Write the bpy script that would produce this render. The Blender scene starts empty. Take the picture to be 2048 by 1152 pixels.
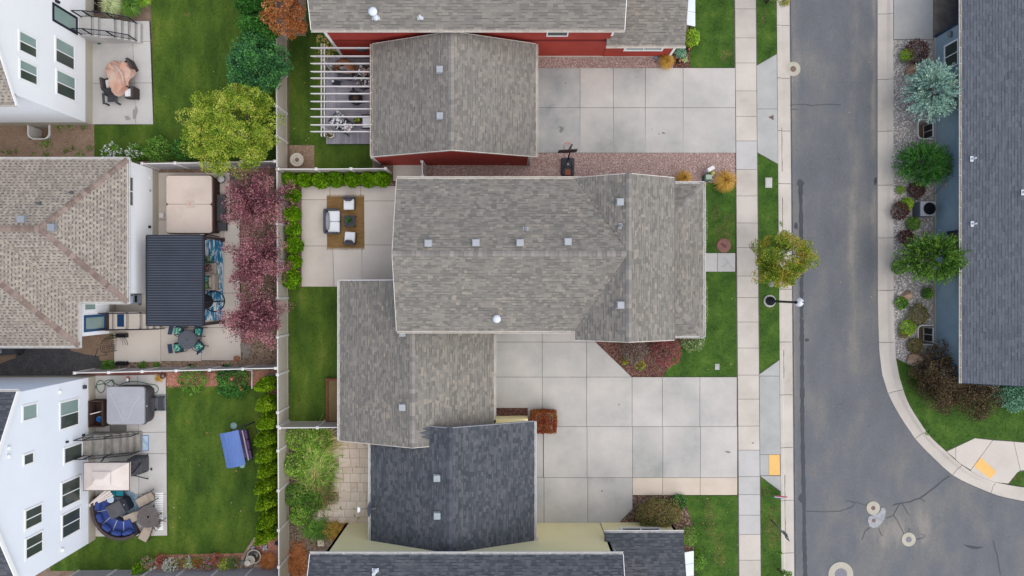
import bpy, bmesh, math, random
import numpy as np
from mathutils import Vector, Matrix, Quaternion
R = math.radians
random.seed(7)
RNG = np.random.default_rng(11)
scene = bpy.context.scene
COL = scene.collection

# ---------------------------------------------------------------- camera, sky, sun, exposure
H = 41.0          # flying height of the camera, metres
F = 1353.0        # focal length in pixels of a 2048 px wide frame
cam_data = bpy.data.cameras.new('camera')
cam_data.sensor_width = 36.0
cam_data.lens = 36.0 * F / 2048.0
cam_data.clip_end = 500.0
cam = bpy.data.objects.new('camera', cam_data)
COL.objects.link(cam)
cam.location = (0, 0, H)
scene.camera = cam

SUN_EL, SUN_AZ = R(60), R(122)          # azimuth clockwise from north (+Y)
world = bpy.data.worlds.new('World')
scene.world = world
world.use_nodes = True
wn = world.node_tree
sky = wn.nodes.new('ShaderNodeTexSky')
sky.sky_type = 'NISHITA'
sky.sun_disc = False
sky.sun_elevation = SUN_EL
sky.sun_rotation = SUN_AZ
sky.dust_density = 1.0
sky.ozone_density = 0.6
sky.air_density = 0.7
bg = wn.nodes['Background']
bg.inputs['Strength'].default_value = 0.09
wn.links.new(sky.outputs[0], bg.inputs[0])

sun_data = bpy.data.lights.new('sun', 'SUN')
sun_data.energy = 1.5
sun_data.angle = R(115)
sun_data.color = (1.0, 0.945, 0.83)
sun = bpy.data.objects.new('sun', sun_data)
COL.objects.link(sun)
sd = Vector((math.sin(SUN_AZ) * math.cos(SUN_EL), math.cos(SUN_AZ) * math.cos(SUN_EL), math.sin(SUN_EL)))
sun.rotation_euler = sd.to_track_quat('Z', 'Y').to_euler()
sun.location = (30, -30, 60)

vs = scene.view_settings
vs.view_transform = 'Standard'
vs.look = 'None'
vs.exposure = 1.3
vs.gamma = 1.0
vs.use_curve_mapping = False
cy = scene.cycles
cy.max_bounces = 6
cy.diffuse_bounces = 3
cy.glossy_bounces = 2
cy.transmission_bounces = 3

# ---------------------------------------------------------------- helpers
def P(px, py, z=0.0):
    """Where the sight line through a pixel of the photo meets height z."""
    k = (H - z) / F
    return Vector(((px - 1024) * k, (576 - py) * k, z))

def lin(c):
    c = c / 255.0
    return c / 12.92 if c <= 0.04045 else ((c + 0.055) / 1.055) ** 2.4

GAIN = 1.3
def C(r, g, b, k=1.0):
    """Base colour of a surface that looks (r, g, b) under this even light."""
    return tuple(min(0.85, lin(v) / GAIN * k) for v in (r, g, b)) + (1.0,)

_mats = {}
def mat(name, cols, sc=1.0, det=6, amp=1.4, fine=0.15, fsc=25, rough=0.9, island=0.0, orand=0.0,
        bump=0.0, bsc=60, metal=0.0, spec=0.25, aniso=(1, 1, 1), trans=0.0, bands=(), spots=()):
    if name in _mats:
        return _mats[name]
    m = bpy.data.materials.new(name)
    m.use_nodes = True
    t = m.node_tree
    N, L = t.nodes, t.links
    b = N['Principled BSDF']
    b.inputs['Roughness'].default_value = rough
    b.inputs['Metallic'].default_value = metal
    b.inputs['Specular IOR Level'].default_value = spec
    geo = N.new('ShaderNodeNewGeometry')
    mp = N.new('ShaderNodeMapping')
    mp.inputs['Scale'].default_value = aniso
    L.new(geo.outputs['Position'], mp.inputs[0])
    if len(cols) == 1:
        cols = [cols[0], cols[0]]
    n1 = N.new('ShaderNodeTexNoise')
    n1.inputs['Scale'].default_value = sc
    n1.inputs['Detail'].default_value = det
    n1.inputs['Roughness'].default_value = 0.6
    L.new(mp.outputs[0], n1.inputs['Vector'])
    def M(op, a, bb, cl=False):
        x = N.new('ShaderNodeMath')
        x.operation = op
        x.use_clamp = cl
        for i, v in enumerate((a, bb)):
            if isinstance(v, (int, float)):
                x.inputs[i].default_value = v
            else:
                L.new(v, x.inputs[i])
        return x.outputs[0]
    f = M('MULTIPLY_ADD', n1.outputs[0], amp)
    f.node.inputs[2].default_value = 0.5 - 0.5 * amp
    if island:
        q = M('MULTIPLY', M('SUBTRACT', geo.outputs['Random Per Island'], 0.5), island)
        f = M('ADD', f, q)
    if orand:
        oi = N.new('ShaderNodeObjectInfo')
        q = M('MULTIPLY', M('SUBTRACT', oi.outputs['Random'], 0.5), orand)
        f = M('ADD', f, q)
    if bands:                       # wheel paths and gutters of a street, along Y
        sx = N.new('ShaderNodeSeparateXYZ')
        L.new(geo.outputs['Position'], sx.inputs[0])
        nb = N.new('ShaderNodeTexNoise')
        nb.inputs['Scale'].default_value = .35
        nb.inputs['Detail'].default_value = 8
        nb.inputs['Roughness'].default_value = .65
        mp2 = N.new('ShaderNodeMapping')
        mp2.inputs['Scale'].default_value = (2.2, .35, 1)
        L.new(geo.outputs['Position'], mp2.inputs[0])
        L.new(mp2.outputs[0], nb.inputs['Vector'])
        nz = M('MULTIPLY_ADD', nb.outputs[0], 3.4)
        nz.node.inputs[2].default_value = -1.2
        nz.node.use_clamp = True
        wob = M('MULTIPLY_ADD', n1.outputs[0], .6)
        wob.node.inputs[2].default_value = -.3
        xx = M('ADD', sx.outputs[0], wob)
        for c0, w0, a0, ylo in bands:
            d = M('DIVIDE', M('SUBTRACT', xx, c0), w0)
            e = M('POWER', 2.718, M('MULTIPLY', M('MULTIPLY', d, d), -1.0))
            yk = M('MULTIPLY', M('ADD', sx.outputs[1], -ylo), .25, True)
            f = M('ADD', f, M('MULTIPLY', M('MULTIPLY', e, M('MULTIPLY', nz, a0)), yk))
        for x0_, y0_, r0_, a0_ in spots:
            ddx = M('SUBTRACT', xx, x0_)
            ddy = M('SUBTRACT', sx.outputs[1], y0_)
            rr2 = M('DIVIDE', M('ADD', M('MULTIPLY', ddx, ddx), M('MULTIPLY', ddy, ddy)), -r0_ * r0_)
            f = M('ADD', f, M('MULTIPLY', M('POWER', 2.718, rr2), M('MULTIPLY', nz, a0_)))
    r = N.new('ShaderNodeValToRGB')
    cr = r.color_ramp
    while len(cr.elements) < len(cols):
        cr.elements.new(0.5)
    for i, c in enumerate(cols):
        cr.elements[i].position = i / (len(cols) - 1)
        cr.elements[i].color = c
    L.new(f, r.inputs[0])
    out = r.outputs[0]
    if fine:
        n2 = N.new('ShaderNodeTexNoise')
        n2.inputs['Scale'].default_value = fsc
        n2.inputs['Detail'].default_value = 3
        L.new(mp.outputs[0], n2.inputs['Vector'])
        g = M('MULTIPLY_ADD', n2.outputs[0], 2 * fine)
        g.node.inputs[2].default_value = 1 - fine
        mx = N.new('ShaderNodeMix')
        mx.data_type = 'RGBA'
        mx.blend_type = 'MULTIPLY'
        mx.inputs[0].default_value = 1.0
        L.new(out, mx.inputs[6])
        L.new(g, mx.inputs[7])
        out = mx.outputs[2]
    L.new(out, b.inputs['Base Color'])
    if bump:
        n3 = N.new('ShaderNodeTexNoise')
        n3.inputs['Scale'].default_value = bsc
        n3.inputs['Detail'].default_value = 4
        L.new(mp.outputs[0], n3.inputs['Vector'])
        bp = N.new('ShaderNodeBump')
        bp.inputs['Strength'].default_value = bump
        bp.inputs['Distance'].default_value = 0.02
        L.new(n3.outputs[0], bp.inputs['Height'])
        L.new(bp.outputs[0], b.inputs['Normal'])
    if trans:
        tr = N.new('ShaderNodeBsdfTranslucent')
        L.new(out, tr.inputs[0])
        ms = N.new('ShaderNodeMixShader')
        ms.inputs[0].default_value = trans
        L.new(b.outputs[0], ms.inputs[1])
        L.new(tr.outputs[0], ms.inputs[2])
        L.new(ms.outputs[0], N['Material Output'].inputs[0])
    m['out'] = 1
    _mats[name] = m
    return m

ORG = {}     # world origin of a thing's empty, by object name (unrotated things only)

class MB:
    """collects shapes of one mesh object"""
    def __init__(s):
        s.v, s.f, s.sm = [], [], []
    def add(s, vs, fs, smooth=False):
        o = len(s.v)
        s.v += [tuple(v) for v in vs]
        for f in fs:
            s.f.append(tuple(i + o for i in f))
            s.sm.append(smooth)
        return s
    def prism(s, poly, z0, z1):
        poly = [(p[0], p[1]) for p in poly]
        a = sum(poly[i - 1][0] * poly[i][1] - poly[i][0] * poly[i - 1][1] for i in range(len(poly)))
        if a < 0:
            poly = poly[::-1]
        n = len(poly)
        vs = [(x, y, z0) for x, y in poly] + [(x, y, z1) for x, y in poly]
        fs = [tuple(range(n))[::-1], tuple(range(n, 2 * n))]
        fs += [(i, (i + 1) % n, (i + 1) % n + n, i + n) for i in range(n)]
        return s.add(vs, fs)
    def box(s, c, size, rz=0.0, tilt=None, bev=0.0):
        hx, hy, hz = size[0] / 2, size[1] / 2, size[2] / 2
        m = Matrix.Rotation(rz, 3, 'Z')
        if tilt is not None:
            m = m @ tilt
        if bev:
            b = min(bev, hx * .9, hy * .9, hz * .9)
            pts = [(-hx + b, -hy), (hx - b, -hy), (hx, -hy + b), (hx, hy - b), (hx - b, hy), (-hx + b, hy), (-hx, hy - b), (-hx, -hy + b)]
            ins = [(x * (hx - b * .7) / hx, y * (hy - b * .7) / hy) for x, y in pts]
            vs = [(x, y, -hz) for x, y in pts] + [(x, y, hz - b) for x, y in pts] + [(x, y, hz) for x, y in ins]
            fs = [tuple(range(8))[::-1], tuple(range(16, 24))]
            fs += [(i, (i + 1) % 8, (i + 1) % 8 + 8, i + 8) for i in range(8)]
            fs += [(i + 8, (i + 1) % 8 + 8, (i + 1) % 8 + 16, i + 16) for i in range(8)]
        else:
            vs = [(x, y, z) for z in (-hz, hz) for x, y in ((-hx, -hy), (hx, -hy), (hx, hy), (-hx, hy))]
            fs = [(3, 2, 1, 0), (4, 5, 6, 7), (0, 1, 5, 4), (1, 2, 6, 5), (2, 3, 7, 6), (3, 0, 4, 7)]
        c = Vector(c)
        return s.add([m @ Vector(v) + c for v in vs], fs)
    def tube(s, pts, r, n=6, close=False):
        pts = [Vector(p) for p in pts]
        rs = r if isinstance(r, (list, tuple)) else [r] * len(pts)
        vs, fs = [], []
        K = len(pts)
        up = Vector((0, 0, 1))
        for i, p in enumerate(pts):
            if close:
                d = pts[(i + 1) % K] - pts[i - 1]
            else:
                d = pts[min(i + 1, K - 1)] - pts[max(i - 1, 0)]
            d = d.normalized() if d.length > 1e-9 else up
            a = d.cross(up)
            if a.length < 0.05:
                a = d.cross(Vector((1, 0, 0)))
            a.normalize()
            b = a.cross(d)
            for j in range(n):
                t = 2 * math.pi * j / n
                vs.append(p + (a * math.cos(t) + b * math.sin(t)) * rs[i])
        for i in range(K if close else K - 1):
            for j in range(n):
                i2 = (i + 1) % K
                fs.append((i * n + j, i * n + (j + 1) % n, i2 * n + (j + 1) % n, i2 * n + j))
        if not close:
            fs += [tuple(range(n))[::-1], tuple(range((K - 1) * n, K * n))]
        return s.add(vs, fs, n > 5)
    def lathe(s, c, prof, n=20, smooth=True):
        """prof: (r, z) from bottom to top"""
        vs, fs = [], []
        for r, z in prof:
            for j in range(n):
                t = 2 * math.pi * j / n
                vs.append((c[0] + r * math.cos(t), c[1] + r * math.sin(t), c[2] + z))
        for i in range(len(prof) - 1):
            for j in range(n):
                fs.append((i * n + j, i * n + (j + 1) % n, (i + 1) * n + (j + 1) % n, (i + 1) * n + j))
        if prof[0][0] > 1e-4:
            fs.append(tuple(range(n))[::-1])
        if prof[-1][0] > 1e-4:
            fs.append(tuple(range((len(prof) - 1) * n, len(prof) * n)))
        return s.add(vs, fs, smooth)
    def ring(s, c, ro, ri, z0, z1, n=28):
        return s.lathe(c, [(ri, z0), (ro, z0), (ro, z1), (ri, z1), (ri, z0)], n, False)
    def quad(s, a, b, c, d):
        return s.add([a, b, c, d], [(0, 1, 2, 3)])

def link(o):
    COL.objects.link(o)
    return o

def tag(o, label=None, cat=None, group=None, kind=None):
    if label: o['label'] = label
    if cat: o['category'] = cat
    if group: o['group'] = group
    if kind: o['kind'] = kind
    return o

def root(name, loc, label, cat, group=None, rz=0.0):
    o = bpy.data.objects.new(name, None)
    link(o)
    o.empty_display_size = 0.3
    o.location = loc
    o.rotation_euler = (0, 0, rz)
    tag(o, label, cat, group)
    ORG[o.name] = Vector(loc)
    return o

def top_of(o):
    while o.parent:
        o = o.parent
    return o

def obj(name, mb, m, parent=None, loc=None, kind=None, local=False, label=None):
    """one mesh object; shapes are in world coordinates unless local"""
    me = bpy.data.meshes.new(name)
    off = Vector((0, 0, 0))
    if not local:
        if parent is not None:
            off = ORG.get(top_of(parent).name, off)
        elif loc is not None:
            off = Vector(loc)
    vv = mb.v if off.length == 0 else [(x - off.x, y - off.y, z - off.z) for x, y, z in mb.v]
    me.from_pydata(vv, [], mb.f)
    if any(mb.sm):
        me.polygons.foreach_set('use_smooth', mb.sm)
    me.materials.append(m)
    o = bpy.data.objects.new(name, me)
    link(o)
    if parent is not None:
        o.parent = parent
    elif loc is not None:
        o.location = loc
        ORG[o.name] = Vector(loc)
    if kind: o['kind'] = kind
    if label: o['label'] = label
    return o

def np_obj(name, V, Fq, m, parent=None, loc=None, kind=None, local=False):
    off = np.zeros(3)
    if not local:
        if parent is not None:
            off = np.array(ORG.get(top_of(parent).name, Vector((0, 0, 0))))
        elif loc is not None:
            off = np.array(loc)
    me = bpy.data.meshes.new(name)
    V = (np.asarray(V, dtype=np.float32) - off.astype(np.float32))
    Fq = np.asarray(Fq, dtype=np.int32)
    me.vertices.add(len(V))
    me.vertices.foreach_set('co', V.ravel())
    k = Fq.shape[1]
    me.loops.add(Fq.size)
    me.loops.foreach_set('vertex_index', Fq.ravel())
    me.polygons.add(len(Fq))
    me.polygons.foreach_set('loop_start', np.arange(0, Fq.size, k, dtype=np.int32))
    me.update(calc_edges=True)
    me.materials.append(m)
    o = bpy.data.objects.new(name, me)
    link(o)
    if parent is not None:
        o.parent = parent
    elif loc is not None:
        o.location = loc
    if kind: o['kind'] = kind
    return o

def kids(o):
    return [c for c in bpy.data.objects if c.parent == o]

def dup(o, loc, rz=0.0, label=None, scale=None):
    """a copy of a thing with copies of its parts and sub-parts"""
    r = o.copy()
    link(r)
    r.location = loc
    r.rotation_euler = (0, 0, rz)
    if scale is not None:
        r.scale = scale
    if label:
        r['label'] = label
    for ch in kids(o):
        c = ch.copy()
        link(c)
        c.parent = r
        for g in kids(ch):
            d = g.copy()
            link(d)
            d.parent = c
    return r

def inside(poly, x, y):
    r = np.zeros(len(x), bool)
    n = len(poly)
    for i in range(n):
        x0, y0 = poly[i - 1][0], poly[i - 1][1]
        x1, y1 = poly[i][0], poly[i][1]
        if y0 == y1:
            continue
        c = ((y0 > y) != (y1 > y)) & (x < (x1 - x0) * (y - y0) / (y1 - y0) + x0)
        r ^= c
    return r

def scatter(polys, dens, rng=RNG):
    out = []
    for poly in polys:
        xs = [p[0] for p in poly]; ys = [p[1] for p in poly]
        a = (max(xs) - min(xs)) * (max(ys) - min(ys))
        n = int(a * dens)
        x = rng.uniform(min(xs), max(xs), n); y = rng.uniform(min(ys), max(ys), n)
        k = inside(poly, x, y)
        out.append(np.stack([x[k], y[k]], 1))
    return np.concatenate(out)

def PP(*pts, z=0.0):
    return [tuple(P(x, y, z)) for x, y in pts]

# shingles, siding: courses of pieces on a sloping convex polygon, first edge = lower edge
def courses(mb, pts, expo=0.145, tab=(0.18, 0.42), th=(0.008, 0.02), lap=0.02, seed=1, gap=0.004, mb2=None, tab2=None, band=None):
    rr = random.Random(seed)
    pts = [Vector(p) for p in pts]
    u = (pts[1] - pts[0]).normalized()
    nrm = Vector((0, 0, 0))
    for i in range(1, len(pts) - 1):
        nrm += (pts[i] - pts[0]).cross(pts[i + 1] - pts[0])
    nrm.normalize()
    v = nrm.cross(u)
    q = [((p - pts[0]).dot(u), (p - pts[0]).dot(v)) for p in pts]
    vmax = max(b for a, b in q)
    def span(t):
        xs = []
        for i in range(len(q)):
            (a0, b0), (a1, b1) = q[i - 1], q[i]
            if b0 == b1:
                continue
            if min(b0, b1) - 1e-9 <= t <= max(b0, b1) + 1e-9:
                xs.append(a0 + (a1 - a0) * (t - b0) / (b1 - b0))
        return (min(xs), max(xs)) if len(xs) >= 2 else None
    k = 0
    t = 0.0
    while t < vmax - 0.01:
        t1 = min(t + expo, vmax - 1e-4)
        lo, hi = span(t + 1e-5), span(t1)
        if lo and hi:
            a = min(lo[0], hi[0]) - (0 if tab is None else rr.uniform(0, tab[1]))
            e = max(lo[1], hi[1])
            alt = False
            if tab is not None: a -= rr.uniform(0, tab[1] * 2)
            while a < e - 1e-4:
                alt = not alt
                w = (e - a) if tab is None else rr.uniform(*(tab2 if (mb2 is not None and alt) else tab))
                b = min(a + w, e)
                a0, b0 = max(a, lo[0]), min(b - gap, lo[1])
                a1, b1 = max(a, hi[0]), min(b - gap, hi[1])
                if b0 - a0 > 0.005 or b1 - a1 > 0.005:
                    b0, b1 = max(a0, b0), max(a1, b1)
                    h = rr.uniform(*th) * (.3 if (mb2 is not None and alt) else 1)
                    o = pts[0] + v * t
                    o2 = pts[0] + v * (t1 + lap)
                    vs = [o + u * a0 + nrm * .001, o + u * b0 + nrm * .001, o + u * a0 + nrm * h, o + u * b0 + nrm * h,
                          o2 + u * a1 + nrm * .003, o2 + u * b1 + nrm * .003]
                    (mb2 if (mb2 is not None and alt) else mb).add(vs, [(0, 1, 3, 2), (2, 3, 5, 4), (0, 2, 4), (1, 5, 3)])
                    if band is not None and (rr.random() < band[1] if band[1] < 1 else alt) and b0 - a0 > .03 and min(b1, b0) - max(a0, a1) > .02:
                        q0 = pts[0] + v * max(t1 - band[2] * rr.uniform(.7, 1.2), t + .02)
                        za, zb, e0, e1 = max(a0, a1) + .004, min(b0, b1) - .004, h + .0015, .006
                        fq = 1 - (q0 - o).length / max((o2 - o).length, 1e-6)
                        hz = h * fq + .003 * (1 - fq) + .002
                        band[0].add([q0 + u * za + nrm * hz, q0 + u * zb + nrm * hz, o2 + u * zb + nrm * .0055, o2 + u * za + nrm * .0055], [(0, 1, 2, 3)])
                a += w
        t += expo
        k += 1
    return mb

def slab3(mb, pts, th):
    """a plane polygon given a thickness straight down"""
    n = len(pts)
    vs = [tuple(p) for p in pts] + [(p[0], p[1], p[2] - th) for p in pts]
    fs = [tuple(range(n)), tuple(range(n, 2 * n))[::-1]] + [(i, i + n, (i + 1) % n + n, (i + 1) % n) for i in range(n)]
    return mb.add(vs, fs)

def tri_mesh(mb, a, b, w, nrm_z, th):
    pass
# ---------------------------------------------------------------- materials
conc_w = mat('concrete_warm', [C(174,166,156), C(196,187,176), C(208,199,188), C(216,207,196)], sc=.5, det=9, amp=1.6, fine=.07, fsc=30, orand=.22, bump=.15)
conc_d = mat('concrete_drive', [C(158,158,154), C(180,178,173), C(194,189,183), C(206,200,192)], sc=.42, det=10, amp=1.9, fine=.08, fsc=24, orand=.3, bump=.15)
conc_s = mat('concrete_stained', [C(140,142,142), C(162,163,162), C(178,177,173), C(192,188,181)], sc=.6, det=10, amp=2.0, fine=.08, bump=.15)
conc_g = mat('concrete_grey', [C(160,161,158), C(178,178,174), C(194,192,187)], sc=.7, det=8, amp=1.6, fine=.06, orand=.3, bump=.15)
conc_p = mat('concrete_patio', [C(190,180,169), C(208,198,187), C(217,208,198)], sc=.5, det=8, amp=1.5, fine=.05, orand=.3, bump=.1)
conc_b = mat('concrete_bright', [C(176,174,170), C(195,192,188), C(207,204,199)], sc=.6, det=9, amp=1.5, fine=.06, orand=.2, bump=.1)
conc_t = mat('concrete_tan', [C(196,180,162), C(212,197,180), C(220,205,190)], sc=.6, det=7, amp=1.5, fine=.05, orand=.3, bump=.1)
joint_m = mat('joint_filler', [C(84,78,74), C(120,112,104)], sc=3, fine=.2)
found_m = mat('foundation', [C(186,178,160), C(200,192,176)], sc=1.2, fine=.08)
asph = mat('asphalt', [C(94,96,98), C(104,106,109), C(111,113,116), C(126,124,121), C(146,140,134)], sc=.6, det=12, amp=1.25, fine=.2, fsc=11, rough=.92, aniso=(1, .55, 1), bump=.3, bsc=120, bands=((20.75, .45, .46, -6), (22.0, .2, .5, -4), (17.05, .3, .45, -30), (19.6, .5, -.15, -12)), spots=((23.6, -14.5, 1.6, .5), (21.6, -15.6, 1.5, .35), (25.0, -15.2, 1.2, .35), (17.6, 13.4, 1.0, .45), (28.0, -11.6, 2.2, .3)))
asph_w = mat('asphalt_worn', [C(122,119,118), C(138,133,128), C(152,144,136)], sc=.9, det=10, amp=1.8, fine=.16, fsc=14, bump=.3, bsc=120)
asph_k = mat('tar', [C(66,68,72), C(82,84,88)], sc=1.5, fine=.2, rough=.75)
soil = mat('soil', [C(104,86,74), C(132,112,98), C(150,130,116)], sc=2, det=8, fine=.3)
lawn_m = mat('lawn', [C(42,66,16), C(60,86,22), C(80,104,30), C(112,124,48)], sc=.5, det=10, amp=2.2, fine=.4, fsc=16, aniso=(1.5, .6, 1))
lawn_b = mat('lawn_bright', [C(40,64,18), C(56,88,26), C(74,106,34), C(110,124,54)], sc=1.0, det=10, amp=1.7, fine=.45, fsc=14)
blade_m = mat('grass_blade', [C(46,74,18), C(66,98,26), C(88,118,36), C(124,140,58)], sc=.5, det=8, amp=1.6, aniso=(1.5, .6, 1), island=.7, fine=.0, trans=.25)
blade_b = mat('grass_blade_bright', [C(42,72,20), C(60,98,30), C(82,118,40), C(124,140,64)], sc=1, det=6, amp=1.3, island=.7, fine=.0, trans=.25)
blade_d = mat('grass_blade_dry', [C(120,106,60), C(152,132,86), C(182,158,116)], sc=2, island=.8, fine=0, trans=.2)
peb_pink = mat('gravel_pink', [C(130,104,98), C(172,140,132), C(200,172,164), C(218,202,194)], island=1.3, amp=.4, fine=.1)
peb_grey = mat('gravel_grey', [C(124,120,121), C(172,166,162), C(210,202,196), C(236,230,222)], island=1.3, amp=.4, fine=.1)
peb_brown = mat('gravel_brown', [C(112,88,74), C(146,120,102), C(172,146,126), C(190,168,148)], island=1.3, amp=.5, fine=.1)
peb_red = mat('bark_red', [C(150,98,82), C(180,124,104), C(205,150,128)], island=1.2, amp=.5, fine=.1)
mulch_m = mat('mulch_chip', [C(70,46,42), C(104,70,62), C(132,92,80), C(150,116,100)], island=1.2, amp=.5, fine=.1)
mulch_d = mat('mulch_brown', [C(76,62,54), C(112,94,82), C(142,122,106), C(170,150,130)], island=1.2, amp=.5, fine=.1)
dark_gr = mat('dark_gravel', [C(62,62,66), C(84,84,86), C(112,108,106)], island=1.1, amp=.6, fine=.15)
bed_pink = mat('bed_pink', [C(156,128,120), C(176,148,140)], sc=3)
bed_grey = mat('bed_grey', [C(150,144,141), C(174,168,163)], sc=3)
bed_brown = mat('bed_brown', [C(120,98,82), C(146,122,102), C(160,136,114)], sc=1.5, det=8)
bed_mulch = mat('bed_mulch', [C(84,58,52), C(104,74,64)], sc=3)
bed_dark = mat('bed_dark', [C(60,60,64), C(82,80,82), C(100,96,94)], sc=2, det=8)
bed_red = mat('bed_red', [C(160,108,92), C(184,130,110)], sc=3)
white_m = mat('white_paint', [(.74, .745, .75, 1), (.79, .795, .80, 1)], sc=.8, fine=.03, rough=.6)
trim_w = mat('white_trim', [(.76, .76, .75, 1), (.8, .8, .79, 1)], sc=2, fine=.04, rough=.5)
gutter_m = mat('gutter', [C(196,186,172), C(222,214,202), C(232,226,216)], sc=2.5, amp=2, fine=.1, rough=.5)
gutter_wh = mat('gutter_white', [C(214,210,206), C(236,234,232)], sc=2.5, amp=2, fine=.08, rough=.5)
red_m = mat('red_siding', [C(138,50,42,1.25), C(156,60,50,1.25), C(168,70,58,1.25)], sc=.9, det=5, fine=.06, rough=.7)
yel_m = mat('yellow_stucco', [(.80,.69,.37,1), (.84,.74,.42,1), (.85,.76,.45,1)], sc=.8, det=6, fine=.04)
blue_m = mat('blue_siding', [C(84,98,104,2.9), C(95,109,114,2.9), C(103,117,121,2.9)], sc=.8, det=5, fine=.06, rough=.7)
blue_t = mat('blue_trim', [C(44,58,78), C(54,70,90)], sc=2)
vinyl_a = mat('vinyl_almond', [C(196,186,172), C(212,202,188)], sc=.8, fine=.03, rough=.5)
vinyl_g = mat('vinyl_grey', [C(172,168,172), C(190,186,190)], sc=.8, fine=.03, rough=.5)
vinyl_w = mat('vinyl_white', [C(224,220,216), C(236,233,230)], sc=1, fine=.03, rough=.5)
def shingle(name, cols, **k):
    return mat(name, cols, island=k.pop('island', .65), amp=k.pop('amp', .3), sc=k.pop('sc', .6), det=6, fine=.10, fsc=60, rough=.95, spec=.1, **k)
sh_main = shingle('shingle_taupe', [C(104,102,96), C(125,121,114), C(136,131,123), C(145,139,130), C(178,163,143)])
sh_red = shingle('shingle_grey_brown', [C(108,105,100), C(126,121,115), C(135,130,123), C(144,138,129), C(164,152,138)])
sh_dark = shingle('shingle_charcoal', [C(62,66,70), C(76,80,86), C(88,91,96), C(98,100,105), C(110,110,112)])
sh_blue = shingle('shingle_slate', [C(94,98,104), C(105,109,115), C(112,116,122), C(120,123,128)])
sh_tan = shingle('shingle_tan', [C(136,127,118), C(154,145,133), C(165,156,143), C(177,167,152)], island=.8, amp=.4)
bd_main = mat('shadow_band_taupe', [C(98,95,89), C(117,112,105)], sc=2, island=.8, fine=.1)  # shadow line under the shingle butts, put into the colour
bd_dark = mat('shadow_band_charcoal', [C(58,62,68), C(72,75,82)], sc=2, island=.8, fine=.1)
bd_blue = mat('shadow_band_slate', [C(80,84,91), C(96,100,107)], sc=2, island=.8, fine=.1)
sh_shadow = shingle('shingle_shadow_band', [C(98,91,91), C(112,104,102), C(130,119,114)], island=.9)
cap_tan = mat('cap_tan', [C(118,100,92), C(140,122,112), C(156,138,128)], orand=.9, amp=.6, fine=.1)
cap_main = mat('cap_taupe', [C(124,119,114), C(142,136,130), C(156,149,141)], orand=.9, amp=.6, fine=.1)
cap_dark = mat('cap_charcoal', [C(68,72,80), C(82,86,94), C(96,98,106)], orand=.9, amp=.6, fine=.1)
vent_m = mat('vent_metal', [C(156,160,164), C(178,181,185)], sc=3, fine=.04, rough=.45, metal=.2)
pvc_m = mat('pipe_white', [C(214,220,228), C(232,236,240)], sc=3, fine=.03, rough=.4)
black_m = mat('black_metal', [C(34,36,46), C(44,46,56)], sc=3, rough=.45)
dark_m = mat('dark_hole', [C(26,25,26), C(36,34,34)], sc=3)
glass_m = mat('window_glass', [C(58,66,62), C(78,88,80)], sc=.6, det=3, fine=0, rough=.12, spec=.6)
glass_l = mat('window_blind_glass', [C(132,156,150), C(158,180,172)], sc=.6, det=3, fine=0, rough=.15, spec=.6)
steel_m = mat('galvanised_steel', [C(126,132,134), C(152,158,160)], sc=3, rough=.4, metal=.6)
wood_dk = mat('dark_wood', [C(62,46,40), C(84,64,56)], sc=2, aniso=(1, 6, 1), fine=.2)
wood_rd = mat('red_wood', [C(112,66,48), C(138,86,66)], sc=2, fine=.2)
canvas_w = mat('white_cushion', [C(226,228,232), C(236,238,240)], sc=2, fine=.03)
wick_d = mat('dark_wicker', [C(58,50,50), C(78,68,66), C(96,86,82)], sc=30, det=2, fine=.25, fsc=80)
char_m = mat('charcoal', [C(62,64,68), C(80,82,86)], sc=3, fine=.08)
iron_m = mat('rusty_iron', [C(120,96,92), C(140,116,110)], sc=8, fine=.15)
terra = mat('terracotta', [C(170,92,60), C(190,112,78)], sc=4)
bark_m = mat('bark', [C(70,60,54), C(104,92,84), C(128,116,108)], sc=6, det=6, aniso=(1, 1, .3), fine=.2)

# ---------------------------------------------------------------- ground and street
def sheet(name, polys, m, z0=-0.2, z1=0.0, kind='structure', loc=None, label=None):
    mb = MB()
    for q in polys:
        mb.prism(q, z0, z1)
    o = obj(name, mb, m, kind=kind)
    if label: o['label'] = label
    return o

def px(*pts):
    """photo pixels at ground level to plan points"""
    return [tuple(P(x, y))[:2] for x, y in pts]

def cells(x0, x1, y0, y1, holes):
    """rectangle minus rectangular holes, as rectangles (plan metres)"""
    xs = sorted({x0, x1} | {min(max(v, x0), x1) for h in holes for v in h[:2]})
    ys = sorted({y0, y1} | {min(max(v, y0), y1) for h in holes for v in h[2:]})
    out = []
    for i in range(len(xs) - 1):
        for j in range(len(ys) - 1):
            cx, cy_ = (xs[i] + xs[i + 1]) / 2, (ys[j] + ys[j + 1]) / 2
            if any(h[0] < cx < h[1] and h[2] < cy_ < h[3] for h in holes):
                continue
            out.append([(xs[i], ys[j]), (xs[i + 1], ys[j]), (xs[i + 1], ys[j + 1]), (xs[i], ys[j + 1])])
    return out

def hole(x0, y0, x1, y1):
    a, b = P(x0, y1), P(x1, y0)
    return (a.x, b.x, a.y, b.y)
WELLS = [hole(1834, 239, 1866, 279), hole(1834, 650, 1866, 690), hole(57, 250, 101, 279), hole(176, 0, 200, 24)]
WELLS[3] = (WELLS[3][0], WELLS[3][1], WELLS[3][2], 18.6)

mb = MB()
for q in cells(-160, 160, -130, 130, WELLS):
    mb.add([(x, y, -0.14) for x, y in q], [(0, 1, 2, 3)])
obj('ground', mb, soil, kind='structure')

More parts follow.
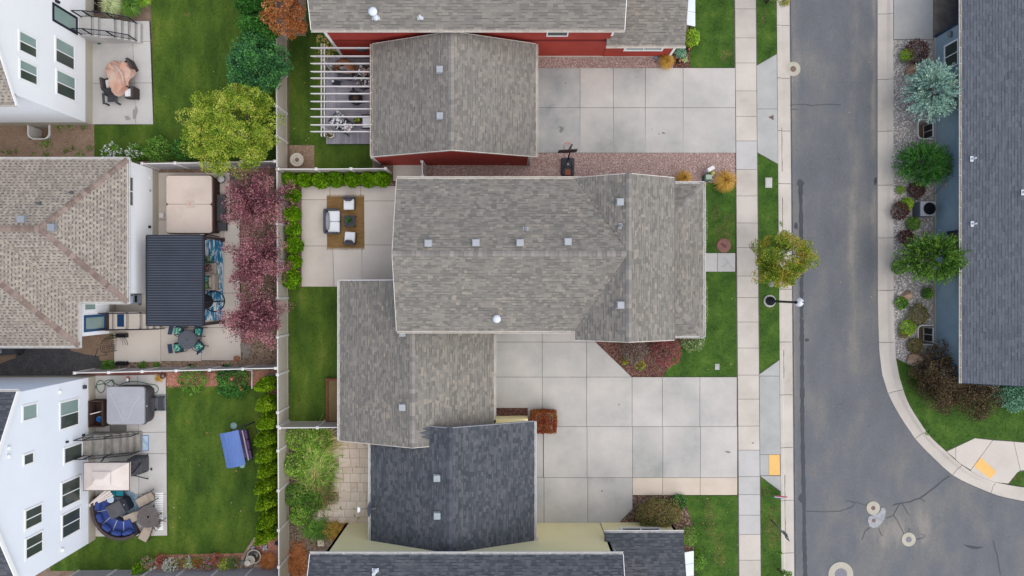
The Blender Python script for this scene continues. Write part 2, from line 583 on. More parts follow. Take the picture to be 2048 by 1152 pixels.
# street: one asphalt sheet with a curved edge at the corner
def dr(x, y):                       # street lines lean a little to the right as they come down the picture
    return x + .0083 * y
curve_out = [(1757,-60),(1757,300),(1757.5,600),(1758.5,650),(1760.5,704),(1766,749),(1778,787.5),(1790,812),(1806,839.6),(1832,878),(1850,898),(1868.5,916),(1887,934),(1906.7,950.7),(1930,964),(1955,975),(1980,985.5),(2004,994),(2048,1003),(2110,1008)]
curve_in = [(1786,-60),(1786.5,300),(1787,600),(1788.5,655),(1791,714.6),(1799,756),(1811,794),(1821,815),(1834,836),(1854.6,867),(1871,884),(1889,900),(1904,914.5),(1920.5,928),(1937,940),(1955,950.7),(1972,958.5),(1990,964.6),(2025,971.5),(2048,975),(2110,979)]
road_poly = px((1576, -60), *[(x + 1, y) for x, y in curve_out], (2110, 1230), (dr(1577, 1230), 1230))
# triangulated as strips from the straight edge, so that the concave outline stays clean
mb = MB()
ys_ = [-60] + list(range(0, 1000, 40)) + [1003]
def edge_x(pts, y):
    for i in range(len(pts) - 1):
        if pts[i][1] <= y <= pts[i + 1][1]:
            t = (y - pts[i][1]) / (pts[i + 1][1] - pts[i][1] + 1e-9)
            return pts[i][0] + t * (pts[i + 1][0] - pts[i][0])
    return pts[-1][0]
ys_ = sorted(set(ys_) | {p[1] for p in curve_out if p[1] < 1008})
RZ = -0.10
for i in range(len(ys_) - 1):
    a, b = ys_[i], ys_[i + 1]
    mb.add([P(dr(1577, a), a, RZ), P(dr(1577, b), b, RZ), P(edge_x(curve_out, b) + 1, b, RZ), P(edge_x(curve_out, a) + 1, a, RZ)], [(0, 1, 2, 3)])
b = ys_[-1]
mb.add([P(dr(1577, b), b, RZ), P(dr(1577, 1240), 1240, RZ), P(2120, 1240, RZ), P(2120, 1008, RZ), P(edge_x(curve_out, b) + 1, b, RZ)], [(0, 1, 2, 3, 4)])
road = obj('road', mb, asph, kind='structure')
# worn wheel paths and repairs lie on the asphalt as thin skins with ragged outlines
def blob(c, rx, ry, n=26, seed=0, rag=.25):
    rr = random.Random(seed)
    ph = [rr.uniform(0, 6.28) for _ in range(6)]
    out = []
    for i in range(n):
        t = 2 * math.pi * i / n
        k = 1 + rag * sum(math.sin((j + 2) * t + ph[j]) / (j + 1.5) for j in range(6)) * .6
        out.append((c[0] + rx * k * math.cos(t), c[1] + ry * k * math.sin(t)))
    return out
def skin(name, pts, m, z, parent=None, kind='structure'):
    mb = MB()
    n = len(pts)
    cx, cy_ = sum(p[0] for p in pts) / n, sum(p[1] for p in pts) / n
    mb.add([P(x, y, z) for x, y in pts] + [P(cx, cy_, z)], [((i + 1) % n, i, n) for i in range(n)])
    o = obj(name, mb, m, parent=parent)
    o['kind'] = kind
    return o
def ribbon(name, pts, w, m, z, parent=None, jit=.5, seed=0, kind='structure'):
    rr = random.Random(seed)
    fine = []
    for i in range(len(pts) - 1):
        a, b = pts[i], pts[i + 1]
        k = max(1, int(math.hypot(b[0] - a[0], b[1] - a[1]) / 7))
        for j in range(k):
            t = j / k
            fine.append((a[0] + t * (b[0] - a[0]) + rr.uniform(-jit, jit), a[1] + t * (b[1] - a[1]) + rr.uniform(-jit, jit)))
    fine.append(pts[-1])
    mb = MB()
    vs = []
    for i, p in enumerate(fine):
        q0, q1 = fine[max(i - 1, 0)], fine[min(i + 1, len(fine) - 1)]
        dx, dy = q1[0] - q0[0], q1[1] - q0[1]
        l = math.hypot(dx, dy) or 1
        ww = w * rr.uniform(.75, 1.25) / 2
        vs += [P(p[0] - dy / l * ww, p[1] + dx / l * ww, z), P(p[0] + dy / l * ww, p[1] - dx / l * ww, z)]
    mb.add(vs, [(2 * i, 2 * i + 2, 2 * i + 3, 2 * i + 1) for i in range(len(fine) - 1)])
    o = obj(name, mb, m, parent=parent)
    o['kind'] = kind
    return o
asph_c = mat('crack_fill', [C(78,80,85), C(92,94,98)], sc=1.5, fine=.2)
# tar seam and cracks
ribbon('tar_seam', [(1601,366),(1602.5,450),(1603,560),(1604,700),(1605,850),(1607,960),(1608,1000),(1609,1090),(1612,1200)], 7.5, asph_k, RZ + .009, road, .3, 1)
skin('tar_patch', blob((1601, 366), 6, 8, seed=4), asph_k, RZ + .011, road)
skin('tar_patch', blob((1604, 996), 7, 9, seed=5), asph_k, RZ + .011, road)
skin('tar_patch', blob((1592, 452), 4, 6, seed=6), asph_k, RZ + .005, road)
skin('tar_patch', blob((1614, 680), 4, 3.5, seed=7), asph_k, RZ + .005, road)
skin('tar_patch', [(1926,1089),(1940,1091),(1952,1093),(1969,1094),(1955,1098),(1945,1098),(1935,1094)], asph_k, RZ + .005, road)
skin('tar_patch', blob((1751, 362), 3, 8, seed=9), asph_k, RZ + .005, road)
for i, c in enumerate([
    [(1612,1023),(1650,1024),(1680,1022),(1705,1014),(1710,1007),(1700,1001),(1692,1003)],
    [(1702,1003),(1720,1007),(1733,1011)],
    [(1785,1011),(1800,1007),(1820,1004),(1840,996),(1862,982),(1880,966),(1900,952)],
    [(1800,1007),(1790,1025),(1788,1030),(1800,1052),(1808,1068)],
    [(1805,1008),(1812,1020),(1820,1032)],
    [(1773,1036),(1788,1030)],
    [(1757,1056),(1762,1068),(1765,1072)],
    [(1740,1056),(1730,1064),(1724,1080)],
    [(1834,1078),(1848,1076),(1850,1072),(1842,1068)],
    [(1818,1066),(1819,1057)],
    [(1480+100,211),(1600,208),(1625,211),(1660,208),(1682,209)],
    [(1583,218),(1596,219)],
    [(1986,1080),(1995,1110),(2002,1150)],
    [(1840,996),(1850,1003)],
    ]):
    ribbon('crack', c, 1.15 if i != 2 else 2.2, asph_c, RZ + .013 + .0007 * i, road, .8, i)
ribbon('tar_edge', [(dr(1581, y), y) for y in range(-50, 1201, 50)], 1.8, asph_c, RZ + .004, road, .35, 31)
ribbon('tar_edge', [(x - .6, y) for x, y in curve_out], 2.0, asph_c, RZ + .004, road, .3, 32)
# kerbs and gutters, one piece between two joints
mb = MB()
kerb_w = obj('kerb', MB().add([P(dr(1553.5, y), y, -.13) for y in (-60, 1230)] + [P(dr(1579.5, y), y, -.13) for y in (1230, -60)], [(0, 1, 2, 3)]), joint_m, kind='structure')
js = [50 + 105.7 * k for k in range(-1, 12)]
def kerb_piece(xa, ya, parent, prof):
    """prof: list of pairs (px offset line function, z)"""
    pass
for a, b in zip(js[:-1], js[1:]):
    a, b = a + .5, b - .5
    mb = MB()
    prof = [(1553.3, -.14), (1553.3, .025), (1558.6, .02), (1562.0, -.07), (1580, -.088), (1580, -.14)]
    vs = [P(dr(x, y), y, 0) + Vector((0, 0, z)) for y in (a, b) for x, z in prof]
    n = len(prof)
    mb.add(vs, [(i, i + n, i + n + 1, i + 1) for i in range(n - 1)] + [tuple(range(n)), tuple(range(n, 2 * n))[::-1]])
    obj('kerb_stone', mb, conc_w, kerb_w)
# east kerb follows the curve
def resample(pts, n):
    d = [0]
    for i in range(1, len(pts)):
        d.append(d[-1] + math.hypot(pts[i][0] - pts[i - 1][0], pts[i][1] - pts[i - 1][1]))
    out = []
    for k in range(n):
        t = d[-1] * k / (n - 1)
        i = max(j for j in range(len(d)) if d[j] <= t + 1e-9)
        i = min(i, len(pts) - 2)
        u = (t - d[i]) / (d[i + 1] - d[i])
        out.append((pts[i][0] + u * (pts[i + 1][0] - pts[i][0]), pts[i][1] + u * (pts[i + 1][1] - pts[i][1])))
    return out
def upto(pts, y0, y1):
    r = [(edge_x(pts, y0), y0)] + [p for p in pts if y0 + .5 < p[1] < y1 - .5] + [(edge_x(pts, y1), y1)]
    return r
kerb_e = obj('kerb', MB().add([P(1758, -60, -.135), P(1758, 600, -.135), P(1785, 600, -.135), P(1785, -60, -.135)], [(0, 1, 2, 3)]), joint_m, kind='structure')
jo = [-60, 27, 158, 262, 370, 475.6, 581, 685, 787, 878, 951, 987, 1008]
ji = [-60, 27, 158, 262, 370, 475.6, 581, 685, 779, 863, 930, 964.6, 979]
for k in range(len(jo) - 1):
    ou, inn = resample(upto(curve_out, jo[k], jo[k + 1]), 9), resample(upto(curve_in, ji[k], ji[k + 1]), 9)
    mb = MB()
    vs = []
    for i in range(9):
        a, b = P(*ou[i]), P(*inn[i])
        if i == 0: s = .02
        for t, z in ((0, -.14), (0, -.088), (.62, -.07), (.80, .02), (1, .025), (1, -.14)):
            p = a.lerp(b, t)
            vs.append(Vector((p.x, p.y, z)))
    e = .014
    for j in range(6):
        d0 = (vs[6 + j] - vs[j]); d0.z = 0
        vs[j] = vs[j] + d0.normalized() * e
        d1 = (vs[42 + j] - vs[48 + j]); d1.z = 0
        vs[48 + j] = vs[48 + j] + d1.normalized() * e
    fs = [(i * 6 + j, i * 6 + j + 1, i * 6 + 7 + j, i * 6 + 6 + j) for i in range(8) for j in range(5)]
    mb.add(vs, fs + [tuple(range(6))[::-1], tuple(range(48, 54))])
    obj('kerb_stone', mb, conc_w, kerb_e)

# slabs: paving on a dark joint bed
def inset(poly, d):
    n = len(poly)
    a = sum(poly[i - 1][0] * poly[i][1] - poly[i][0] * poly[i - 1][1] for i in range(n))
    if a < 0:
        poly = poly[::-1]
    out = []
    for i in range(n):
        p0, p1, p2 = Vector(poly[i - 1]), Vector(poly[i]), Vector(poly[(i + 1) % n])
        e1, e2 = (p1 - p0).normalized(), (p2 - p1).normalized()
        n1, n2 = Vector((-e1.y, e1.x)), Vector((-e2.y, e2.x))
        k = 1 + n1.dot(n2)
        m = (n1 + n2) / max(k, .3)
        out.append(tuple(p1 + m * d))
    return out
def paving(name, base, polys, m, z=.03, gap=.011, kind='structure', jm=None, ms=None, piece='slab', bz=None):
    mb = MB()
    for q in (base if isinstance(base[0][0], (list, tuple)) else [base]):
        mb.prism(q, -.16, z - .022 if bz is None else bz)
    o = obj(name, mb, jm or joint_m, kind=kind)
    for i, q in enumerate(polys):
        b = MB()
        q2 = inset(q, gap)
        n = len(q2)
        q3 = inset(q2, .006)
        b.add([(x, y, z - .03) for x, y in q2] + [(x, y, z - .005) for x, y in q2] + [(x, y, z) for x, y in q3],
              [(j, (j + 1) % n, (j + 1) % n + n, j + n) for j in range(n)] + [(j + n, (j + 1) % n + n, (j + 1) % n + 2 * n, j + 2 * n) for j in range(n)] + [tuple(range(2 * n, 3 * n))])
        obj(piece, b, ms[i] if ms else m, o)
    return o
def quadpx(x0, y0, x1, y1):
    return px((x0, y0), (x1, y0), (x1, y1), (x0, y1))

# sidewalk along the street
def swl(y): return 1469.5 + .0075 * y
def swr(y): return 1511.5 + .0085 * y
jy = [-42, 18, 76, 126, 182, 233, 282, 339, 392, 446, 495, 552, 595, 644, 696, 750, 798, 852, 900, 953, 989, 1030, 1068.5, 1120, 1175]
sl, sm_ = [], []
for a, b in zip(jy[:-1], jy[1:]):
    sl.append(px((swl(a), a), (swr(a), a), (swr(b), b), (swl(b), b)))
    sm_.append(conc_b if a in (282, 900, 953, 989, 1030) else conc_w)
paving('sidewalk', px((swl(-42) - 1.5, -42), (swr(-42) + 1.5, -42), (swr(1175) + 1.5, 1175), (swl(1175) - 1.5, 1175)), sl, conc_w, ms=sm_, bz=.006)
# aprons between sidewalk and kerb
paving('driveway_apron', px((1512.5, 131), (1553.5, 107), (1556, 329), (1514, 305.5)),
       [px((1512.6, 131.5), (1553.6, 108), (1554.6, 218), (1513.5, 218)), px((1513.5, 218), (1554.6, 218), (1556, 328.5), (1514.2, 305))], conc_g)
paving('driveway_apron', px((1517.8, 748), (1558.5, 719), (1561, 984), (1519.8, 953)),
       [px((1518, 748.5), (1558.8, 719.5), (1559.2, 752), (1518.2, 752)), px((1518.2, 752), (1559.2, 752), (1560.6, 909), (1519.4, 909)),
        px((1519.4, 909), (1537.5, 909), (1537.8, 951), (1519.8, 951)), px((1519.8, 951.5), (1561, 951.5), (1561.3, 983))], conc_g)
def dots_pad(loc_px, name_label):
    corners = [Vector(P(*p, .035)) for p in loc_px]
    o = root('tactile_pad', P(*loc_px[0], 0), name_label, 'tactile paving')
    mb = MB().prism([c[:2] for c in corners], -.02, .036)
    pl = obj('pad', mb, mat('pad_yellow', [C(238,188,110), C(244,200,126)], sc=3, fine=.05), o)
    mb = MB()
    e1, e2 = corners[1] - corners[0], corners[3] - corners[0]
    n1, n2 = max(2, int(e1.length / .075)), max(2, int(e2.length / .075))
    for i in range(n1):
        for j in range(n2):
            c = corners[0] + e1 * ((i + .5) / n1) + e2 * ((j + .5) / n2)
            mb.add([(c.x - .012, c.y - .012, .0365), (c.x + .012, c.y - .012, .0365), (c.x + .012, c.y + .012, .0365), (c.x - .012, c.y + .012, .0365), (c.x, c.y, .044)], [(0, 1, 4), (1, 2, 4), (2, 3, 4), (3, 0, 4)])
    obj('domes', mb, mat('pad_yellow', []), o, kind='stuff')
dots_pad([(1538, 909.5), (1559.5, 909.5), (1560, 950.5), (1538.3, 950.5)], 'yellow tactile paving pad in the apron beside the long straight kerb')
dots_pad([(1948, 932), (1961.5, 915), (1993, 944), (1980, 958)], 'slanting yellow tactile paving pad on the corner ramp')
# corner ramp and walk in the south-east
paving('sidewalk', px((1891, 902), (1949, 876), (2060, 885), (2060, 940), (2036, 944), (2018, 968), (1990, 965.5), (1972, 959.5), (1955, 951.7), (1937, 941), (1920.5, 929), (1904, 915.5)),
       [px((1892.5, 903), (1911, 894), (1911, 918.5)), px((1911, 894), (1949, 876), (1985, 880), (1941, 940), (1920.5, 927.5), (1911, 919.5)),
        px((1985, 880), (2027, 883), (2040, 941), (2034, 945), (2016, 967), (1990, 964.6), (1972, 958.5), (1955, 950.7), (1940, 941.5)), px((2027, 883), (2060, 886), (2060, 939), (2040, 941))], conc_p)
paving('driveway', quadpx(1786.5, -60, 1866, 79), [quadpx(1787, -60, 1866, 79)], conc_g)
# north driveway
xs = [1075, 1160, 1226.5, 1290.5, 1366, 1470.5]
rows = [(136, 215.5), (215.5, 306)]
pl = [px((a + .002 * 0, t), (b, t), (b + (.8 if t > 200 else 0), bt), (a, bt)) for t, bt in rows for a, b in zip(xs[:-1], xs[1:])]
paving('driveway', quadpx(1070, 136, 1470.5, 306), pl, conc_d, ms=[conc_s if i in (0, 5) else conc_d for i in range(len(pl))])
# south driveway, shared by two houses
pl = [quadpx(985, 640, 1084.5, 684), quadpx(1084.5, 640, 1173, 684), quadpx(985, 684, 1084.5, 754), quadpx(1084.5, 684, 1173, 754),
      px((1173, 684), (1191, 684), (1263.5, 754), (1173, 754)), px((1173, 640), (1191, 640), (1191, 684), (1173, 684))]
for a, b in zip([985, 1084.5, 1173, 1264, 1324.5, 1399.5], [1084.5, 1173, 1264, 1324.5, 1399.5, 1473.5]):
    pl += [quadpx(a, 754, b, 853)] if a > 1000 else [px((a, 754), (b, 754), (b, 853), (1055, 853), (1055, 816), (a, 816))]
    if a > 1000:
        pl.append(quadpx(a + 1, 853, b + 1, 955))
pl += [quadpx(1060, 853, 1088, 955), quadpx(1060, 955, 1088, 1046), quadpx(1088, 955, 1175.5, 1046), px((1175.5, 955), (1265, 955), (1265, 1018), (1237, 1046), (1175.5, 1046))]
mset = [conc_d] * len(pl)
for a, b in ((1265, 1325), (1325, 1400), (1400, 1474.5)):
    pl.append(quadpx(a, 955, b, 990)); mset.append(conc_t)
paving('driveway', [quadpx(985, 640, 1191, 684), px((985, 684), (1191, 684), (1263.5, 754), (985, 754)), quadpx(985, 754, 1474, 816), quadpx(1055, 816, 1474, 955), quadpx(1060, 955, 1265, 1018),
                    px((1060, 1018), (1265, 1018), (1237, 1046), (1060, 1046)), quadpx(1265, 955, 1474.5, 990)], pl, conc_d, ms=mset)
# front walk of the middle house
paving('front_walk', quadpx(1385, 506, 1470.5, 543.5), [quadpx(1385, 506, 1434.5, 543.5), quadpx(1434.5, 506, 1470.5, 543.5)], conc_b)
# side walk by the red garage
paving('side_walk', quadpx(786, 330, 850, 362), [quadpx(786, 330, 850, 362)], conc_p)
# back patio of the middle house
xa = [603, 660, 721, 800]
pl = [quadpx(603, 372, 660, 399.5), quadpx(660, 372, 721.5, 399.5), quadpx(721.5, 372, 800, 402), quadpx(603, 399.5, 660, 492), quadpx(660, 399.5, 721, 492), quadpx(721, 402, 800, 490),
      px((603, 492), (665.5, 492), (668.5, 573.5), (603, 573.5)), px((665.5, 492), (724, 492), (724.5, 573), (668.5, 573.5)), quadpx(724, 490, 800, 573)]
paving('back_patio', quadpx(603, 372, 800, 573), pl, conc_p)
# patio of the tan roofed house
pl = [px((305, 345), (460, 345), (460, 440), (305, 440)), quadpx(305, 440, 448, 500), quadpx(448, 440, 480, 505), quadpx(305, 500, 448, 586), quadpx(448, 505, 480, 586), quadpx(220, 586, 322, 655), quadpx(322, 586, 448, 655), quadpx(448, 586, 481, 655),
      px((227, 655), (322, 655), (322, 723.5), (229, 725)), quadpx(322, 655, 403.5, 722.5), quadpx(403.5, 655, 482, 721)]
paving('back_patio', [quadpx(305, 345, 480, 586), quadpx(220, 586, 481, 655), quadpx(228, 655, 482, 721)], pl, conc_p)
# patios of the two white houses
paving('back_patio', [px((177, 42), (299, 42), (307, 249), (184, 249))], [px((180, 42), (265, 42), (266, 84), (180, 84)), px((265, 42), (299, 42), (301, 83), (266, 84)), px((183, 84), (266, 84), (269, 166), (184, 167)), px((266, 84), (301, 83), (304, 166), (269, 166)), px((184, 167), (269, 166), (272, 249), (184, 249)), px((269, 166), (304, 166), (307, 249), (272, 249))], conc_b)
paving('back_patio', [px((188, 751), (332, 748), (335, 1071), (190, 1073))], [px((190, 751), (275, 750), (277, 865), (190, 865)), px((275, 750), (332, 748), (333, 864), (277, 865)), quadpx(190, 865, 278, 907), px((277, 865), (333, 864), (333.5, 907), (278, 907)),
       quadpx(190, 907, 278, 988), px((278, 907), (333.5, 907), (334, 988), (278, 988)), px((190, 988), (278, 988), (279, 1072), (190, 1073)), px((278, 988), (334, 988), (335, 1071), (279, 1072))], conc_b)
# tumbled pavers behind the yellow house
rr = random.Random(3)
pl = []
y = 866
r_ = 0
while y < 1046:
    hgt = rr.choice((12.5, 16, 18.5))
    y1 = min(y + hgt, 1046)
    x = 622 + rr.uniform(0, 10)
    while x < 752:
        w = rr.choice((13, 18, 20, 24))
        x1 = min(x + w, 752)
        cx, cyy = (x + x1) / 2, (y + y1) / 2
        if x1 - x > 5 and (cx > 672 or (cyy > 1000 and cx > 640 - (cyy - 1000) * .3)):
            pl.append(quadpx(x, y, x1, y1))
        x = x1
    y = y1
paver_m = mat('paver_tan', [C(204,184,164), C(222,204,184), C(232,216,198)], sc=1.5, orand=.5, fine=.06)
paving('paver_patio', [quadpx(670, 866, 752, 1046), quadpx(626, 1000, 670, 1046)], pl, paver_m, gap=.009, piece='paver', jm=mat('joint_sand', [C(160,140,118), C(186,166,142)], sc=3, fine=.2))

# lawns and beds
LAWNS = {
 'nw': px((301, -50), (556, -50), (556, 322), (189, 320), (188, 251), (308, 249)),
 'red': [px((577, 72), (612, 72), (612, -40), (700, -40), (700, 100), (745, 112), (745, 337), (629, 337), (629, 290), (579, 290))],
}
def lawn(poly, m, bm, z=0.0, dens=80, bl=.055, holes=None):
    sheet('lawn', [poly], m, -.16, z)
    xy = scatter([poly], dens)
    n = len(xy)
    V = np.zeros((n, 3, 3, 3)); 
    for k in range(3):
        a = RNG.uniform(0, 6.283, n); l = RNG.uniform(.3, 1.0, n) * bl; h = RNG.uniform(.5, 1, n) * bl
        ox, oy = RNG.normal(0, .02, n), RNG.normal(0, .02, n)
        dx, dy = np.cos(a), np.sin(a)
        w = .009
        V[:, k, 0] = np.stack([xy[:, 0] + ox - dy * w, xy[:, 1] + oy + dx * w, np.full(n, z)], 1)
        V[:, k, 1] = np.stack([xy[:, 0] + ox + dy * w, xy[:, 1] + oy - dx * w, np.full(n, z)], 1)
        V[:, k, 2] = np.stack([xy[:, 0] + ox + dx * l, xy[:, 1] + oy + dy * l, z + h], 1)
    np_obj('grass', V.reshape(-1, 3), np.arange(n * 9).reshape(-1, 3), bm, kind='stuff')
def dry(blobs, dens=260, bl=.06, m=None, z=.0):
    for c, rx, ry in blobs:
        poly = px(*blob(c, rx, ry, 24, int(c[0]), .4))
        xy = scatter([poly], dens)
        n = len(xy)
        a = RNG.uniform(0, 6.283, n); l = RNG.uniform(.3, 1, n) * bl; h = RNG.uniform(.2, .8, n) * bl
        dx, dy = np.cos(a), np.sin(a); w = .014
        V = np.stack([np.stack([xy[:, 0] - dy * w, xy[:, 1] + dx * w, np.full(n, z)], 1), np.stack([xy[:, 0] + dy * w, xy[:, 1] - dx * w, np.full(n, z)], 1), np.stack([xy[:, 0] + dx * l, xy[:, 1] + dy * l, z + h], 1)], 1)
        np_obj('dry_grass', V.reshape(-1, 3), np.arange(n * 3).reshape(-1, 3), m or blade_d, kind='stuff')
def pebbles(name, polys, dens, size, m, z=0.0, flat=.6, long=1.0):
    xy = scatter(polys, dens)
    n = len(xy)
    s = RNG.uniform(size[0], size[1], n)
    a = RNG.uniform(0, 6.283, n)
    base = np.array([(1, 0, 0), (0, 1, 0), (-1, 0, 0), (0, -1, 0), (0, 0, 1)], float)
    V = np.repeat(base[None], n, 0) * RNG.uniform(.7, 1.2, (n, 5, 1))
    V[:, :, 0] *= (s * long)[:, None]; V[:, :, 1] *= s[:, None]; V[:, :, 2] *= (s * flat)[:, None]
    c, si = np.cos(a)[:, None], np.sin(a)[:, None]
    x, y_ = V[:, :, 0] * c - V[:, :, 1] * si, V[:, :, 0] * si + V[:, :, 1] * c
    tilt = RNG.normal(0, .25, (n, 1))
    V[:, :, 2] += tilt * x
    V[:, :, 0] = x + xy[:, :1]; V[:, :, 1] = y_ + xy[:, 1:2]; V[:, :, 2] += z
    Fc = np.array([(0, 1, 4), (1, 2, 4), (2, 3, 4), (3, 0, 4)])
    Fq = (Fc[None] + (np.arange(n) * 5)[:, None, None]).reshape(-1, 3)
    return np_obj(name, V.reshape(-1, 3), Fq, m, kind='stuff')

lawn(LAWNS['nw'], lawn_m, blade_m)
for q in LAWNS['red']:
    lawn(q, lawn_m, blade_m)
lawn(px((577, 573.5), (700, 573.5), (700, 846), (578, 846)), lawn_m, blade_m)
lawn(px((333, 772), (520, 772), (556, 800), (556, 1052), (500, 1090), (488, 1106), (320, 1110), (282, 1142), (100, 1142), (100, 1100), (190, 1073), (336, 1071)), lawn_m, blade_m)
lawn(px((1381, -40), (1468.5, -40), (1470, 135), (1380, 135)), lawn_b, blade_b)
lawn(px((1380, 366), (1470, 366), (1470.5, 506), (1380, 506)), lawn_b, blade_b)
lawn(px((1380, 543.5), (1472, 543.5), (1473.5, 753.5), (1327, 753.5), (1352, 700), (1358, 688), (1380, 680)), lawn_b, blade_b)
lawn(px((1512, -40), (1553, -40), (1553.5, 107), (1513, 131)), lawn_b, blade_b)
lawn(px((1514.2, 306), (1556, 329.5), (1558.5, 719), (1517.8, 748)), lawn_b, blade_b)
lawn(px((1520, 953), (1561.5, 985), (1563.5, 1200), (1522, 1200)), lawn_b, blade_b)
lawn(px((1366, 991), (1475, 991), (1479, 1200), (1390, 1200), (1388, 1058)), lawn_b, blade_b)
lawn(px((1791, 716), (1830, 735), (1850, 775), (1950, 790), (1995, 770), (2070, 770), (2070, 886), (1949, 876), (1892, 902.5), (1854, 866), (1834, 835), (1811, 793), (1799, 755)), lawn_b, blade_b)
lawn(px((2060, 939), (2036, 944.5), (2016, 966.5), (2030, 972), (2070, 976)), lawn_b, blade_b)
dry([((1451, 110), 11, 13), ((1447, 470), 16, 26), ((1432, 428), 9, 16), ((1458, 440), 9, 14), ((1470 + 62, 985), 9, 9), ((1546, 1018), 12, 6), ((1420, 1040), 12, 40), ((1440, 1100), 10, 40), ((1372, 1004), 6, 12), ((304, 78), 3.5, 26), ((374, 30), 6, 6), ((1562, 8), 16, 8),
     ((1538, 618), 9, 5), ((2034, 955), 8, 6), ((1545, 1060), 14, 40), ((1528, 30), 4, 20)], 420)
for c in ((420, 864), (404, 896), (412, 921), (363, 1036), (384, 1068), (582, 100), (632, 106), (590, 180), (596, 330 - 80)):
    dry([(c, 2.2, 1.8)], 700)

BED = lambda name, poly, m, z=-.012: sheet(name, [poly], m, -.17, z)
q = px((1074, 112), (1346, 112), (1346, 136), (1074, 136)); BED('gravel_bed', q, bed_pink); pebbles('gravel', [q], 420, (.018, .035), peb_pink)
q = px((848, 306), (1470.3, 306), (1470.3, 366), (848, 366)); BED('gravel_bed', q, bed_pink); pebbles('gravel', [q], 420, (.018, .035), peb_pink)
q = px((1330, 108), (1380, 108), (1380, 136), (1330, 136)); pebbles('mulch', [q], 300, (.02, .04), mulch_m, long=2, flat=.3); BED('mulch_bed', px((1346.2, 60), (1380, 60), (1380, 136), (1346.2, 136)), bed_mulch)
q = px((1191.5, 640), (1400, 640), (1400, 680), (1358, 688), (1352, 700), (1327, 753.5), (1264, 753.5), (1191.5, 684)); BED('mulch_bed', q, bed_mulch); pebbles('mulch', [q], 420, (.018, .035), mulch_m, long=2, flat=.3)
q = px((985, 816.3), (1055, 816.3), (1055, 850), (985, 850)); BED('mulch_bed', q, bed_mulch); pebbles('mulch', [q], 300, (.015, .03), mulch_m, long=2, flat=.3)
q = px((1237, 1046), (1265, 1018), (1265, 990.2), (1365.6, 990.2), (1388, 1058), (1390, 1200), (1237, 1200)); BED('mulch_bed', q, bed_mulch); pebbles('mulch', [px((1237, 1046), (1265, 1018), (1265, 990.2), (1365.6, 990.2), (1388, 1058), (1389, 1100))], 330, (.018, .035), mulch_d, long=2, flat=.3)
q = px((576, -40), (611.6, -40), (611.6, 71.8), (577, 71.8)); BED('gravel_bed', q, bed_brown); pebbles('gravel', [q], 300, (.018, .03), peb_brown)
q = px((579, 290.3), (628.6, 290.3), (628.6, 337), (579, 337)); BED('gravel_bed', q, bed_brown); pebbles('gravel', [q], 330, (.018, .03), peb_brown)
q = px((745, 318), (788, 318), (788, 338), (745, 338)); BED('gravel_bed', q, bed_brown); pebbles('gravel', [q], 330, (.018, .03), peb_brown)
BED('mulch_bed', px((577, 338), (785.6, 338), (785.6, 371.7), (577, 371.7)), bed_brown); pebbles('mulch', [px((577, 348), (790, 348), (790, 371.7), (577, 371.7))], 240, (.018, .035), mulch_d, long=2, flat=.3)
q = px((577, 371.8), (602.7, 371.8), (602.7, 573.2), (577, 573.2)); BED('mulch_bed', q, bed_brown); pebbles('mulch', [q], 240, (.018, .035), mulch_d, long=2, flat=.3)
q = px((577, 846), (752, 846), (752, 1200), (577, 1200)); BED('weedy_bed', q, soil, -.02); pebbles('mulch', [px((577, 856), (680, 856), (640, 1000), (700, 1050), (660, 1130), (577, 1152))], 170, (.02, .045), mulch_d, long=2.2, flat=.3)
q = px((446, 322), (556, 322), (556, 722), (481.5, 722)); BED('bark_bed', px((480.3, 322), (556, 322), (556, 742), (482.3, 742)), bed_brown); pebbles('bark', [px((460, 345), (556, 345), (556, 742), (482.5, 742), (480.5, 500))], 240, (.02, .04), mulch_d, long=1.8, flat=.35)
q = px((229, 725), (482, 721), (482, 745), (229, 745)); BED('bark_bed', q, bed_brown); pebbles('bark', [q], 300, (.02, .04), peb_brown, long=1.6, flat=.35)
BED('bark_bed', px((260, 322), (480, 322), (480, 344.8), (260, 344.8)), bed_brown); pebbles('bark', [px((318, 333), (460, 333), (460, 345), (318, 345))], 260, (.02, .04), mulch_d, long=1.8, flat=.35)
mb = MB()
for q in cells(P(-80, 0).x, P(188.5, 0).x, P(0, 330).y, P(0, 248).y, WELLS): mb.prism(q, -.15, -.01)
obj('gravel_yard', mb, bed_brown, kind='structure'); pebbles('gravel', [px((0, 254), (52, 254), (52, 320), (0, 320)), px((104, 252), (188, 252), (188, 320), (104, 320)), px((52, 284), (104, 284), (104, 320), (52, 320))], 160, (.015, .03), peb_brown)
BED('gravel_yard', px((-80, 655), (228.5, 655), (228.5, 770), (-80, 770)), bed_brown, -.013); pebbles('gravel', [px((150, 660), (228, 660), (228, 700), (150, 700))], 150, (.015, .03), peb_brown)
q = px((-40, 738), (-5, 730), (14, 722), (30, 716), (38, 700), (40, 676), (138, 690), (142, 702), (158, 705), (170, 709), (182, 710), (197, 713), (200, 722), (226, 722), (229, 726), (282, 726), (284, 738), (228, 742), (148, 752), (-40, 757))
sheet('dark_gravel_patch', [q], bed_dark, -.15, -.004); pebbles('gravel', [q], 200, (.018, .035), dark_gr)
q = px((332.3, 744), (556, 742), (556, 800), (520, 771.8), (332.5, 771.8)); BED('bark_bed', q, bed_red); pebbles('bark', [px((333, 748), (556, 745), (556, 795), (520, 771), (333, 776))], 260, (.02, .04), peb_red, long=1.8, flat=.35)
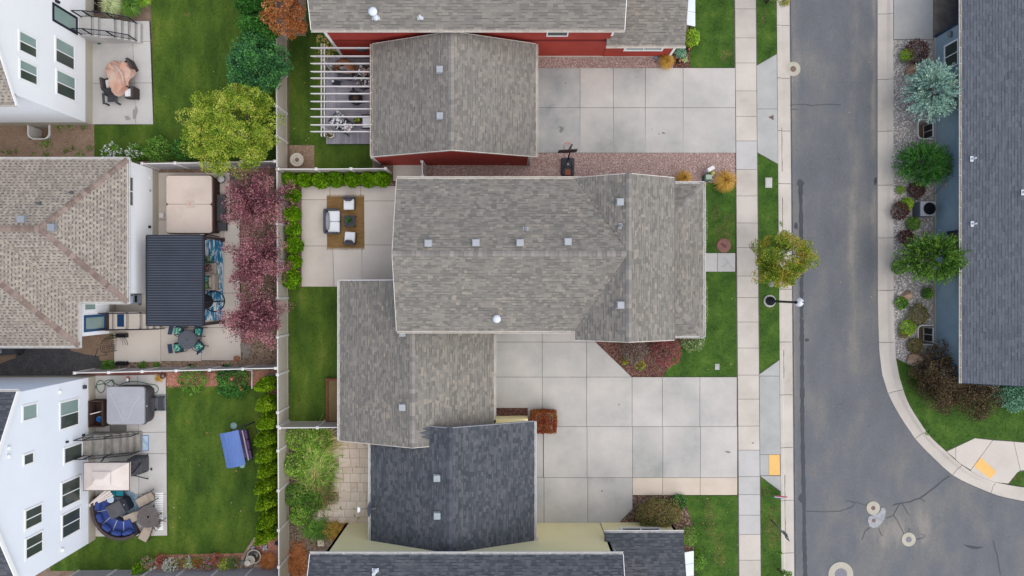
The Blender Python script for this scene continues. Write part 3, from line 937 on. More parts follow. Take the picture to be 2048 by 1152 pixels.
q = px((282, 1142.2), (320, 1110.2), (488, 1106.2), (500, 1090.2), (556, 1052.3), (556, 1143), (282, 1143)); BED('bark_bed', q, bed_red); pebbles('bark', [px((282, 1142), (320, 1111), (488, 1107), (500, 1091), (556, 1053), (556, 1142))], 260, (.02, .04), peb_red, long=1.8, flat=.35)
BED('gravel_yard', px((-60, 1073), (189.8, 1073.2), (138, 1100), (138, 1142), (60, 1170), (-60, 1200)), soil, -.016)
q = px((150, 742), (190, 742), (333, 745), (333, 748), (150, 751)); BED('bark_bed', q, mat('bed_maroon', [C(120, 72, 70), C(140, 90, 86)], sc=3), -.005)
# rock bed of the blue house, with holes for its window wells
rb = [(1787, -40, 1868, 80)]
x0, x1 = P(1786.7, 0).x, P(1871, 0).x
mb = MB()
for q in cells(x0, x1, P(0, 716).y, P(0, 79.3).y, WELLS): mb.prism(q, -.15, -.01)
obj('rock_bed', mb, bed_grey, kind='structure')
pebbles('gravel', [px((1787, 79), (1867, 79), (1867, 237), (1787, 237)), px((1787, 237), (1832, 237), (1832, 282), (1787, 282)), px((1787, 282), (1867, 282), (1867, 648), (1787, 648)), px((1787, 648), (1832, 648), (1832, 694), (1788, 694)), px((1789, 694), (1867, 694), (1880, 760), (1850, 774), (1832, 736), (1791, 715))], 230, (.025, .055), peb_grey, flat=.7)
BED('rock_bed', px((1871, 716), (1871, 760), (1960, 790), (1995, 770), (2070, 770), (2070, 762), (1960, 700)), bed_grey); BED('rock_bed', px((1791, 716.2), (1871, 716.2), (1871, 780), (1850, 774.8), (1830, 734.8)), bed_grey, -.014)
pebbles('gravel', [px((1945, 765), (2000, 764), (1998, 780), (1972, 802), (1955, 790))], 260, (.025, .055), peb_grey, flat=.7)
# ---------------------------------------------------------------- houses
def wall(par, A, B, z0, z1, m, name='wall', gable=None, lap=.16, th=.15, lapth=(.012, .014)):
    """upright wall from A to B (outside on the right of A>B); gable: list of (distance, height) along its top"""
    A, B = Vector((A[0], A[1], 0)), Vector((B[0], B[1], 0))
    u = (B - A).normalized()
    n = Vector((u.y, -u.x, 0))
    L = (B - A).length
    poly = [(0, z0), (L, z0), (L, z1)] + (gable or []) + [(0, z1)]
    mb = MB()
    k = len(poly)
    fr = [A + u * a + Vector((0, 0, z)) for a, z in poly]
    bk = [p - n * th for p in fr]
    mb.add(fr + bk, [tuple(range(k)), tuple(range(k, 2 * k))[::-1]] + [(i, i + k, (i + 1) % k + k, (i + 1) % k) for i in range(k)])
    if lap:
        sb = MB()
        courses(sb, [p + n * .002 for p in fr], expo=lap, tab=None, th=lapth, lap=.0, gap=0)
        w = obj(name, mb, m, par)
        obj('siding', sb, m, w, kind='stuff')
        return w
    return obj(name, mb, m, par)

def roof(par, planes, m, expo=.145, th=.14, seed=1, deck=None, tab=(.14, .34), sth=(.006, .022), shadow_m=None, alt=False):
    mb, sb = MB(), MB()
    shadow_m = shadow_m or {sh_dark: bd_dark, sh_blue: bd_blue}.get(m, bd_main)
    gb = MB()
    for i, p in enumerate(planes):
        slab3(mb, p, th)
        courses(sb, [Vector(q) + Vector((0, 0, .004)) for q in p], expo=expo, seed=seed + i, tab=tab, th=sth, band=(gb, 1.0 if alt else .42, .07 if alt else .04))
    r = obj('roof', mb, deck or char_m, par)
    obj('shingles', sb, m, r, kind='stuff')
    obj('shadow_bands', gb, shadow_m, r, kind='stuff')  # dark coloured strips below each butt edge stand in for its shadow
    return r

_cap = {}
def caps(r, a, b, m, slope=.4, w=.15, step=.24):
    """ridge or hip cap shingles from a to b, one object each, shared mesh"""
    a, b = Vector(a), Vector(b)
    d = (b - a)
    L = d.length
    d.normalize()
    key = (m.name, round(slope, 2), round(w, 2), round(step, 2))
    if key not in _cap:
        mb = MB()
        l, t = step * 1.18, .012
        dz = -w * slope
        vs = [(0, -w, dz), (0, 0, 0), (0, w, dz), (l, -w, dz - .01), (l, 0, -.01), (l, w, dz - .01)]
        vs = [(x, y, z + (t if x == 0 else 0)) for x, y, z in vs] + [(x, y, z - .02) for x, y, z in vs[:3]]
        mb.add(vs, [(1, 0, 3, 4), (2, 1, 4, 5), (0, 1, 7, 6), (1, 2, 8, 7)])
        o = obj('ridge_cap', mb, m, r, local=True)
        _cap[key] = o.data
        first = o
    else:
        first = None
    side = Vector((-d.y, d.x, 0)).normalized()
    up = d.cross(side)
    rot = Matrix((d, side, up)).transposed()
    rr = random.Random(int(L * 100))
    k = int(L / step)
    org = ORG.get(top_of(r).name, Vector())
    for i in range(k):
        if first is not None and i == 0:
            o = first
        else:
            o = bpy.data.objects.new('ridge_cap', _cap[key])
            link(o)
            o.parent = r
        p = a + d * (i * L / k) + Vector((0, 0, .024 + rr.uniform(0, .006))) - org
        o.matrix_basis = Matrix.Translation(p) @ rot.to_4x4()

def gutter(par, a, b, out, m=None, w=.12):
    """open trough along an eave from a to b; out = horizontal outward direction"""
    a, b, n = Vector(a), Vector(b), Vector((out[0], out[1], 0)).normalized()
    z = Vector((0, 0, 1))
    prof = [(0, .02), (0, -.11), (w * .8, -.11), (w, .0), (w, .02), (w - .022, .02), (w - .022, -.005), (w * .75, -.095), (.02, -.095), (.02, .02)]
    vs = [p + n * x + z * q for p in (a, b) for x, q in prof]
    k = len(prof)
    mb = MB().add(vs, [(i, (i + 1) % k, (i + 1) % k + k, i + k) for i in range(k)] + [tuple(range(k)), tuple(range(k, 2 * k))[::-1]])
    L = (b - a).length
    d = (b - a).normalized()
    for i in range(1, int(L / .9)):
        p = a + d * (i * .9)
        mb.box(p + n * (w / 2) + z * .012, (.03, w, .012) if abs(n.y) > .5 else (w, .03, .012))
    return obj('gutter', mb, m or gutter_m, par)

def rake(par, a, b, m=None, h=.18, t=.03, out=(0, 0)):
    """trim board along a gable edge"""
    a, b = Vector(a), Vector(b)
    n = Vector((out[0], out[1], 0)) * t
    z0, z1 = Vector((0, 0, -h)), Vector((0, 0, .012))
    vs = [a + z0, b + z0, b + z1, a + z1]
    vs += [v + n for v in vs]
    mb = MB().add(vs, [(0, 1, 2, 3), (7, 6, 5, 4), (0, 4, 5, 1), (3, 2, 6, 7), (0, 3, 7, 4), (1, 5, 6, 2)])
    return obj('rake_board', mb, m or trim_w, par)

def window(par, A, u, n, w, z0, z1, split=1, fm=None, gm=None, fw=.07, name='window', vertical=True, sill=False, gms=None):
    """frame standing proud of the wall, panes set back in it; A = bottom corner on the wall plane"""
    A, u, n = Vector((A[0], A[1], 0)), Vector((u[0], u[1], 0)).normalized(), Vector((n[0], n[1], 0)).normalized()
    z = Vector((0, 0, 1))
    def bar(mb, a0, a1, b0, b1, d0=.004, d1=.05):
        vs = [A + u * a + z * b + n * d for d in (d0, d1) for a, b in ((a0, b0), (a1, b0), (a1, b1), (a0, b1))]
        mb.add(vs, [(4, 5, 6, 7), (3, 2, 1, 0), (0, 1, 5, 4), (1, 2, 6, 5), (2, 3, 7, 6), (3, 0, 4, 7)])
    mb = MB()
    bar(mb, 0, w, z0, z0 + fw); bar(mb, 0, w, z1 - fw, z1)
    bar(mb, 0, fw, z0 + fw, z1 - fw); bar(mb, w - fw, w, z0 + fw, z1 - fw)
    cuts = [fw + (w - 2 * fw) * i / split for i in range(split + 1)]
    for c in cuts[1:-1]:
        bar(mb, c - .025, c + .025, z0 + fw, z1 - fw, .004, .045)
    f = obj(name, mb, fm or trim_w, par)
    for i in range(split):
        a0, a1 = cuts[i] + (.025 if i else 0), cuts[i + 1] - (.025 if i < split - 1 else 0)
        pm = MB()
        bar(pm, a0, a1, z0 + fw, z1 - fw, .003, .016)
        obj('pane', pm, (gms[i] if gms else gm) or glass_m, f)
    return f

def box_vent(par, c, m=None, rz=0.0, s=.36, name='roof_vent'):
    mb = MB()
    c = Vector(c)
    mb.box(c + Vector((0, 0, .05)), (s * 1.12, s * 1.12, .02), rz)
    mb.box(c + Vector((0, 0, .12)), (s * .8, s * .8, .12), rz)
    mb.box(c + Vector((0, 0, .20)), (s, s, .06), rz, bev=.02)
    mb.box(c + Vector((0, 0, .232)), (s * .9, s * .9, .008), rz)
    return obj(name, mb, m or vent_m, par)

def pipe_vent(par, c, flash=(.25, .2), h=.32, r=.05, pm=None, cap=False, name='vent_pipe'):
    mb = MB()
    c = Vector(c)
    mb.box(c + Vector((0, 0, .03)), (flash[0], flash[1], .02), 0)
    mb.lathe(c, [(r * 1.7, .04), (r * 1.2, .12), (r, .13), (r, h), (r * .75, h), (r * .7, h - .06), (0.001, h - .06)], 12)
    if cap:
        mb.lathe(c, [(r * 1.5, h), (r * 2.1, h + .02), (r * 2.1, h + .14), (r * 1.2, h + .2), (.001, h + .21)], 14)
    return obj(name, mb, pm or pvc_m, par)

# --- the middle house with its garage
h1 = root('house', P(1100, 520), 'two storey house with taupe shingle roof and garage wing in the middle', 'house')
zE, zR = 5.5, 6.83
kE = (H - zE) / F
XW, XE = (793.5 - 1024) * kE, (1348.6 - 1024) * kE
YN, YS = (576 - 357.5) * kE, (576 - 662) * kE
YR = (YN + YS) / 2
XC = 5.9
XV = 3.3
yn2, ys2 = (576 - 355.7) * kE, (576 - 680) * kE
planes = [
    [(XV, YN, zE), (XW, YN, zE), (XW, YR, zR), (XC, YR, zR)],
    [(XW, YS, zE), (XV, YS, zE), (XC, YR, zR), (XW, YR, zR)],
    [(XV, yn2, zE), (XV, YN, zE), (XC, YR, zR), (XC, yn2, zR)],
    [(XV, YS, zE), (XV, ys2, zE), (XC, ys2, zR), (XC, YR, zR)],
    [(XE, ys2, zE), (XE, yn2, zE), (XC, yn2, zR), (XC, ys2, zR)],
]
# lower edge must be the first edge of every plane and turn anticlockwise
for p in planes:
    a = sum(p[i - 1][0] * p[i][1] - p[i][0] * p[i - 1][1] for i in range(len(p)))
    assert a > 0, p
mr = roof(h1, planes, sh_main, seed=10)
sl_ = (zR - zE) / (YN - YR)
caps(mr, (XW, YR, zR), (XC - .15, YR, zR), cap_main, sl_)
caps(mr, (XC, ys2, zR), (XC, yn2, zR), cap_main, .5)
gutter(h1, (XW, YN, zE), (3.62, YN, zE), (0, 1)); gutter(h1, (XW, YS, zE), (3.1, YS, zE), (0, -1))
gutter(h1, (XE, ys2, zE - .02), (XE, yn2, zE - .02), (1, 0), w=.06, m=cap_main)
for (a, b, o) in (((XW, YN, zE), (XW, YR, zR), (-1, 0)), ((XW, YS, zE), (XW, YR, zR), (-1, 0)), ((XV, ys2, zE), (XC, ys2, zR), (0, -1)), ((XE, ys2, zE), (XC, ys2, zR), (0, -1)),
                  ((XV, yn2, zE), (XC, yn2, zR), (0, 1)), ((XE, yn2, zE), (XC, yn2, zR), (0, 1)), ((XV, YS, zE), (XV, ys2, zE), (-1, 0))):
    rake(h1, a, b, out=o, m=gutter_m)
tau_m = mat('taupe_siding', [C(150,140,128), C(170,160,148)], sc=.8, fine=.05)
xw, xe, yn, ys = XW + .35, 8.15, YN - .38, YS + .38
wall(h1, (xw, ys), (3.7, ys), 0, zE, tau_m); wall(h1, (3.7, ys2 + .35), (xe, ys2 + .35), 0, zE, tau_m, gable=[(xe - XC, zR - .2)] if False else None)
wall(h1, (3.7, ys), (3.7, ys2 + .35), 0, zE, tau_m)
wall(h1, (xe, ys2 + .35), (xe, yn), 0, zE, tau_m); wall(h1, (xe, yn), (xw, yn), 0, zE, tau_m)
wall(h1, (xw, yn), (xw, ys), 0, zE, tau_m, gable=[((yn - ys) / 2, zR - .22)])
for sy, yy in ((-1, ys2 + .36), (1, yn2 - .36)):
    mb = MB()
    vs = [(3.75, yy, zE), (xe, yy, zE), (XC, yy, zR - .2), (3.75, yy - .1 * sy, zE), (xe, yy - .1 * sy, zE), (XC, yy - .1 * sy, zR - .2)]
    mb.add(vs, [(0, 1, 2), (5, 4, 3), (0, 3, 4, 1), (1, 4, 5, 2), (2, 5, 3, 0)])
    obj('gable_wall', mb, tau_m, h1)
window(h1, (5.0, ys2 + .345), (1, 0), (0, -1), 1.4, 3.2, 4.6, 2); window(h1, (-3, ys - .005), (1, 0), (0, -1), 1.4, 4.2, 5.2, 2); window(h1, (xw - .005, 3.0), (0, -1), (-1, 0), 1.6, 3.4, 4.8, 2)
window(h1, (xe + .005, .2), (0, 1), (1, 0), 1.6, 1.0, 2.3, 2); window(h1, (xw - .005, 4.6), (0, -1), (-1, 0), 1.8, .1, 2.2, 2, name='patio_door')
# porch roof
kp = (H - 2.8) / F
xp, yp0, yp1 = (1407 - 1024) * kp, (576 - 672) * kp, (576 - 367) * kp
xb, zp = 8.2, 2.8
dz = (xp - xb) * .333
pr = roof(h1, [[(xp, yp0, zp), (xp, yp1, zp), (xb, yp1 - (xp - xb), zp + dz), (xb, yp0 + (xp - xb), zp + dz)],
               [(xp, yp1, zp), (xb, yp1, zp), (xb, yp1 - (xp - xb), zp + dz)], [(xb, yp0, zp), (xp, yp0, zp), (xb, yp0 + (xp - xb), zp + dz)]], sh_main, seed=30)
caps(pr, (xp, yp1, zp), (xb, yp1 - (xp - xb), zp + dz), cap_main, .24); caps(pr, (xp, yp0, zp), (xb, yp0 + (xp - xb), zp + dz), cap_main, .24)
gutter(h1, (xp, yp0 - .06, zp), (xp, yp1 + .06, zp), (1, 0), gutter_wh); gutter(h1, (xb + .4, yp1, zp), (xp + .06, yp1, zp), (0, 1), gutter_wh); gutter(h1, (xb + .4, yp0, zp), (xp + .06, yp0, zp), (0, -1), gutter_wh)
for yy in (yp0 + .4, yp0 + 2.9, yp1 - 2.9, yp1 - .4):
    obj('porch_post', MB().box((xp - .4, yy, 1.33), (.18, .18, 2.6)), trim_w, h1)
obj('porch_floor', MB().prism([(xe + .01, yp0 + .2), (xp - .2, yp0 + .2), (xp - .2, yp1 - .2), (xe + .01, yp1 - .2)], -.1, .15), conc_b, h1)
obj('front_door', MB().box((xe + .03, P(0, 525).y, 1.2), (.06, .95, 2.05)), red_m, h1)
# garage wing
kg = (H - 2.9) / F
gx0, gx1, gy0, gy1 = (679 - 1024) * kg, (988 - 1024) * kg, (576 - 881) * kg, (576 - 561) * kg
gxr, gzr = (gx0 + gx1) / 2, 2.9 + (gx1 - gx0) / 2 * .4
def gable_y(par, x0, x1, y0, y1, ze, zr, m, seed, cm, mk=True):
    xr = (x0 + x1) / 2
    r = roof(par, [[(x0, y1, ze), (x0, y0, ze), (xr, y0, zr), (xr, y1, zr)], [(x1, y0, ze), (x1, y1, ze), (xr, y1, zr), (xr, y0, zr)]], m, seed=seed)
    caps(r, (xr, y0, zr), (xr, y1, zr), cm, (zr - ze) / (x1 - x0) * 2)
    return r
gr = gable_y(h1, gx0, gx1, gy0, gy1, 2.9, gzr, sh_main, 40, cap_main)
gutter(h1, (gx0, gy0, 2.9), (gx0, gy1, 2.9), (-1, 0), gutter_wh); gutter(h1, (gx1, -7.45, 2.9), (gx1, YS - .4, 2.9), (1, 0))
rake(h1, (gx0, gy0, 2.9), (gxr, gy0, gzr), out=(0, -1), m=gutter_m); rake(h1, (gx1, gy0, 2.9), (gxr, gy0, gzr), out=(0, -1), m=gutter_m)
rake(h1, (gx0, gy1, 2.9), (gxr, gy1, gzr), out=(0, 1), m=trim_w)
wall(h1, (gx0 + .35, -8.05), (gx1 - .35, -8.05), 0, 2.85, tau_m, gable=[((gx1 - gx0) / 2 - .35, gzr - .2)]); wall(h1, (gx1 - .35, -8.05), (gx1 - .35, gy1 - .35), 0, 2.85, tau_m)
wall(h1, (gx1 - .35, gy1 - .35), (gx0 + .35, gy1 - .35), 0, 2.85, tau_m, gable=[((gx1 - gx0) / 2 - .35, gzr - .2)]); wall(h1, (gx0 + .35, gy1 - .35), (gx0 + .35, -8.05), 0, 2.85, tau_m)
obj('garage_door', MB().box((gx1 - .33, -5.0, 1.1), (.06, 4.6, 2.15)), trim_w, h1)
def on(pxy, zf):
    """roof point under a pixel, zf(x, y) = roof height"""
    z = 4.0
    for _ in range(12):
        p = P(pxy[0], pxy[1], z); z = zf(p.x, p.y)
    p = P(pxy[0], pxy[1], z); return Vector((p.x, p.y, z))
zmain = lambda x, y: zR - sl_ * abs(y - YR)
zcross = lambda x, y: zR - .51 * abs(x - XC)
zg1 = lambda x, y: gzr - .4 * abs(x - gxr)
for q in ((857, 487), (952, 486), (1040, 486), (1135.5, 484)): box_vent(h1, on(q, zmain))
for q in ((1239.5, 404.5), (1240.5, 610)): box_vent(h1, on(q, zcross))
for q in ((806, 666), (805.5, 814)): box_vent(h1, on(q, zg1))
pipe_vent(h1, on((1051.5, 458), zmain), (.28, .22), pm=vent_m, r=.06); pipe_vent(h1, on((1241, 452), zcross), (.22, .28), pm=vent_m, r=.06)
pipe_vent(h1, on((994, 637), zmain), (.36, .3), r=.1, h=.4, cap=True, name='flue_cap')

# --- dark garage and yellow house to the south
h2 = root('house', P(1000, 1090), 'yellow stucco house with charcoal shingle roofs at the bottom edge', 'house')
dx0, dx1, dy0, dy1 = (741 - 1024) * kg, (1069 - 1024) * kg, (576 - 1081) * kg, (576 - 843) * kg
dxr, dzr = (dx0 + dx1) / 2, 2.9 + (dx1 - dx0) / 2 * .4
gable_y(h2, dx0, dx1, dy0, dy1, 2.9, dzr, sh_dark, 50, cap_dark)
gutter(h2, (dx0, dy0 - .02, 2.9), (dx0, gy0 + .05, 2.9), (-1, 0), gutter_wh); gutter(h2, (dx1, dy0, 2.9), (dx1, dy1, 2.9), (1, 0), gutter_wh)
for x in (dx0, dx1):
    for yy, o in ((dy0, -1), (dy1, 1)):
        rake(h2, (x, yy, 2.9), (dxr, yy, dzr), out=(0, o), m=mat('rake_grey', [C(150,150,156), C(170,170,176)], sc=3))
wall(h2, (dx0 + .35, dy0 + .3), (dx0 + .3501, dy0 + .3), 0, 1, yel_m, lap=None) if False else None
wall(h2, (dx0 + .35, -8.12), (dx0 + .35, dy0 + .2), 0, 2.85, yel_m, lap=None); wall(h2, (dx1 - .35, dy0 + .2), (dx1 - .35, dy1 - .4), 0, 2.85, yel_m, lap=None)
wall(h2, (dx1 - .35, -8.12), (dx0 + .35, -8.12), 0, 2.85, yel_m, lap=None, gable=[((dx1 - dx0) / 2 - .35, dzr - .2)])
obj('garage_door', MB().box((dx1 - .32, -11.2, 1.1), (.06, 4.6, 2.15)), trim_w, h2)
obj('side_wall', MB().prism(px((992.5, 832), (1055, 831), (1055, 851), (992.5, 851)), 0, 1.0), yel_m, h2)
# woven corner where the two garage roofs meet
zd = lambda x, y: dzr - .4 * abs(x - dxr)
mb = MB()
for i, (xa, ya, wd, hg) in enumerate([(846, 866, 22, 10), (852, 858, 16, 9), (850, 874, 16, 9)]):
    q = [(xa - 8, ya), (xa + wd - 8, ya - hg / 2), (xa + wd, ya), (xa + wd - 10, ya + hg / 2)]
    vs = [on(p, lambda x, y: max(zd(x, y), zg1(x, y)) + .03 + .004 * i) for p in q]
    mb.add(vs, [(3, 2, 1, 0)])
obj('shingle_patch', mb, sh_dark, h2)
mz = (H - 5.5) / F
yx0, yx1, ye = (620 - 1024) * mz, (1246 - 1024) * mz, (576 - 1108) * mz
yr, yzr = ye - 4.2, 5.5 + 4.2 * .42
r2 = roof(h2, [[(yx1, ye, 5.5), (yx0, ye, 5.5), (yx0, yr, yzr), (yx1, yr, yzr)], [(yx0, yr - 4.2, 5.5), (yx1, yr - 4.2, 5.5), (yx1, yr, yzr), (yx0, yr, yzr)]], sh_dark, seed=60)
gutter(h2, (yx0 - .02, ye, 5.5), (yx1 + .02, ye, 5.5), (0, 1), gutter_wh)
rake(h2, (yx0, ye, 5.5), (yx0, yr, yzr), out=(-1, 0)); rake(h2, (yx1, ye, 5.5), (yx1, yr, yzr), out=(1, 0))
yw = P(0, 1045.5).y
xl, xr_ = P(693, 0).x, yx1 - .35
GL = (yr - 3.9)
wall(h2, (xr_, yw), (xl, yw), 0, 5.45, yel_m, lap=None); wall(h2, (xl, yw), (xl, GL), 0, 5.45, yel_m, lap=None); wall(h2, (xr_, GL), (xr_, yw), 0, 5.45, yel_m, lap=None); wall(h2, (xl, GL), (xr_, GL), 0, 5.45, yel_m, lap=None)
sz = (H - 2.9) / F
fx0, fx1, fy = (1209 - 1024) * sz, (1366 - 1024) * sz, (576 - 1064.5) * sz
roof(h2, [[(fx1, fy, 2.9), (fx0, fy, 2.9), (fx0, fy - .75, 2.9 + .25), (fx1, fy - .75, 2.9 + .25)], [(fx1, fy - .75, 3.15), (yx1 - .34, fy - .75, 3.15), (yx1 - .34, fy - 4.6, 4.42), (fx1, fy - 4.6, 4.42)]], sh_dark, seed=70)
gutter(h2, (fx0 - .02, fy, 2.9), (fx1 + .05, fy, 2.9), (0, 1), gutter_wh)
fw0, fw1 = yx1 - .36, P(1342, 0).x
wall(h2, (fw1, yw + .03), (fx0 + .15, yw + .03), 0, 2.85, yel_m, lap=None); wall(h2, (fw1, yw - 5), (fw1, yw + .03), 0, 2.85, yel_m, lap=None)
window(h2, (P(1312, 0).x, yw + .035), (-1, 0), (0, 1), 2.35, 1.0, 2.3, 2, fw=.11)
obj('downspout', MB().tube([(yx1 - .28, yw + .06, 5.4), (yx1 - .3, yw + .07, 3.35)], .04), mat('spout_grey', [C(150,160,164), C(170,178,182)]), h2)
pipe_vent(h2, on((751, 1141), lambda x, y: 5.5 + .42 * (ye - y)), (.34, .26), r=.09, h=.5)
zdv = lambda x, y: zd(x, y)
for q in ((874.5, 955), (875, 1030)): box_vent(h2, on(q, zdv), m=mat('vent_pale', [C(150,160,162), C(176,184,186)], sc=4), s=.36)
obj('downspout_elbow', MB().box(on((1070, 1077), zd) + Vector((.05, -.05, -.1)), (.2, .12, .25)), mat('elbow_tan', [C(206,180,164)]), h2)
def awning(par, x0, x1, y0, y1, z, m):
    mb = MB()
    n = 4
    for i in range(n):
        a, b = y0 + (y1 - y0) * i / n, y0 + (y1 - y0) * (i + 1) / n - .02
        vs = [(x0, a, z + .25), (x1, a, z), (x1, b, z), (x0, b, z + .25)]
        slab3(mb, vs, .05)
    return obj('porch_awning', mb, m, par)
az = (H - 2.5) / F
alum = mat('awning_white', [C(216,222,230), C(230,236,242)], sc=2, fine=.03, rough=.5)
awning(h2, (1366 - 1024) * az, (1388 - 1024) * az, (576 - 1200) * az, (576 - 1102) * az, 2.45, alum)

# --- red house to the north, with its garage
h3 = root('house', P(1000, 60), 'red sided house with grey brown shingle roofs at the top edge', 'house')
rx0, rx1, ry0, ry1 = (744.5 - 1024) * kg, (1072 - 1024) * kg, (576 - 313) * kg, (576 - 88) * kg
rxr, rzr = (rx0 + rx1) / 2, 2.9 + (rx1 - rx0) / 2 * .4
gable_y(h3, rx0, rx1, ry0, ry1, 2.9, rzr, sh_red, 80, cap_main)
gutter(h3, (rx0, ry0, 2.9), (rx0, ry1, 2.9), (-1, 0)); gutter(h3, (rx1, ry0 - .02, 2.9), (rx1, ry1, 2.9), (1, 0))
for x in (rx0, rx1):
    rake(h3, (x, ry0, 2.9), (rxr, ry0, rzr), out=(0, -1), m=gutter_m); rake(h3, (x, ry1, 2.9), (rxr, ry1, rzr), out=(0, 1), m=gutter_m)
wy = P(0, 330).y
wl, wr = P(762, 0).x, P(1056, 0).x
gm_ = (rxr - wl)
wall(h3, (wl, wy), (wr, wy), 0, 2.85, red_m, gable=[(rxr - wl, rzr - .2)]); wall(h3, (wr, wy), (wr, ry1 - .1), 0, 2.85, red_m); wall(h3, (wr, ry1 - .1), (wl, ry1 - .1), 0, 2.85, red_m, gable=[(wr - rxr, rzr - .2)]); wall(h3, (wl, ry1 - .1), (wl, wy), 0, 2.85, red_m)
obj('garage_door', MB().box((wr + .03, 10.4, 1.1), (.06, 4.8, 2.15)), trim_w, h3)
for cx_ in (wl, wr):
    obj('corner_board', MB().box((cx_, wy - .012, 1.42), (.12, .05, 2.84)), trim_w, h3)
obj('downspout', MB().tube([(rx1 - .05, ry0 + .02, 2.85), (wr + .06, wy - .06, 2.55), (wr + .06, wy - .06, .1)], .045), gutter_m, h3)
obj('downspout', MB().tube([(rx0 + .1, ry0 + .02, 2.85), (wl - .06, wy - .06, 2.55), (wl - .06, wy - .06, .1)], .045), gutter_m, h3)
obj('meter_box', MB().box(P(1015, 325.5, .5) + Vector((0, .0, 0)), (.26, .12, .16)), vent_m, h3)
zrg = lambda x, y: rzr - .4 * abs(x - rxr)
for q in ((880, 140.5), (880.5, 233)): box_vent(h3, on(q, zrg))
tz = (H - 5.0) / F
tx0, tx1, ty = (622.5 - 1024) * tz, (1249 - 1024) * tz, (576 - 60) * tz
tr, tzr = ty + 4.4, 5.0 + 4.4 * .42
roof(h3, [[(tx0, ty, 5.0), (tx1, ty, 5.0), (tx1, tr, tzr), (tx0, tr, tzr)], [(tx1, tr + 4.4, 5.0), (tx0, tr + 4.4, 5.0), (tx0, tr, tzr), (tx1, tr, tzr)]], sh_red, seed=90, tab=(.2, .5))
gutter(h3, (tx0 - .02, ty, 5.0), (tx1 + .02, ty, 5.0), (0, -1))
rake(h3, (tx0, ty, 5.0), (tx0, tr, tzr), out=(-1, 0)); rake(h3, (tx1, ty, 5.0), (tx1, tr, tzr), out=(1, 0))
ry_ = P(0, 113).y
rl, rr_ = P(686, 0).x, tx1 - .45
GN = tr + 4.0
wall(h3, (rl, ry_), (rr_, ry_), .15, 4.95, red_m); wall(h3, (rr_, ry_), (rr_, GN), .15, 4.95, red_m); wall(h3, (rl, GN), (rl, ry_), .15, 4.95, red_m); wall(h3, (rr_, GN), (rl, GN), .15, 4.95, red_m)
obj('belly_band', MB().box(((rl + rr_) / 2, ry_ - .018, 2.72), (rr_ - rl - .12, .03, .2)), mat('red_deep', [C(118,36,32), C(132,44,38)], sc=1), h3)
obj('corner_board', MB().box((rl, ry_ - .015, 2.5), (.16, .06, 4.9)), trim_w, h3); obj('corner_board', MB().box((rr_, ry_ - .015, 4.2), (.12, .06, 1.5)), trim_w, h3)
obj('foundation', MB().box((1.2 + (rl + P(1337, 0).x) / 2 - 1.2, ry_ + .03, .07), (P(1337, 0).x - rl, .12, .16)), gutter_m, h3)
fx0, fx1, fy = (1213 - 1024) * sz, (1370 - 1024) * sz, (576 - 92) * sz
roof(h3, [[(fx0, fy, 2.9), (fx1, fy, 2.9), (fx1, fy + .7, 3.13), (fx0, fy + .7, 3.13)], [(rr_ + .02, fy + .7, 3.13), (fx1, fy + .7, 3.13), (fx1, fy + 5, 4.55), (rr_ + .02, fy + 5, 4.55)]], sh_red, seed=95)
gutter(h3, (fx0 - .02, fy, 2.9), (fx1 + .05, fy, 2.9), (0, -1))
f1 = P(1337, 0).x
wall(h3, (fx0 + .15, ry_ - .03), (f1, ry_ - .03), .15, 2.85, red_m); wall(h3, (f1, ry_ - .03), (f1, ry_ + 6), .15, 2.85, red_m)
obj('corner_board', MB().box((f1, ry_ - .045, 1.5), (.15, .06, 2.7)), trim_w, h3)
window(h3, (P(1240, 0).x, ry_ - .035), (1, 0), (0, -1), 2.3, 1.15, 2.35, 2, fw=.12, gm=glass_l)
window(h3, (1.9, ry_ - .012), (1, 0), (0, -1), 1.2, 3.4, 4.6, 1)
awning(h3, (1372 - 1024) * az, (1391 - 1024) * az, (576 - 52) * az, (576 + 60) * az, 2.45, alum)
zr3 = lambda x, y: 5.0 + .42 * (y - ty)
pipe_vent(h3, on((752, 36), zr3), (.42, .22), r=.11, h=.75, cap=True, name='flue_cap'); pipe_vent(h3, on((841, 36), zr3), (.3, .2), r=.06, h=.3)
mb = MB(); mb.lathe((0, 0, 0), [(.33, 0), (.36, .05), (.28, .09), (.001, .09)], 20)
o = obj('wall_medallion', mb, steel_m, h3, local=True); o.location = Vector((P(722, 102, 1.4).x, ry_ - .03, 1.45)) - h3.location; o.rotation_euler = (R(90), 0, 0)

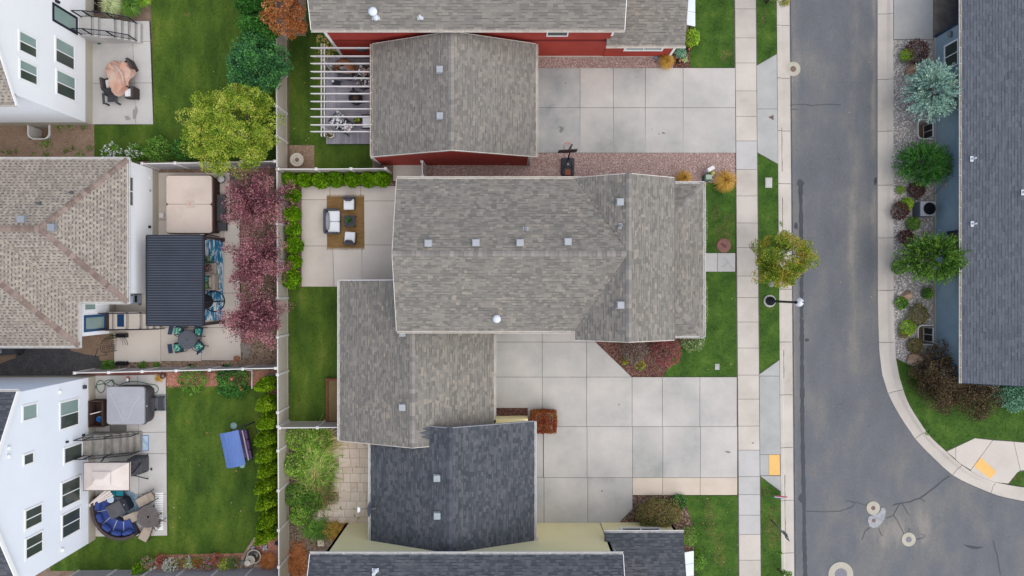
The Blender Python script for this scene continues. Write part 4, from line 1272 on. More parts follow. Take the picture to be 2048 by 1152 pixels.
# --- tan hip roofed house on the left
h4 = root('house', P(150, 480), 'white house with tan hip roof beside the purple leaved trees', 'house')
zh = 3.8
kh = (H - zh) / F
hx, hyn, hys = (255 - 1024) * kh, (576 - 318.5) * kh, (576 - 604) * kh
wx, wys = (158 - 1024) * kh, (576 - 692) * kh
s_ = .35
hw = (hyn - hys) / 2
hyr, hzr = (hyn + hys) / 2, zh + hw * s_
FAR = -36.0
hr = roof(h4, [[(hx, hyn, zh), (FAR, hyn, zh), (FAR, hyr, hzr), (hx - hw, hyr, hzr)],
     [(hx, hys, zh), (hx, hyn, zh), (hx - hw, hyr, hzr)],
     [(wx, hys, zh), (hx, hys, zh), (hx - hw, hyr, hzr), (wx - hw, hyr, hzr)],
     [(wx, wys, zh), (wx, hys, zh), (wx - hw, hyr, hzr), (wx - hw, wys + hw, hzr)],
     [(FAR, wys, zh), (wx, wys, zh), (wx - hw, wys + hw, hzr), (FAR, wys + hw, hzr)],
     [(FAR, wys + hw, hzr), (wx - hw, wys + hw, hzr), (wx - hw, hyr, hzr), (FAR, hyr, hzr)]], sh_tan, seed=110, tab=(.10, .18), expo=.165, sth=(.012, .024), shadow_m=sh_shadow, alt=True)
for a, b in (((hx, hyn, zh), (hx - hw, hyr, hzr)), ((hx, hys, zh), (hx - hw, hyr, hzr)), ((hx - hw, hyr, hzr), (wx - hw - 1, hyr, hzr)), ((wx, wys, zh), (wx - hw, wys + hw, hzr))):
    caps(hr, a, b, cap_tan, .24, w=.17)
for a, b, o in (((hx, hys, zh), (hx, hyn, zh), (1, 0)), ((FAR, hyn, zh), (hx + .1, hyn, zh), (0, 1)), ((wx + .1, hys, zh), (hx + .1, hys, zh), (0, -1)), ((wx, wys, zh), (wx, hys, zh), (1, 0)), ((FAR, wys, zh), (wx + .1, wys, zh), (0, -1))):
    gutter(h4, a, b, o, gutter_wh)
ex, eyn, eys = P(317, 0).x, P(0, 342).y, P(0, 586).y
wwx, wwys = -24.0, P(0, 665).y
def white_walls(par, pts, z1, skip=(), gab={}):
    for i in range(len(pts) - 1):
        wall(par, pts[i], pts[i + 1], .72, z1, white_m, lap=.2, lapth=(.013, .014), gable=gab.get(i))
    mb = MB()
    for i in range(len(pts) - 1):
        A, B = Vector(pts[i]), Vector(pts[i + 1])
        u = (B - A).normalized(); n = Vector((u.y, -u.x))
        q = [A + n * .02, B + n * .02, B - n * .13, A - n * .13]
        mb.prism(q, -.1, .718)
    obj('foundation', mb, found_m, par)
white_walls(h4, [(FAR, wwys), (wwx, wwys), (wwx, eys), (ex, eys), (ex, eyn), (FAR, eyn)], zh - .08)
obj('hose_bib', MB().box((ex + .05, P(0, 457).y, 1.1), (.1, .14, .18)), black_m, h4); obj('outlet', MB().box((ex + .03, P(0, 386).y, 1.0), (.05, .1, .14)), vent_m, h4); obj('outlet', MB().box((ex + .03, P(0, 361).y, 1.0), (.05, .1, .14)), trim_w, h4)
window(h4, (ex + .003, P(0, 425).y), (0, 1), (1, 0), 1.7, 2.75, 3.6, 2, gm=glass_m)
window(h4, (wwx + .003, P(0, 618).y), (0, 1), (1, 0), .75, 2.0, 3.1, 1, fw=.06, gm=glass_l)
dm = mat('door_blue', [C(38,76,116), C(48,90,132)], sc=2)
d_ = window(h4, (wwx + .003, P(0, 658).y), (0, 1), (1, 0), .95, 1.1, 3.1, 1, fm=dm, fw=.14, gm=glass_l, name='door')
obj('threshold', MB().box((wwx + .12, P(0, 643).y, 1.08), (.24, 1.0, .05)), wood_dk, h4)
z4 = lambda x, y: min(hzr - s_ * abs(y - hyr), zh + s_ * (hx - x))
for q in ((46, 439), (106.5, 455)): box_vent(h4, on(q, z4), s=.38, m=mat('vent_dark', [C(140,144,150), C(156,160,166)]))
for q in ((80, 407), (145, 386)): pipe_vent(h4, on(q, z4), (.16, .16), h=.3, r=.05, pm=mat('pipe_dark', [C(74,76,82), C(96,98,104)], rough=.5))

# --- white houses with upper storeys at the far left
def stairs(par, x0, x1, y0, y1, ztop, n, land=None, dirx=1, m=None):
    """concrete steps going down along +x, with treads; returns list of (x, z)"""
    pass
nx = -25.42
h5 = root('house', P(100, 150), 'white sided two storey house at the upper left corner', 'house')
NZ = 6.6
nyS = P(0, 250).y
ze5 = NZ
ax = 15.9
zk = (H - NZ) / F
ox, oy = (31 - 1024) * zk, (576 - 211) * zk
za = NZ + (ax - oy) * .5
n_end = 2 * ax - oy
roof(h5, [[(FAR, oy, NZ), (ox, oy, NZ), (ox, ax, za), (FAR, ax, za)], [(ox, n_end, NZ), (FAR, n_end, NZ), (FAR, ax, za), (ox, ax, za)]], sh_tan, seed=130, tab=(.10, .18), expo=.165, sth=(.012, .024), shadow_m=sh_shadow, alt=True)
rake(h5, (ox, oy, NZ), (ox, ax, za), out=(1, 0)); rake(h5, (ox, n_end, NZ), (ox, ax, za), out=(1, 0)); gutter(h5, (FAR, oy, NZ), (ox + .05, oy, NZ), (0, -1), gutter_wh)
white_walls(h5, [(FAR, nyS), (nx, nyS), (nx, n_end - .3)], NZ - .15, gab={1: [(ax - nyS, za - .25)]})
def wz(xp, X):
    return H - abs(X) * F / (1024 - xp)
for (xa, xb, ya, yb, gl) in ((36, 74, 60, 118, 2), (37, 76, 116, 176, 2), (109, 149, 73, 143, 2), (111, 152, 138, 206, 2)):
    pass
def wall_window(par, X, xa, xb, yl, yh, split=2, **k):
    """window on an east-facing wall x = X; xa/xb its top and bottom edge pixels, yl/yh plan rows read at ground level scale"""
    z1, z0 = wz(xa, X), wz(xb, X)
    return window(par, (X + .003, yl), (0, 1), (1, 0), yh - yl, z0, z1, split, **k)
def row(y, z):
    return (576 - y) * (H - z) / F
for (xa, xb, yt, ybm) in ((36, 74, 68, 111), (37, 75, 124, 166), (109, 149, 82, 134), (111, 151, 146, 197)):
    zm = (wz(xa, nx) + wz(xb, nx)) / 2
    wall_window(h5, nx, xa, xb, row(ybm, zm), row(yt, zm), 2, fw=.09, gms=[glass_m, glass_l])
zm = (wz(104, nx) + wz(154, nx)) / 2
wall_window(h5, nx, 104, 154, row(57, zm) + .02, row(57, zm) + 1.05, 1, fm=mat('door_navy', [C(30,32,52), C(38,40,60)]), fw=.12, gm=glass_l, name='door')
obj('porch_lamp', MB().box((nx + .09, row(3, 3.3), 3.3), (.16, .14, .26), bev=.03), black_m, h5)
h6 = root('house', P(100, 950), 'white sided two storey house at the lower left corner', 'house')
sx_ = -25.24
SZ = 6.75
sk = (H - SZ) / F
ox, oyN = (33 - 1024) * sk, (576 - 783) * sk
say, sza = -10.08, SZ + (10.08 + oyN) * .47
oyS = 2 * say - oyN
roof(h6, [[(ox, oyN, SZ), (FAR, oyN, SZ), (FAR, say, sza), (ox, say, sza)], [(FAR, oyS, SZ), (ox, oyS, SZ), (ox, say, sza), (FAR, say, sza)]], sh_dark, seed=140)
rake(h6, (ox, oyN, SZ), (ox, say, sza), out=(1, 0), h=.22, t=.06); rake(h6, (ox, oyS, SZ), (ox, say, sza), out=(1, 0), h=.22, t=.06); gutter(h6, (FAR, oyN, SZ), (ox + .05, oyN, SZ), (0, 1), gutter_wh)
yN6, yS6 = P(0, 752).y, P(0, 1078).y
blueish = mat('white_cool', [(.70, .73, .78, 1), (.75, .78, .83, 1)], sc=.8, fine=.03, rough=.6)
_wm = white_m
white_m = blueish
white_walls(h6, [(FAR, yS6), (sx_, yS6), (sx_, yN6), (FAR, yN6)], SZ - .12, gab={1: [(say - yS6, sza - .25)]})
white_m = _wm
for (xa, xb, yt, ybm, sp, gl) in ((118, 158, 799, 856, 2, [glass_m, glass_l]), (43, 75, 807, 841, 1, [glass_l]), (45, 68, 905, 930, 1, [glass_m]), (121, 161, 957, 1010, 2, [glass_m, glass_m]), (122, 161, 1020, 1070, 2, [glass_m, glass_m]), (48, 85, 1012, 1054, 2, [glass_m, glass_m]), (49, 86, 1068, 1112, 2, [glass_m, glass_m])):
    zm = (wz(xa, sx_) + wz(xb, sx_)) / 2
    wall_window(h6, sx_, xa, xb, row(ybm, zm), row(yt, zm), sp, fw=.09, gms=gl)
zm = (wz(126, sx_) + wz(165, sx_)) / 2
wall_window(h6, sx_, 126, 165, row(906, zm) - .5, row(906, zm) + .5, 1, fm=trim_w, fw=.1, gm=glass_m, name='door')
for x_, y_ in ((118, 784), (15, 896), (15, 913), (123, 1100)):
    z_ = wz(x_, sx_)
    obj('wall_lamp', MB().box((sx_ + .07, row(y_, z_), z_), (.14, .2, .14), bev=.04), trim_w, h6)
for x_, y_ in ((132, 884), (165, 870)):
    z_ = wz(x_, sx_)
    obj('wall_lamp', MB().box((sx_ + .06, row(y_, z_), z_), (.12, .12, .16), bev=.03), black_m, h6)
obj('hose_reel', MB().box((sx_ + .1, row(774, 1.2), 1.2), (.16, .22, .18), bev=.03), char_m, h6)

# --- blue house on the right
h7 = root('house', P(1990, 380), 'blue sided house with slate grey roof along the street', 'house')
bk = (H - 2.9) / F
bx, by0, by1 = (1922.5 - 1024) * bk, (576 - 766) * bk, 19.0
bs, bw = .48, 6.0
roof(h7, [[(bx, by1, 2.9), (bx, by0, 2.9), (bx + bw, by0, 2.9 + bs * bw), (bx + bw, by1, 2.9 + bs * bw)], [(bx + 2 * bw, by0, 2.9), (bx + 2 * bw, by1, 2.9), (bx + bw, by1, 2.9 + bs * bw), (bx + bw, by0, 2.9 + bs * bw)]], sh_blue, seed=150, tab=(.2, .45))
gutter(h7, (bx, by0 - .02, 2.9), (bx, by1, 2.9), (-1, 0))
rake(h7, (bx, by0, 2.9), (bx + bw, by0, 2.9 + bs * bw), out=(0, -1), m=blue_t)
BX = P(1868, 0).x
yB, yC = P(0, 752).y, P(0, 76).y
wall(h7, (BX, yC), (BX, yB), .22, 2.85, blue_m, lap=.1); wall(h7, (BX, yB), (BX + 10, yB), .22, 2.85, blue_m, lap=.1)
BX2 = BX + 1.4
wall(h7, (BX2, 19), (BX2, yC), .1, 2.85, blue_m, lap=.1); wall(h7, (BX2, yC + .001), (BX, yC + .001), .22, 2.85, blue_m, lap=.1) if False else None
obj('jamb', MB().box(((BX + BX2) / 2, yC + .04, 1.45), (BX2 - BX + .02, .08, 2.75)), blue_m, h7)
obj('jamb_trim', MB().box((BX - .02, yC + .02, 1.5), (.08, .14, 2.7)), blue_t, h7)
obj('recess_floor', MB().prism([(BX - .05, yC + .1), (BX2, yC + .1), (BX2, 19), (BX - .05, 19)], -.1, .032), mat('stained_concrete', [C(96,84,74), C(124,112,100), C(146,138,130)], sc=1.5, det=8, amp=1.8), h7)
obj('base_trim', MB().box((BX2 - .03, (yC + 19) / 2, .18), (.06, 19 - yC - .2, .25)), blue_t, h7)
obj('foundation', MB().box((BX + .06, (yB + yC) / 2, .05), (.22, yC - yB, .32)), found_m, h7)
zw = 1.5
window(h7, (BX - .003, row(86, zw)), (0, -1), (-1, 0), 1.5, 1.0, 2.3, 2, fm=trim_w, fw=.09); window(h7, (BX - .003, row(462, zw)), (0, -1), (-1, 0), 1.3, 1.3, 2.4, 1, fm=blue_t, fw=.09)
obj('porch_lamp', MB().box((BX - .1, row(68, 1.7), 1.7), (.2, .34, .16), bev=.04), steel_m, h7)
obj('utility_box', MB().box((BX - .06, row(369, 1.1), 1.1), (.12, .2, .24)), vent_m, h7)
obj('conduit', MB().tube([(BX - .05, row(369, 1.0), 1.0), (BX - .05, row(376, .7), .7), (BX - .05, row(388, .2), .1)], .02), vent_m, h7)
zb = lambda x, y: 2.9 + bs * (x - bx)
for q in ((1944, 318), (1945, 448), (2046, 385)): pipe_vent(h7, on(q, zb), (.24, .3), h=.34, r=.045)
# window wells
def well(par_xy, w, d, deep, m, label, sidewin=True, face='W'):
    x0, x1, y0, y1 = par_xy
    o = root('window_well', ((x0 + x1) / 2, (y0 + y1) / 2, 0), label, 'window well')
    if face == 'W':      # opens against a wall on its east side
        path = [(x1, y1), (x0 + .25, y1)] + [(x0 + .25 - .25 * math.sin(t), y1 - .25 + .25 * math.cos(t)) for t in (0.5, 1.0)] + [(x0, y1 - .25), (x0, y0 + .25)] + [(x0 + .25 - .25 * math.cos(t), y0 + .25 - .25 * math.sin(t)) for t in (.5, 1.0)] + [(x0 + .25, y0), (x1, y0)]
    else:                # wall on its north side
        path = [(x0, y1), (x0, y0 + .3), (x0 + .1, y0 + .1), (x0 + .3, y0), (x1 - .3, y0), (x1 - .1, y0 + .1), (x1, y0 + .3), (x1, y1)]
    mb = MB()
    n = len(path)
    cx, cy_ = (x0 + x1) / 2, (y0 + y1) / 2
    def sc(p, k): return (cx + (p[0] - cx) * k, cy_ + (p[1] - cy_) * k)
    vs = []
    for z in (-1.1, .09):
        for k in (1.02, .90):
            vs += [(*sc(p, k), z) for p in path]
    fs = []
    for i in range(n - 1):
        fs += [(i, i + 1, 2 * n + i + 1, 2 * n + i), (n + i + 1, n + i, 3 * n + i, 3 * n + i + 1), (2 * n + i, 2 * n + i + 1, 3 * n + i + 1, 3 * n + i)]
    mb.add(vs, fs)
    obj('liner', mb, m, o)
    obj('floor', MB().prism([(x0 - .1, y0 - .1), (x1 + .1, y0 - .1), (x1 + .1, y1 + .1), (x0 - .1, y1 + .1)], -1.2, -1.05), bed_brown, o)
    if face == 'W':
        obj('back_wall', MB().box((x1 + .06, cy_, -.6), (.1, y1 - y0 + .2, 1.4)), found_m, o)
        window(o, (x1 + .01, y1 - .15), (0, -1), (-1, 0), y1 - y0 - .3, -.95, .05, 2, fm=trim_w, fw=.06)
    else:
        obj('back_wall', MB().box((cx, y1 + .06, -.6), (x1 - x0 + .2, .1, 1.4)), found_m, o)
    return o
liner_d = mat('well_liner', [C(60,50,46), C(84,72,66)], sc=5)
well(WELLS[0], 0, 0, 0, vinyl_w, 'pale rimmed window well below the pale blue juniper at the blue wall')
well(WELLS[1], 0, 0, 0, vinyl_w, 'pale rimmed window well beside the dark bronze shrub at the blue wall')
well(WELLS[2], 0, 0, 0, vinyl_w, 'white ribbed window well in the brown gravel', face='N')
x0, x1, y0, y1 = WELLS[3]
o = root('window_well', ((x0 + x1) / 2, y0, 0), 'dark window well beside the variegated grass at the top edge', 'window well')
mb = MB()
for cx_, cy_, sx, sy in ((x1 - .03, (y0 + y1) / 2, .06, y1 - y0), ((x0 + x1) / 2, y0 + .03, x1 - x0 - .06, .06), (x0 + .03, (y0 + y1) / 2, .06, y1 - y0)):
    mb.box((cx_, cy_, -.5), (sx, sy, 1.2))
obj('liner', mb, liner_d, o)
obj('floor', MB().box(((x0 + x1) / 2, (y0 + y1) / 2, -1.1), (x1 - x0 + .2, y1 - y0 + .2, .06)), bed_brown, o)
window(o, (x0 + .065, y0 + .1), (0, 1), (1, 0), 1.3, -.95, .0, 2, fm=trim_w, fw=.05)
# ---------------------------------------------------------------- fences
ORD = ['first', 'second', 'third', 'fourth', 'fifth', 'sixth', 'seventh', 'eighth', 'ninth', 'tenth', 'eleventh', 'twelfth']
def fence(label, pts, m, h=1.83, closed_end=True):
    """privacy fence through plan points: posts with caps, one board panel and rails per bay"""
    o = root('fence', (pts[0][0], pts[0][1], 0), label, 'fence')
    for p in pts:
        mb = MB()
        mb.box((p[0], p[1], h / 2), (.127, .127, h + .04))
        mb.box((p[0], p[1], h + .035), (.16, .16, .03))
        c = Vector((p[0], p[1], h + .05))
        mb.add([c + Vector((x * .075, y * .075, 0)) for x, y in ((-1, -1), (1, -1), (1, 1), (-1, 1))] + [c + Vector((0, 0, .05))], [(0, 1, 4), (1, 2, 4), (2, 3, 4), (3, 0, 4)])
        obj('post', mb, vinyl_w, o)
    for a, b in zip(pts[:-1], pts[1:]):
        a, b = Vector((a[0], a[1], 0)), Vector((b[0], b[1], 0))
        d = b - a
        L = d.length - .13
        d.normalize()
        rz = math.atan2(d.y, d.x)
        mid = (a + b) / 2
        n = max(2, round(L / .16))
        w = L / n
        pm = MB()
        for i in range(n):
            c = a + d * (.065 + w * (i + .5)) + Vector((0, 0, h / 2 + .01))
            pm.box(c, (w - .008, .022, h - .2), rz)
        pm.box(mid + Vector((0, 0, h / 2)), (L, .010, h - .22), rz)
        obj('panel', pm, m, o)
        for z in (h - .05, .08):
            obj('rail', MB().box(mid + Vector((0, 0, z)), (L, .05, .12), rz), vinyl_w if z > 1 else m, o)
    return o
def topx(ps):
    return [tuple(P(x, y, 1.85))[:2] for x, y in ps]
pn = [(551.5, -24), (552, 54.6), (552.2, 133), (552.6, 211.7), (553, 272), (553.4, 338)]
pmid = [(553.4, 338), (554, 400), (554, 447), (554.3, 522), (554.6, 597), (554.8, 674), (555, 749.5), (555.4, 825), (555.8, 853), (556, 901.6), (556.5, 981.6), (557, 1060.5), (557.4, 1134), (557.8, 1210)]
fence('tall almond fence running down behind the dark green trees', topx(pn), vinyl_a)
fence('long almond fence beside the purple trees and the row of leaning arborvitae', topx(pmid), vinyl_a)
fence('white topped fence behind the top row of round arborvitae', topx([(556, 338), (632, 338), (702, 337.5), (771, 337)]), vinyl_a)
fence('short almond fence between the lawn with wooden planter and the weedy yard', topx([(559, 856), (634.5, 855.5), (683, 855)]), vinyl_a)
fence('grey fence above the red bark bed and rose bush', topx([(149, 746), (217, 745), (284, 743), (352, 741.5), (419, 740), (485, 738), (551, 736.5)]), vinyl_g)
fence('grey fence behind the tan hot tub under the yellow tree', topx([(284, 327), (350, 326), (417, 325), (484, 323.5), (549, 322.5)]), vinyl_g)
fence('grey fence behind the flower bed at the bottom edge', topx([(118, 1168), (195, 1167), (268, 1166), (340, 1165), (412, 1164), (482, 1163), (552, 1162)]), vinyl_g)
fence('narrow almond gate between the red garage and the middle house', topx([(844, 323), (845, 352)]), vinyl_a)

# ---------------------------------------------------------------- plants
def unit(n, up=0.0):
    v = RNG.normal(size=(n, 3))
    v[:, 2] += up
    return v / np.linalg.norm(v, axis=1, keepdims=True)
def leaf_quads(c, d, size, wid, rnd=.35):
    """rhombic leaves: c base points (n,3), d directions (n,3)"""
    n = len(c)
    s = size * RNG.uniform(1 - rnd, 1 + rnd, (n, 1))
    r = unit(n, .6)
    side = np.cross(d, r)
    side /= np.linalg.norm(side, axis=1, keepdims=True) + 1e-9
    V = np.stack([c, c + d * s * .5 + side * s * wid, c + d * s, c + d * s * .5 - side * s * wid], 1)
    return V.reshape(-1, 3)
def foliage(name, V, m, parent, kind=None, local=True):
    Fq = np.arange(len(V)).reshape(-1, 4)
    return np_obj(name, V, Fq, m, parent, local=local)
def clumps_broad(n, rx, ry, rz, z0, hollow=.55, low=-.35):
    u = unit(n * 3)
    u = u[u[:, 2] > low][:n]
    k = RNG.uniform(hollow, 1.0, (len(u), 1)) ** .7
    W = RNG.normal(size=(5, 3)) * 2.2
    lob = 1 + .13 * np.sin(u @ W.T + RNG.uniform(0, 6, 5)).sum(1, keepdims=True) / 1.6
    return u * k * lob * np.array([rx, ry, rz]) + np.array([0, 0, z0])
def cloud(cl, per, cr, size, wid=.3, up=.5, flat=.6):
    n = len(cl) * per
    cc = np.repeat(cl, per, 0)
    g = unit(n) * RNG.uniform(.15, 1, (n, 1)) ** .5 * 1.45 * cr * np.array([1, 1, flat]) * np.repeat(RNG.uniform(.6, 1.3, (len(cl), 1)), per, 0)
    d = g / (np.linalg.norm(g, axis=1, keepdims=True) + 1e-6) + unit(n) * .8
    d[:, 2] += up * .3
    d /= np.linalg.norm(d, axis=1, keepdims=True)
    return leaf_quads(cc + g, d, size, wid)
def trunk(par, z1, r, cl, nb=10, m=None, base=0.0):
    mb = MB()
    mb.tube([(0, 0, base), (.02, .01, z1 * .5), (0, 0, z1)], [r, r * .8, r * .6], 8)
    o = obj('trunk', mb, m or bark_m, par, local=True)
    idx = RNG.choice(len(cl), min(nb, len(cl)), replace=False)
    for i in idx:
        c = Vector(cl[i])
        a = Vector((0, 0, z1 * RNG.uniform(.6, 1.0)))
        mid = a.lerp(c, .5) + Vector((0, 0, -.1 * (c - a).length))
        lb = MB().tube([a, mid, c], [r * .45, r * .3, r * .1], 5)
        obj('limb', lb, m or bark_m, par, local=True)
    return o
def tree(label, pxy, z, rx, ry, rz, nc, per, size, m, cat='tree', name='tree', tz=None, tr=.09, group=None, cr=None, hollow=.5, flat=.6, wid=.32, low=-.4, nb=10):
    p = P(pxy[0], pxy[1], z)
    o = root(name, (p.x, p.y, 0), label, cat, group)
    cl = clumps_broad(nc, rx, ry, rz, z, hollow, low)
    V = cloud(cl, per, cr or .3 * (rx * ry) ** .5 * .7, size, wid, flat=flat)
    V[:, 2] = np.maximum(V[:, 2], .03)
    foliage('crown', V, m, o)
    trunk(o, tz or z * .8, tr, cl, nb)
    return o
G = lambda name, *c, **k: mat(name, [C(*q, k_leaf) for q in c], sc=k.pop('sc', 1.3), amp=k.pop('amp', 1.4), island=k.pop('island', .8), fine=0, trans=k.pop('trans', .22), rough=.6, spec=.2, **k)
k_leaf = 1.75
f_dark = G('leaf_dark_green', (24,56,20), (40,82,30), (58,108,42), (86,140,58))
f_teal = G('leaf_teal_green', (30,62,38), (46,88,52), (66,112,62), (92,150,70))
f_yel = G('leaf_yellow', (58,84,22), (92,118,32), (124,144,42), (158,172,60), (188,178,96), sc=1.0, amp=2.0)
f_cop = G('leaf_copper', (110,66,34), (146,90,50), (172,112,66), (190,136,92))
f_pur = G('leaf_purple', (46,24,32), (88,48,58), (124,76,84), (158,108,112), (182,138,134), sc=.9, amp=2.0)
f_str = G('leaf_street', (50,80,20), (86,112,30), (124,138,42), (154,150,58), (168,124,66), amp=2.0)
f_arb = G('leaf_arborvitae', (40,70,2), (66,104,4), (94,136,10), (128,164,28))
f_arb2 = G('leaf_arborvitae_lime', (44,70,2), (74,104,4), (106,138,12), (142,168,36))
f_blu = G('needle_blue', (84,116,108), (118,150,140), (150,176,160), (184,204,184))
f_jun = G('needle_green', (26,62,24), (44,90,36), (66,116,48), (96,144,64))
f_jun2 = G('needle_lime', (36,66,22), (60,96,34), (92,128,48), (130,156,70))
f_brz = G('leaf_bronze', (34,28,18), (58,48,32), (84,70,48), (108,90,62))
f_bar = G('leaf_barberry', (48,30,28), (76,48,44), (100,70,60))
f_gre = G('leaf_mid', (40,72,22), (66,104,34), (94,132,48), (126,158,70))
f_lime = G('leaf_lime', (76,110,24), (116,150,36), (160,186,66))
f_box = G('leaf_boxwood', (60,80,44), (92,110,66), (128,142,96), (170,176,136))
f_sed = G('grass_gold', (120,92,30), (160,120,48), (190,150,74), (150,130,60))
f_red = G('leaf_red', (84,28,24), (118,52,34), (140,84,44), (116,96,44), amp=2.2)
f_ros = G('leaf_pinkred', (110,48,56), (146,70,78), (120,82,72), (110,100,76))
f_grp = G('leaf_grey_purple', (66,60,52), (98,90,78), (126,116,104), (104,76,84))
f_str2 = G('straw', (112,108,54), (146,140,84), (176,166,112), (196,184,140))
f_weed = G('leaf_weed', (50,84,20), (84,124,34), (124,160,58), (172,190,100))
f_var = G('leaf_variegated', (86,110,60), (150,164,110), (196,200,160))
f_teal2 = G('leaf_bluegreen', (58,96,74), (92,132,106), (130,166,136))
f_oliv = G('leaf_olive', (62,70,34), (92,94,52), (118,110,66), (132,104,70))
w_petal = mat('white_petal', [C(214,216,210), C(240,240,236)], island=1, fine=0, trans=.2)
p_petal = mat('pink_petal', [C(196,110,140), C(228,160,180)], island=1, fine=0, trans=.2)
r_petal = mat('red_petal', [C(190,30,36), C(220,60,56)], island=1, fine=0, trans=.2)
y_petal = mat('yellow_petal', [C(220,200,110), C(240,220,150), C(236,180,110)], island=1, fine=0, trans=.2)
c_petal = mat('coral_petal', [C(226,110,100), C(240,140,120)], island=1, fine=0, trans=.2)
o_petal = mat('orange_petal', [C(226,96,40), C(240,130,60)], island=1, fine=0, trans=.2)

# trees of the upper left yard
tree('dark green tree at the top edge between lawn and almond fence', (512, 8), 2.2, 1.0, 1.0, 1.0, 48, 240, .10, f_dark)
tree('bright green bushy tree next below the top one beside the almond fence', (520, 66), 2.4, 1.05, 1.0, 1.0, 48, 240, .10, f_dark)
tree('blue green tree with dense crown just above the big yellow tree', (515, 138), 2.8, 1.5, 1.75, 1.4, 80, 260, .11, f_teal)
tree('large yellow green tree overhanging the grey fence', (462, 258), 3.0, 2.45, 2.35, 1.9, 170, 330, .07, f_yel, tr=.13, cr=.30)
tree('dead copper leaved tree at the top edge', (568, 22), 3.0, 1.15, 1.25, 1.4, 44, 220, .08, f_cop, cr=.2)
for i, (lab, c, rx, ry) in enumerate([('purple leaved plum tree beside the tan hot tub', (510, 402), 2.15, 1.75), ('purple leaved plum tree in the middle of the three by the fence', (510, 520), 1.85, 1.8), ('purple leaved plum tree nearest the round patio table', (508, 642), 2.1, 1.8)]):
    p = P(c[0], c[1], 2.6)
    o = root('plum_tree', (p.x, p.y, 0), lab, 'tree', 'purple leaved trees')
    n = 80
    u = unit(n * 2, .25); u = u[u[:, 2] > -.1][:n]
    k = RNG.uniform(.35, 1.08, (len(u), 1))
    ends = u * k * np.array([rx, ry, 1.6]) + np.array([0, 0, 2.2])
    cl = np.concatenate([ends * t + np.array([0, 0, 1.8 * (1 - t)]) for t in (1.0, .84, .68)])
    V = cloud(cl, 66, .21, .085, .30, flat=.8)
    foliage('crown', V, f_pur, o)
    trunk(o, 1.5, .09, ends, 26)
tree('street tree with olive and rusty leaves on the grass strip by the lamp', (1566, 516), 3.2, 1.42, 1.42, 1.3, 64, 330, .08, f_str, cr=.25, hollow=.35)
tree('small street tree with yellow leaves at the top edge', (1576, -44), 3.2, 1.25, 1.25, 1.1, 40, 160, .085, f_str, cr=.2)
tree('low bush at the bottom edge of the grass strip', (1567, 1150), .8, .5, .4, .5, 14, 90, .06, f_gre, cat='bush', name='bush')

# conifers by the blue house: long sprays that radiate
def juniper(label, pxy, zc, rx, ry, rz, n, m, seg=9, sl=.16, name='juniper', droop=.1, wid=.2, fill=1.0):
    p = P(pxy[0], pxy[1], zc)
    o = root(name, (p.x, p.y, 0), label, 'juniper')
    u = unit(n, .25)
    u = u[u[:, 2] > -.35]
    ends = u * RNG.uniform(.72, 1.05, (len(u), 1)) * np.array([rx, ry, rz])
    base = np.array([0, 0, zc])
    Vs = []
    for t in np.linspace(.55, 1.0, seg):
        c = base + ends * t
        c[:, 2] -= droop * t * t
        for _ in range(3):
            d = u + unit(len(u)) * .55
            d /= np.linalg.norm(d, axis=1, keepdims=True)
            q = c + RNG.normal(size=c.shape) * .035
            q[:, 2] = np.maximum(q[:, 2], .05)
            Vs.append(leaf_quads(q, d, sl * (1.25 - .5 * t), wid))
    foliage('crown', np.concatenate(Vs), m, o)
    mb = MB().tube([(0, 0, 0), (0, 0, zc)], [.1, .07], 7)
    obj('trunk', mb, bark_m, o, local=True)
    for i in range(0, len(ends), max(1, len(ends) // 12)):
        obj('limb', MB().tube([(0, 0, zc * .7), tuple(base + ends[i] * .85)], [.045, .015], 4), bark_m, o, local=True)
    return o
juniper('pale blue juniper touching the roof of the blue house', (1866, 180), 2.0, 1.7, 1.75, 1.3, 600, f_blu)
juniper('round dark green juniper in the middle of the rock bed', (1849, 328), 1.3, 1.75, 1.4, 1.1, 620, f_jun, sl=.13)
juniper('large lime green juniper reaching over the gutter of the blue house', (1868, 515), 2.3, 2.1, 1.5, 1.3, 640, f_jun2, sl=.17)

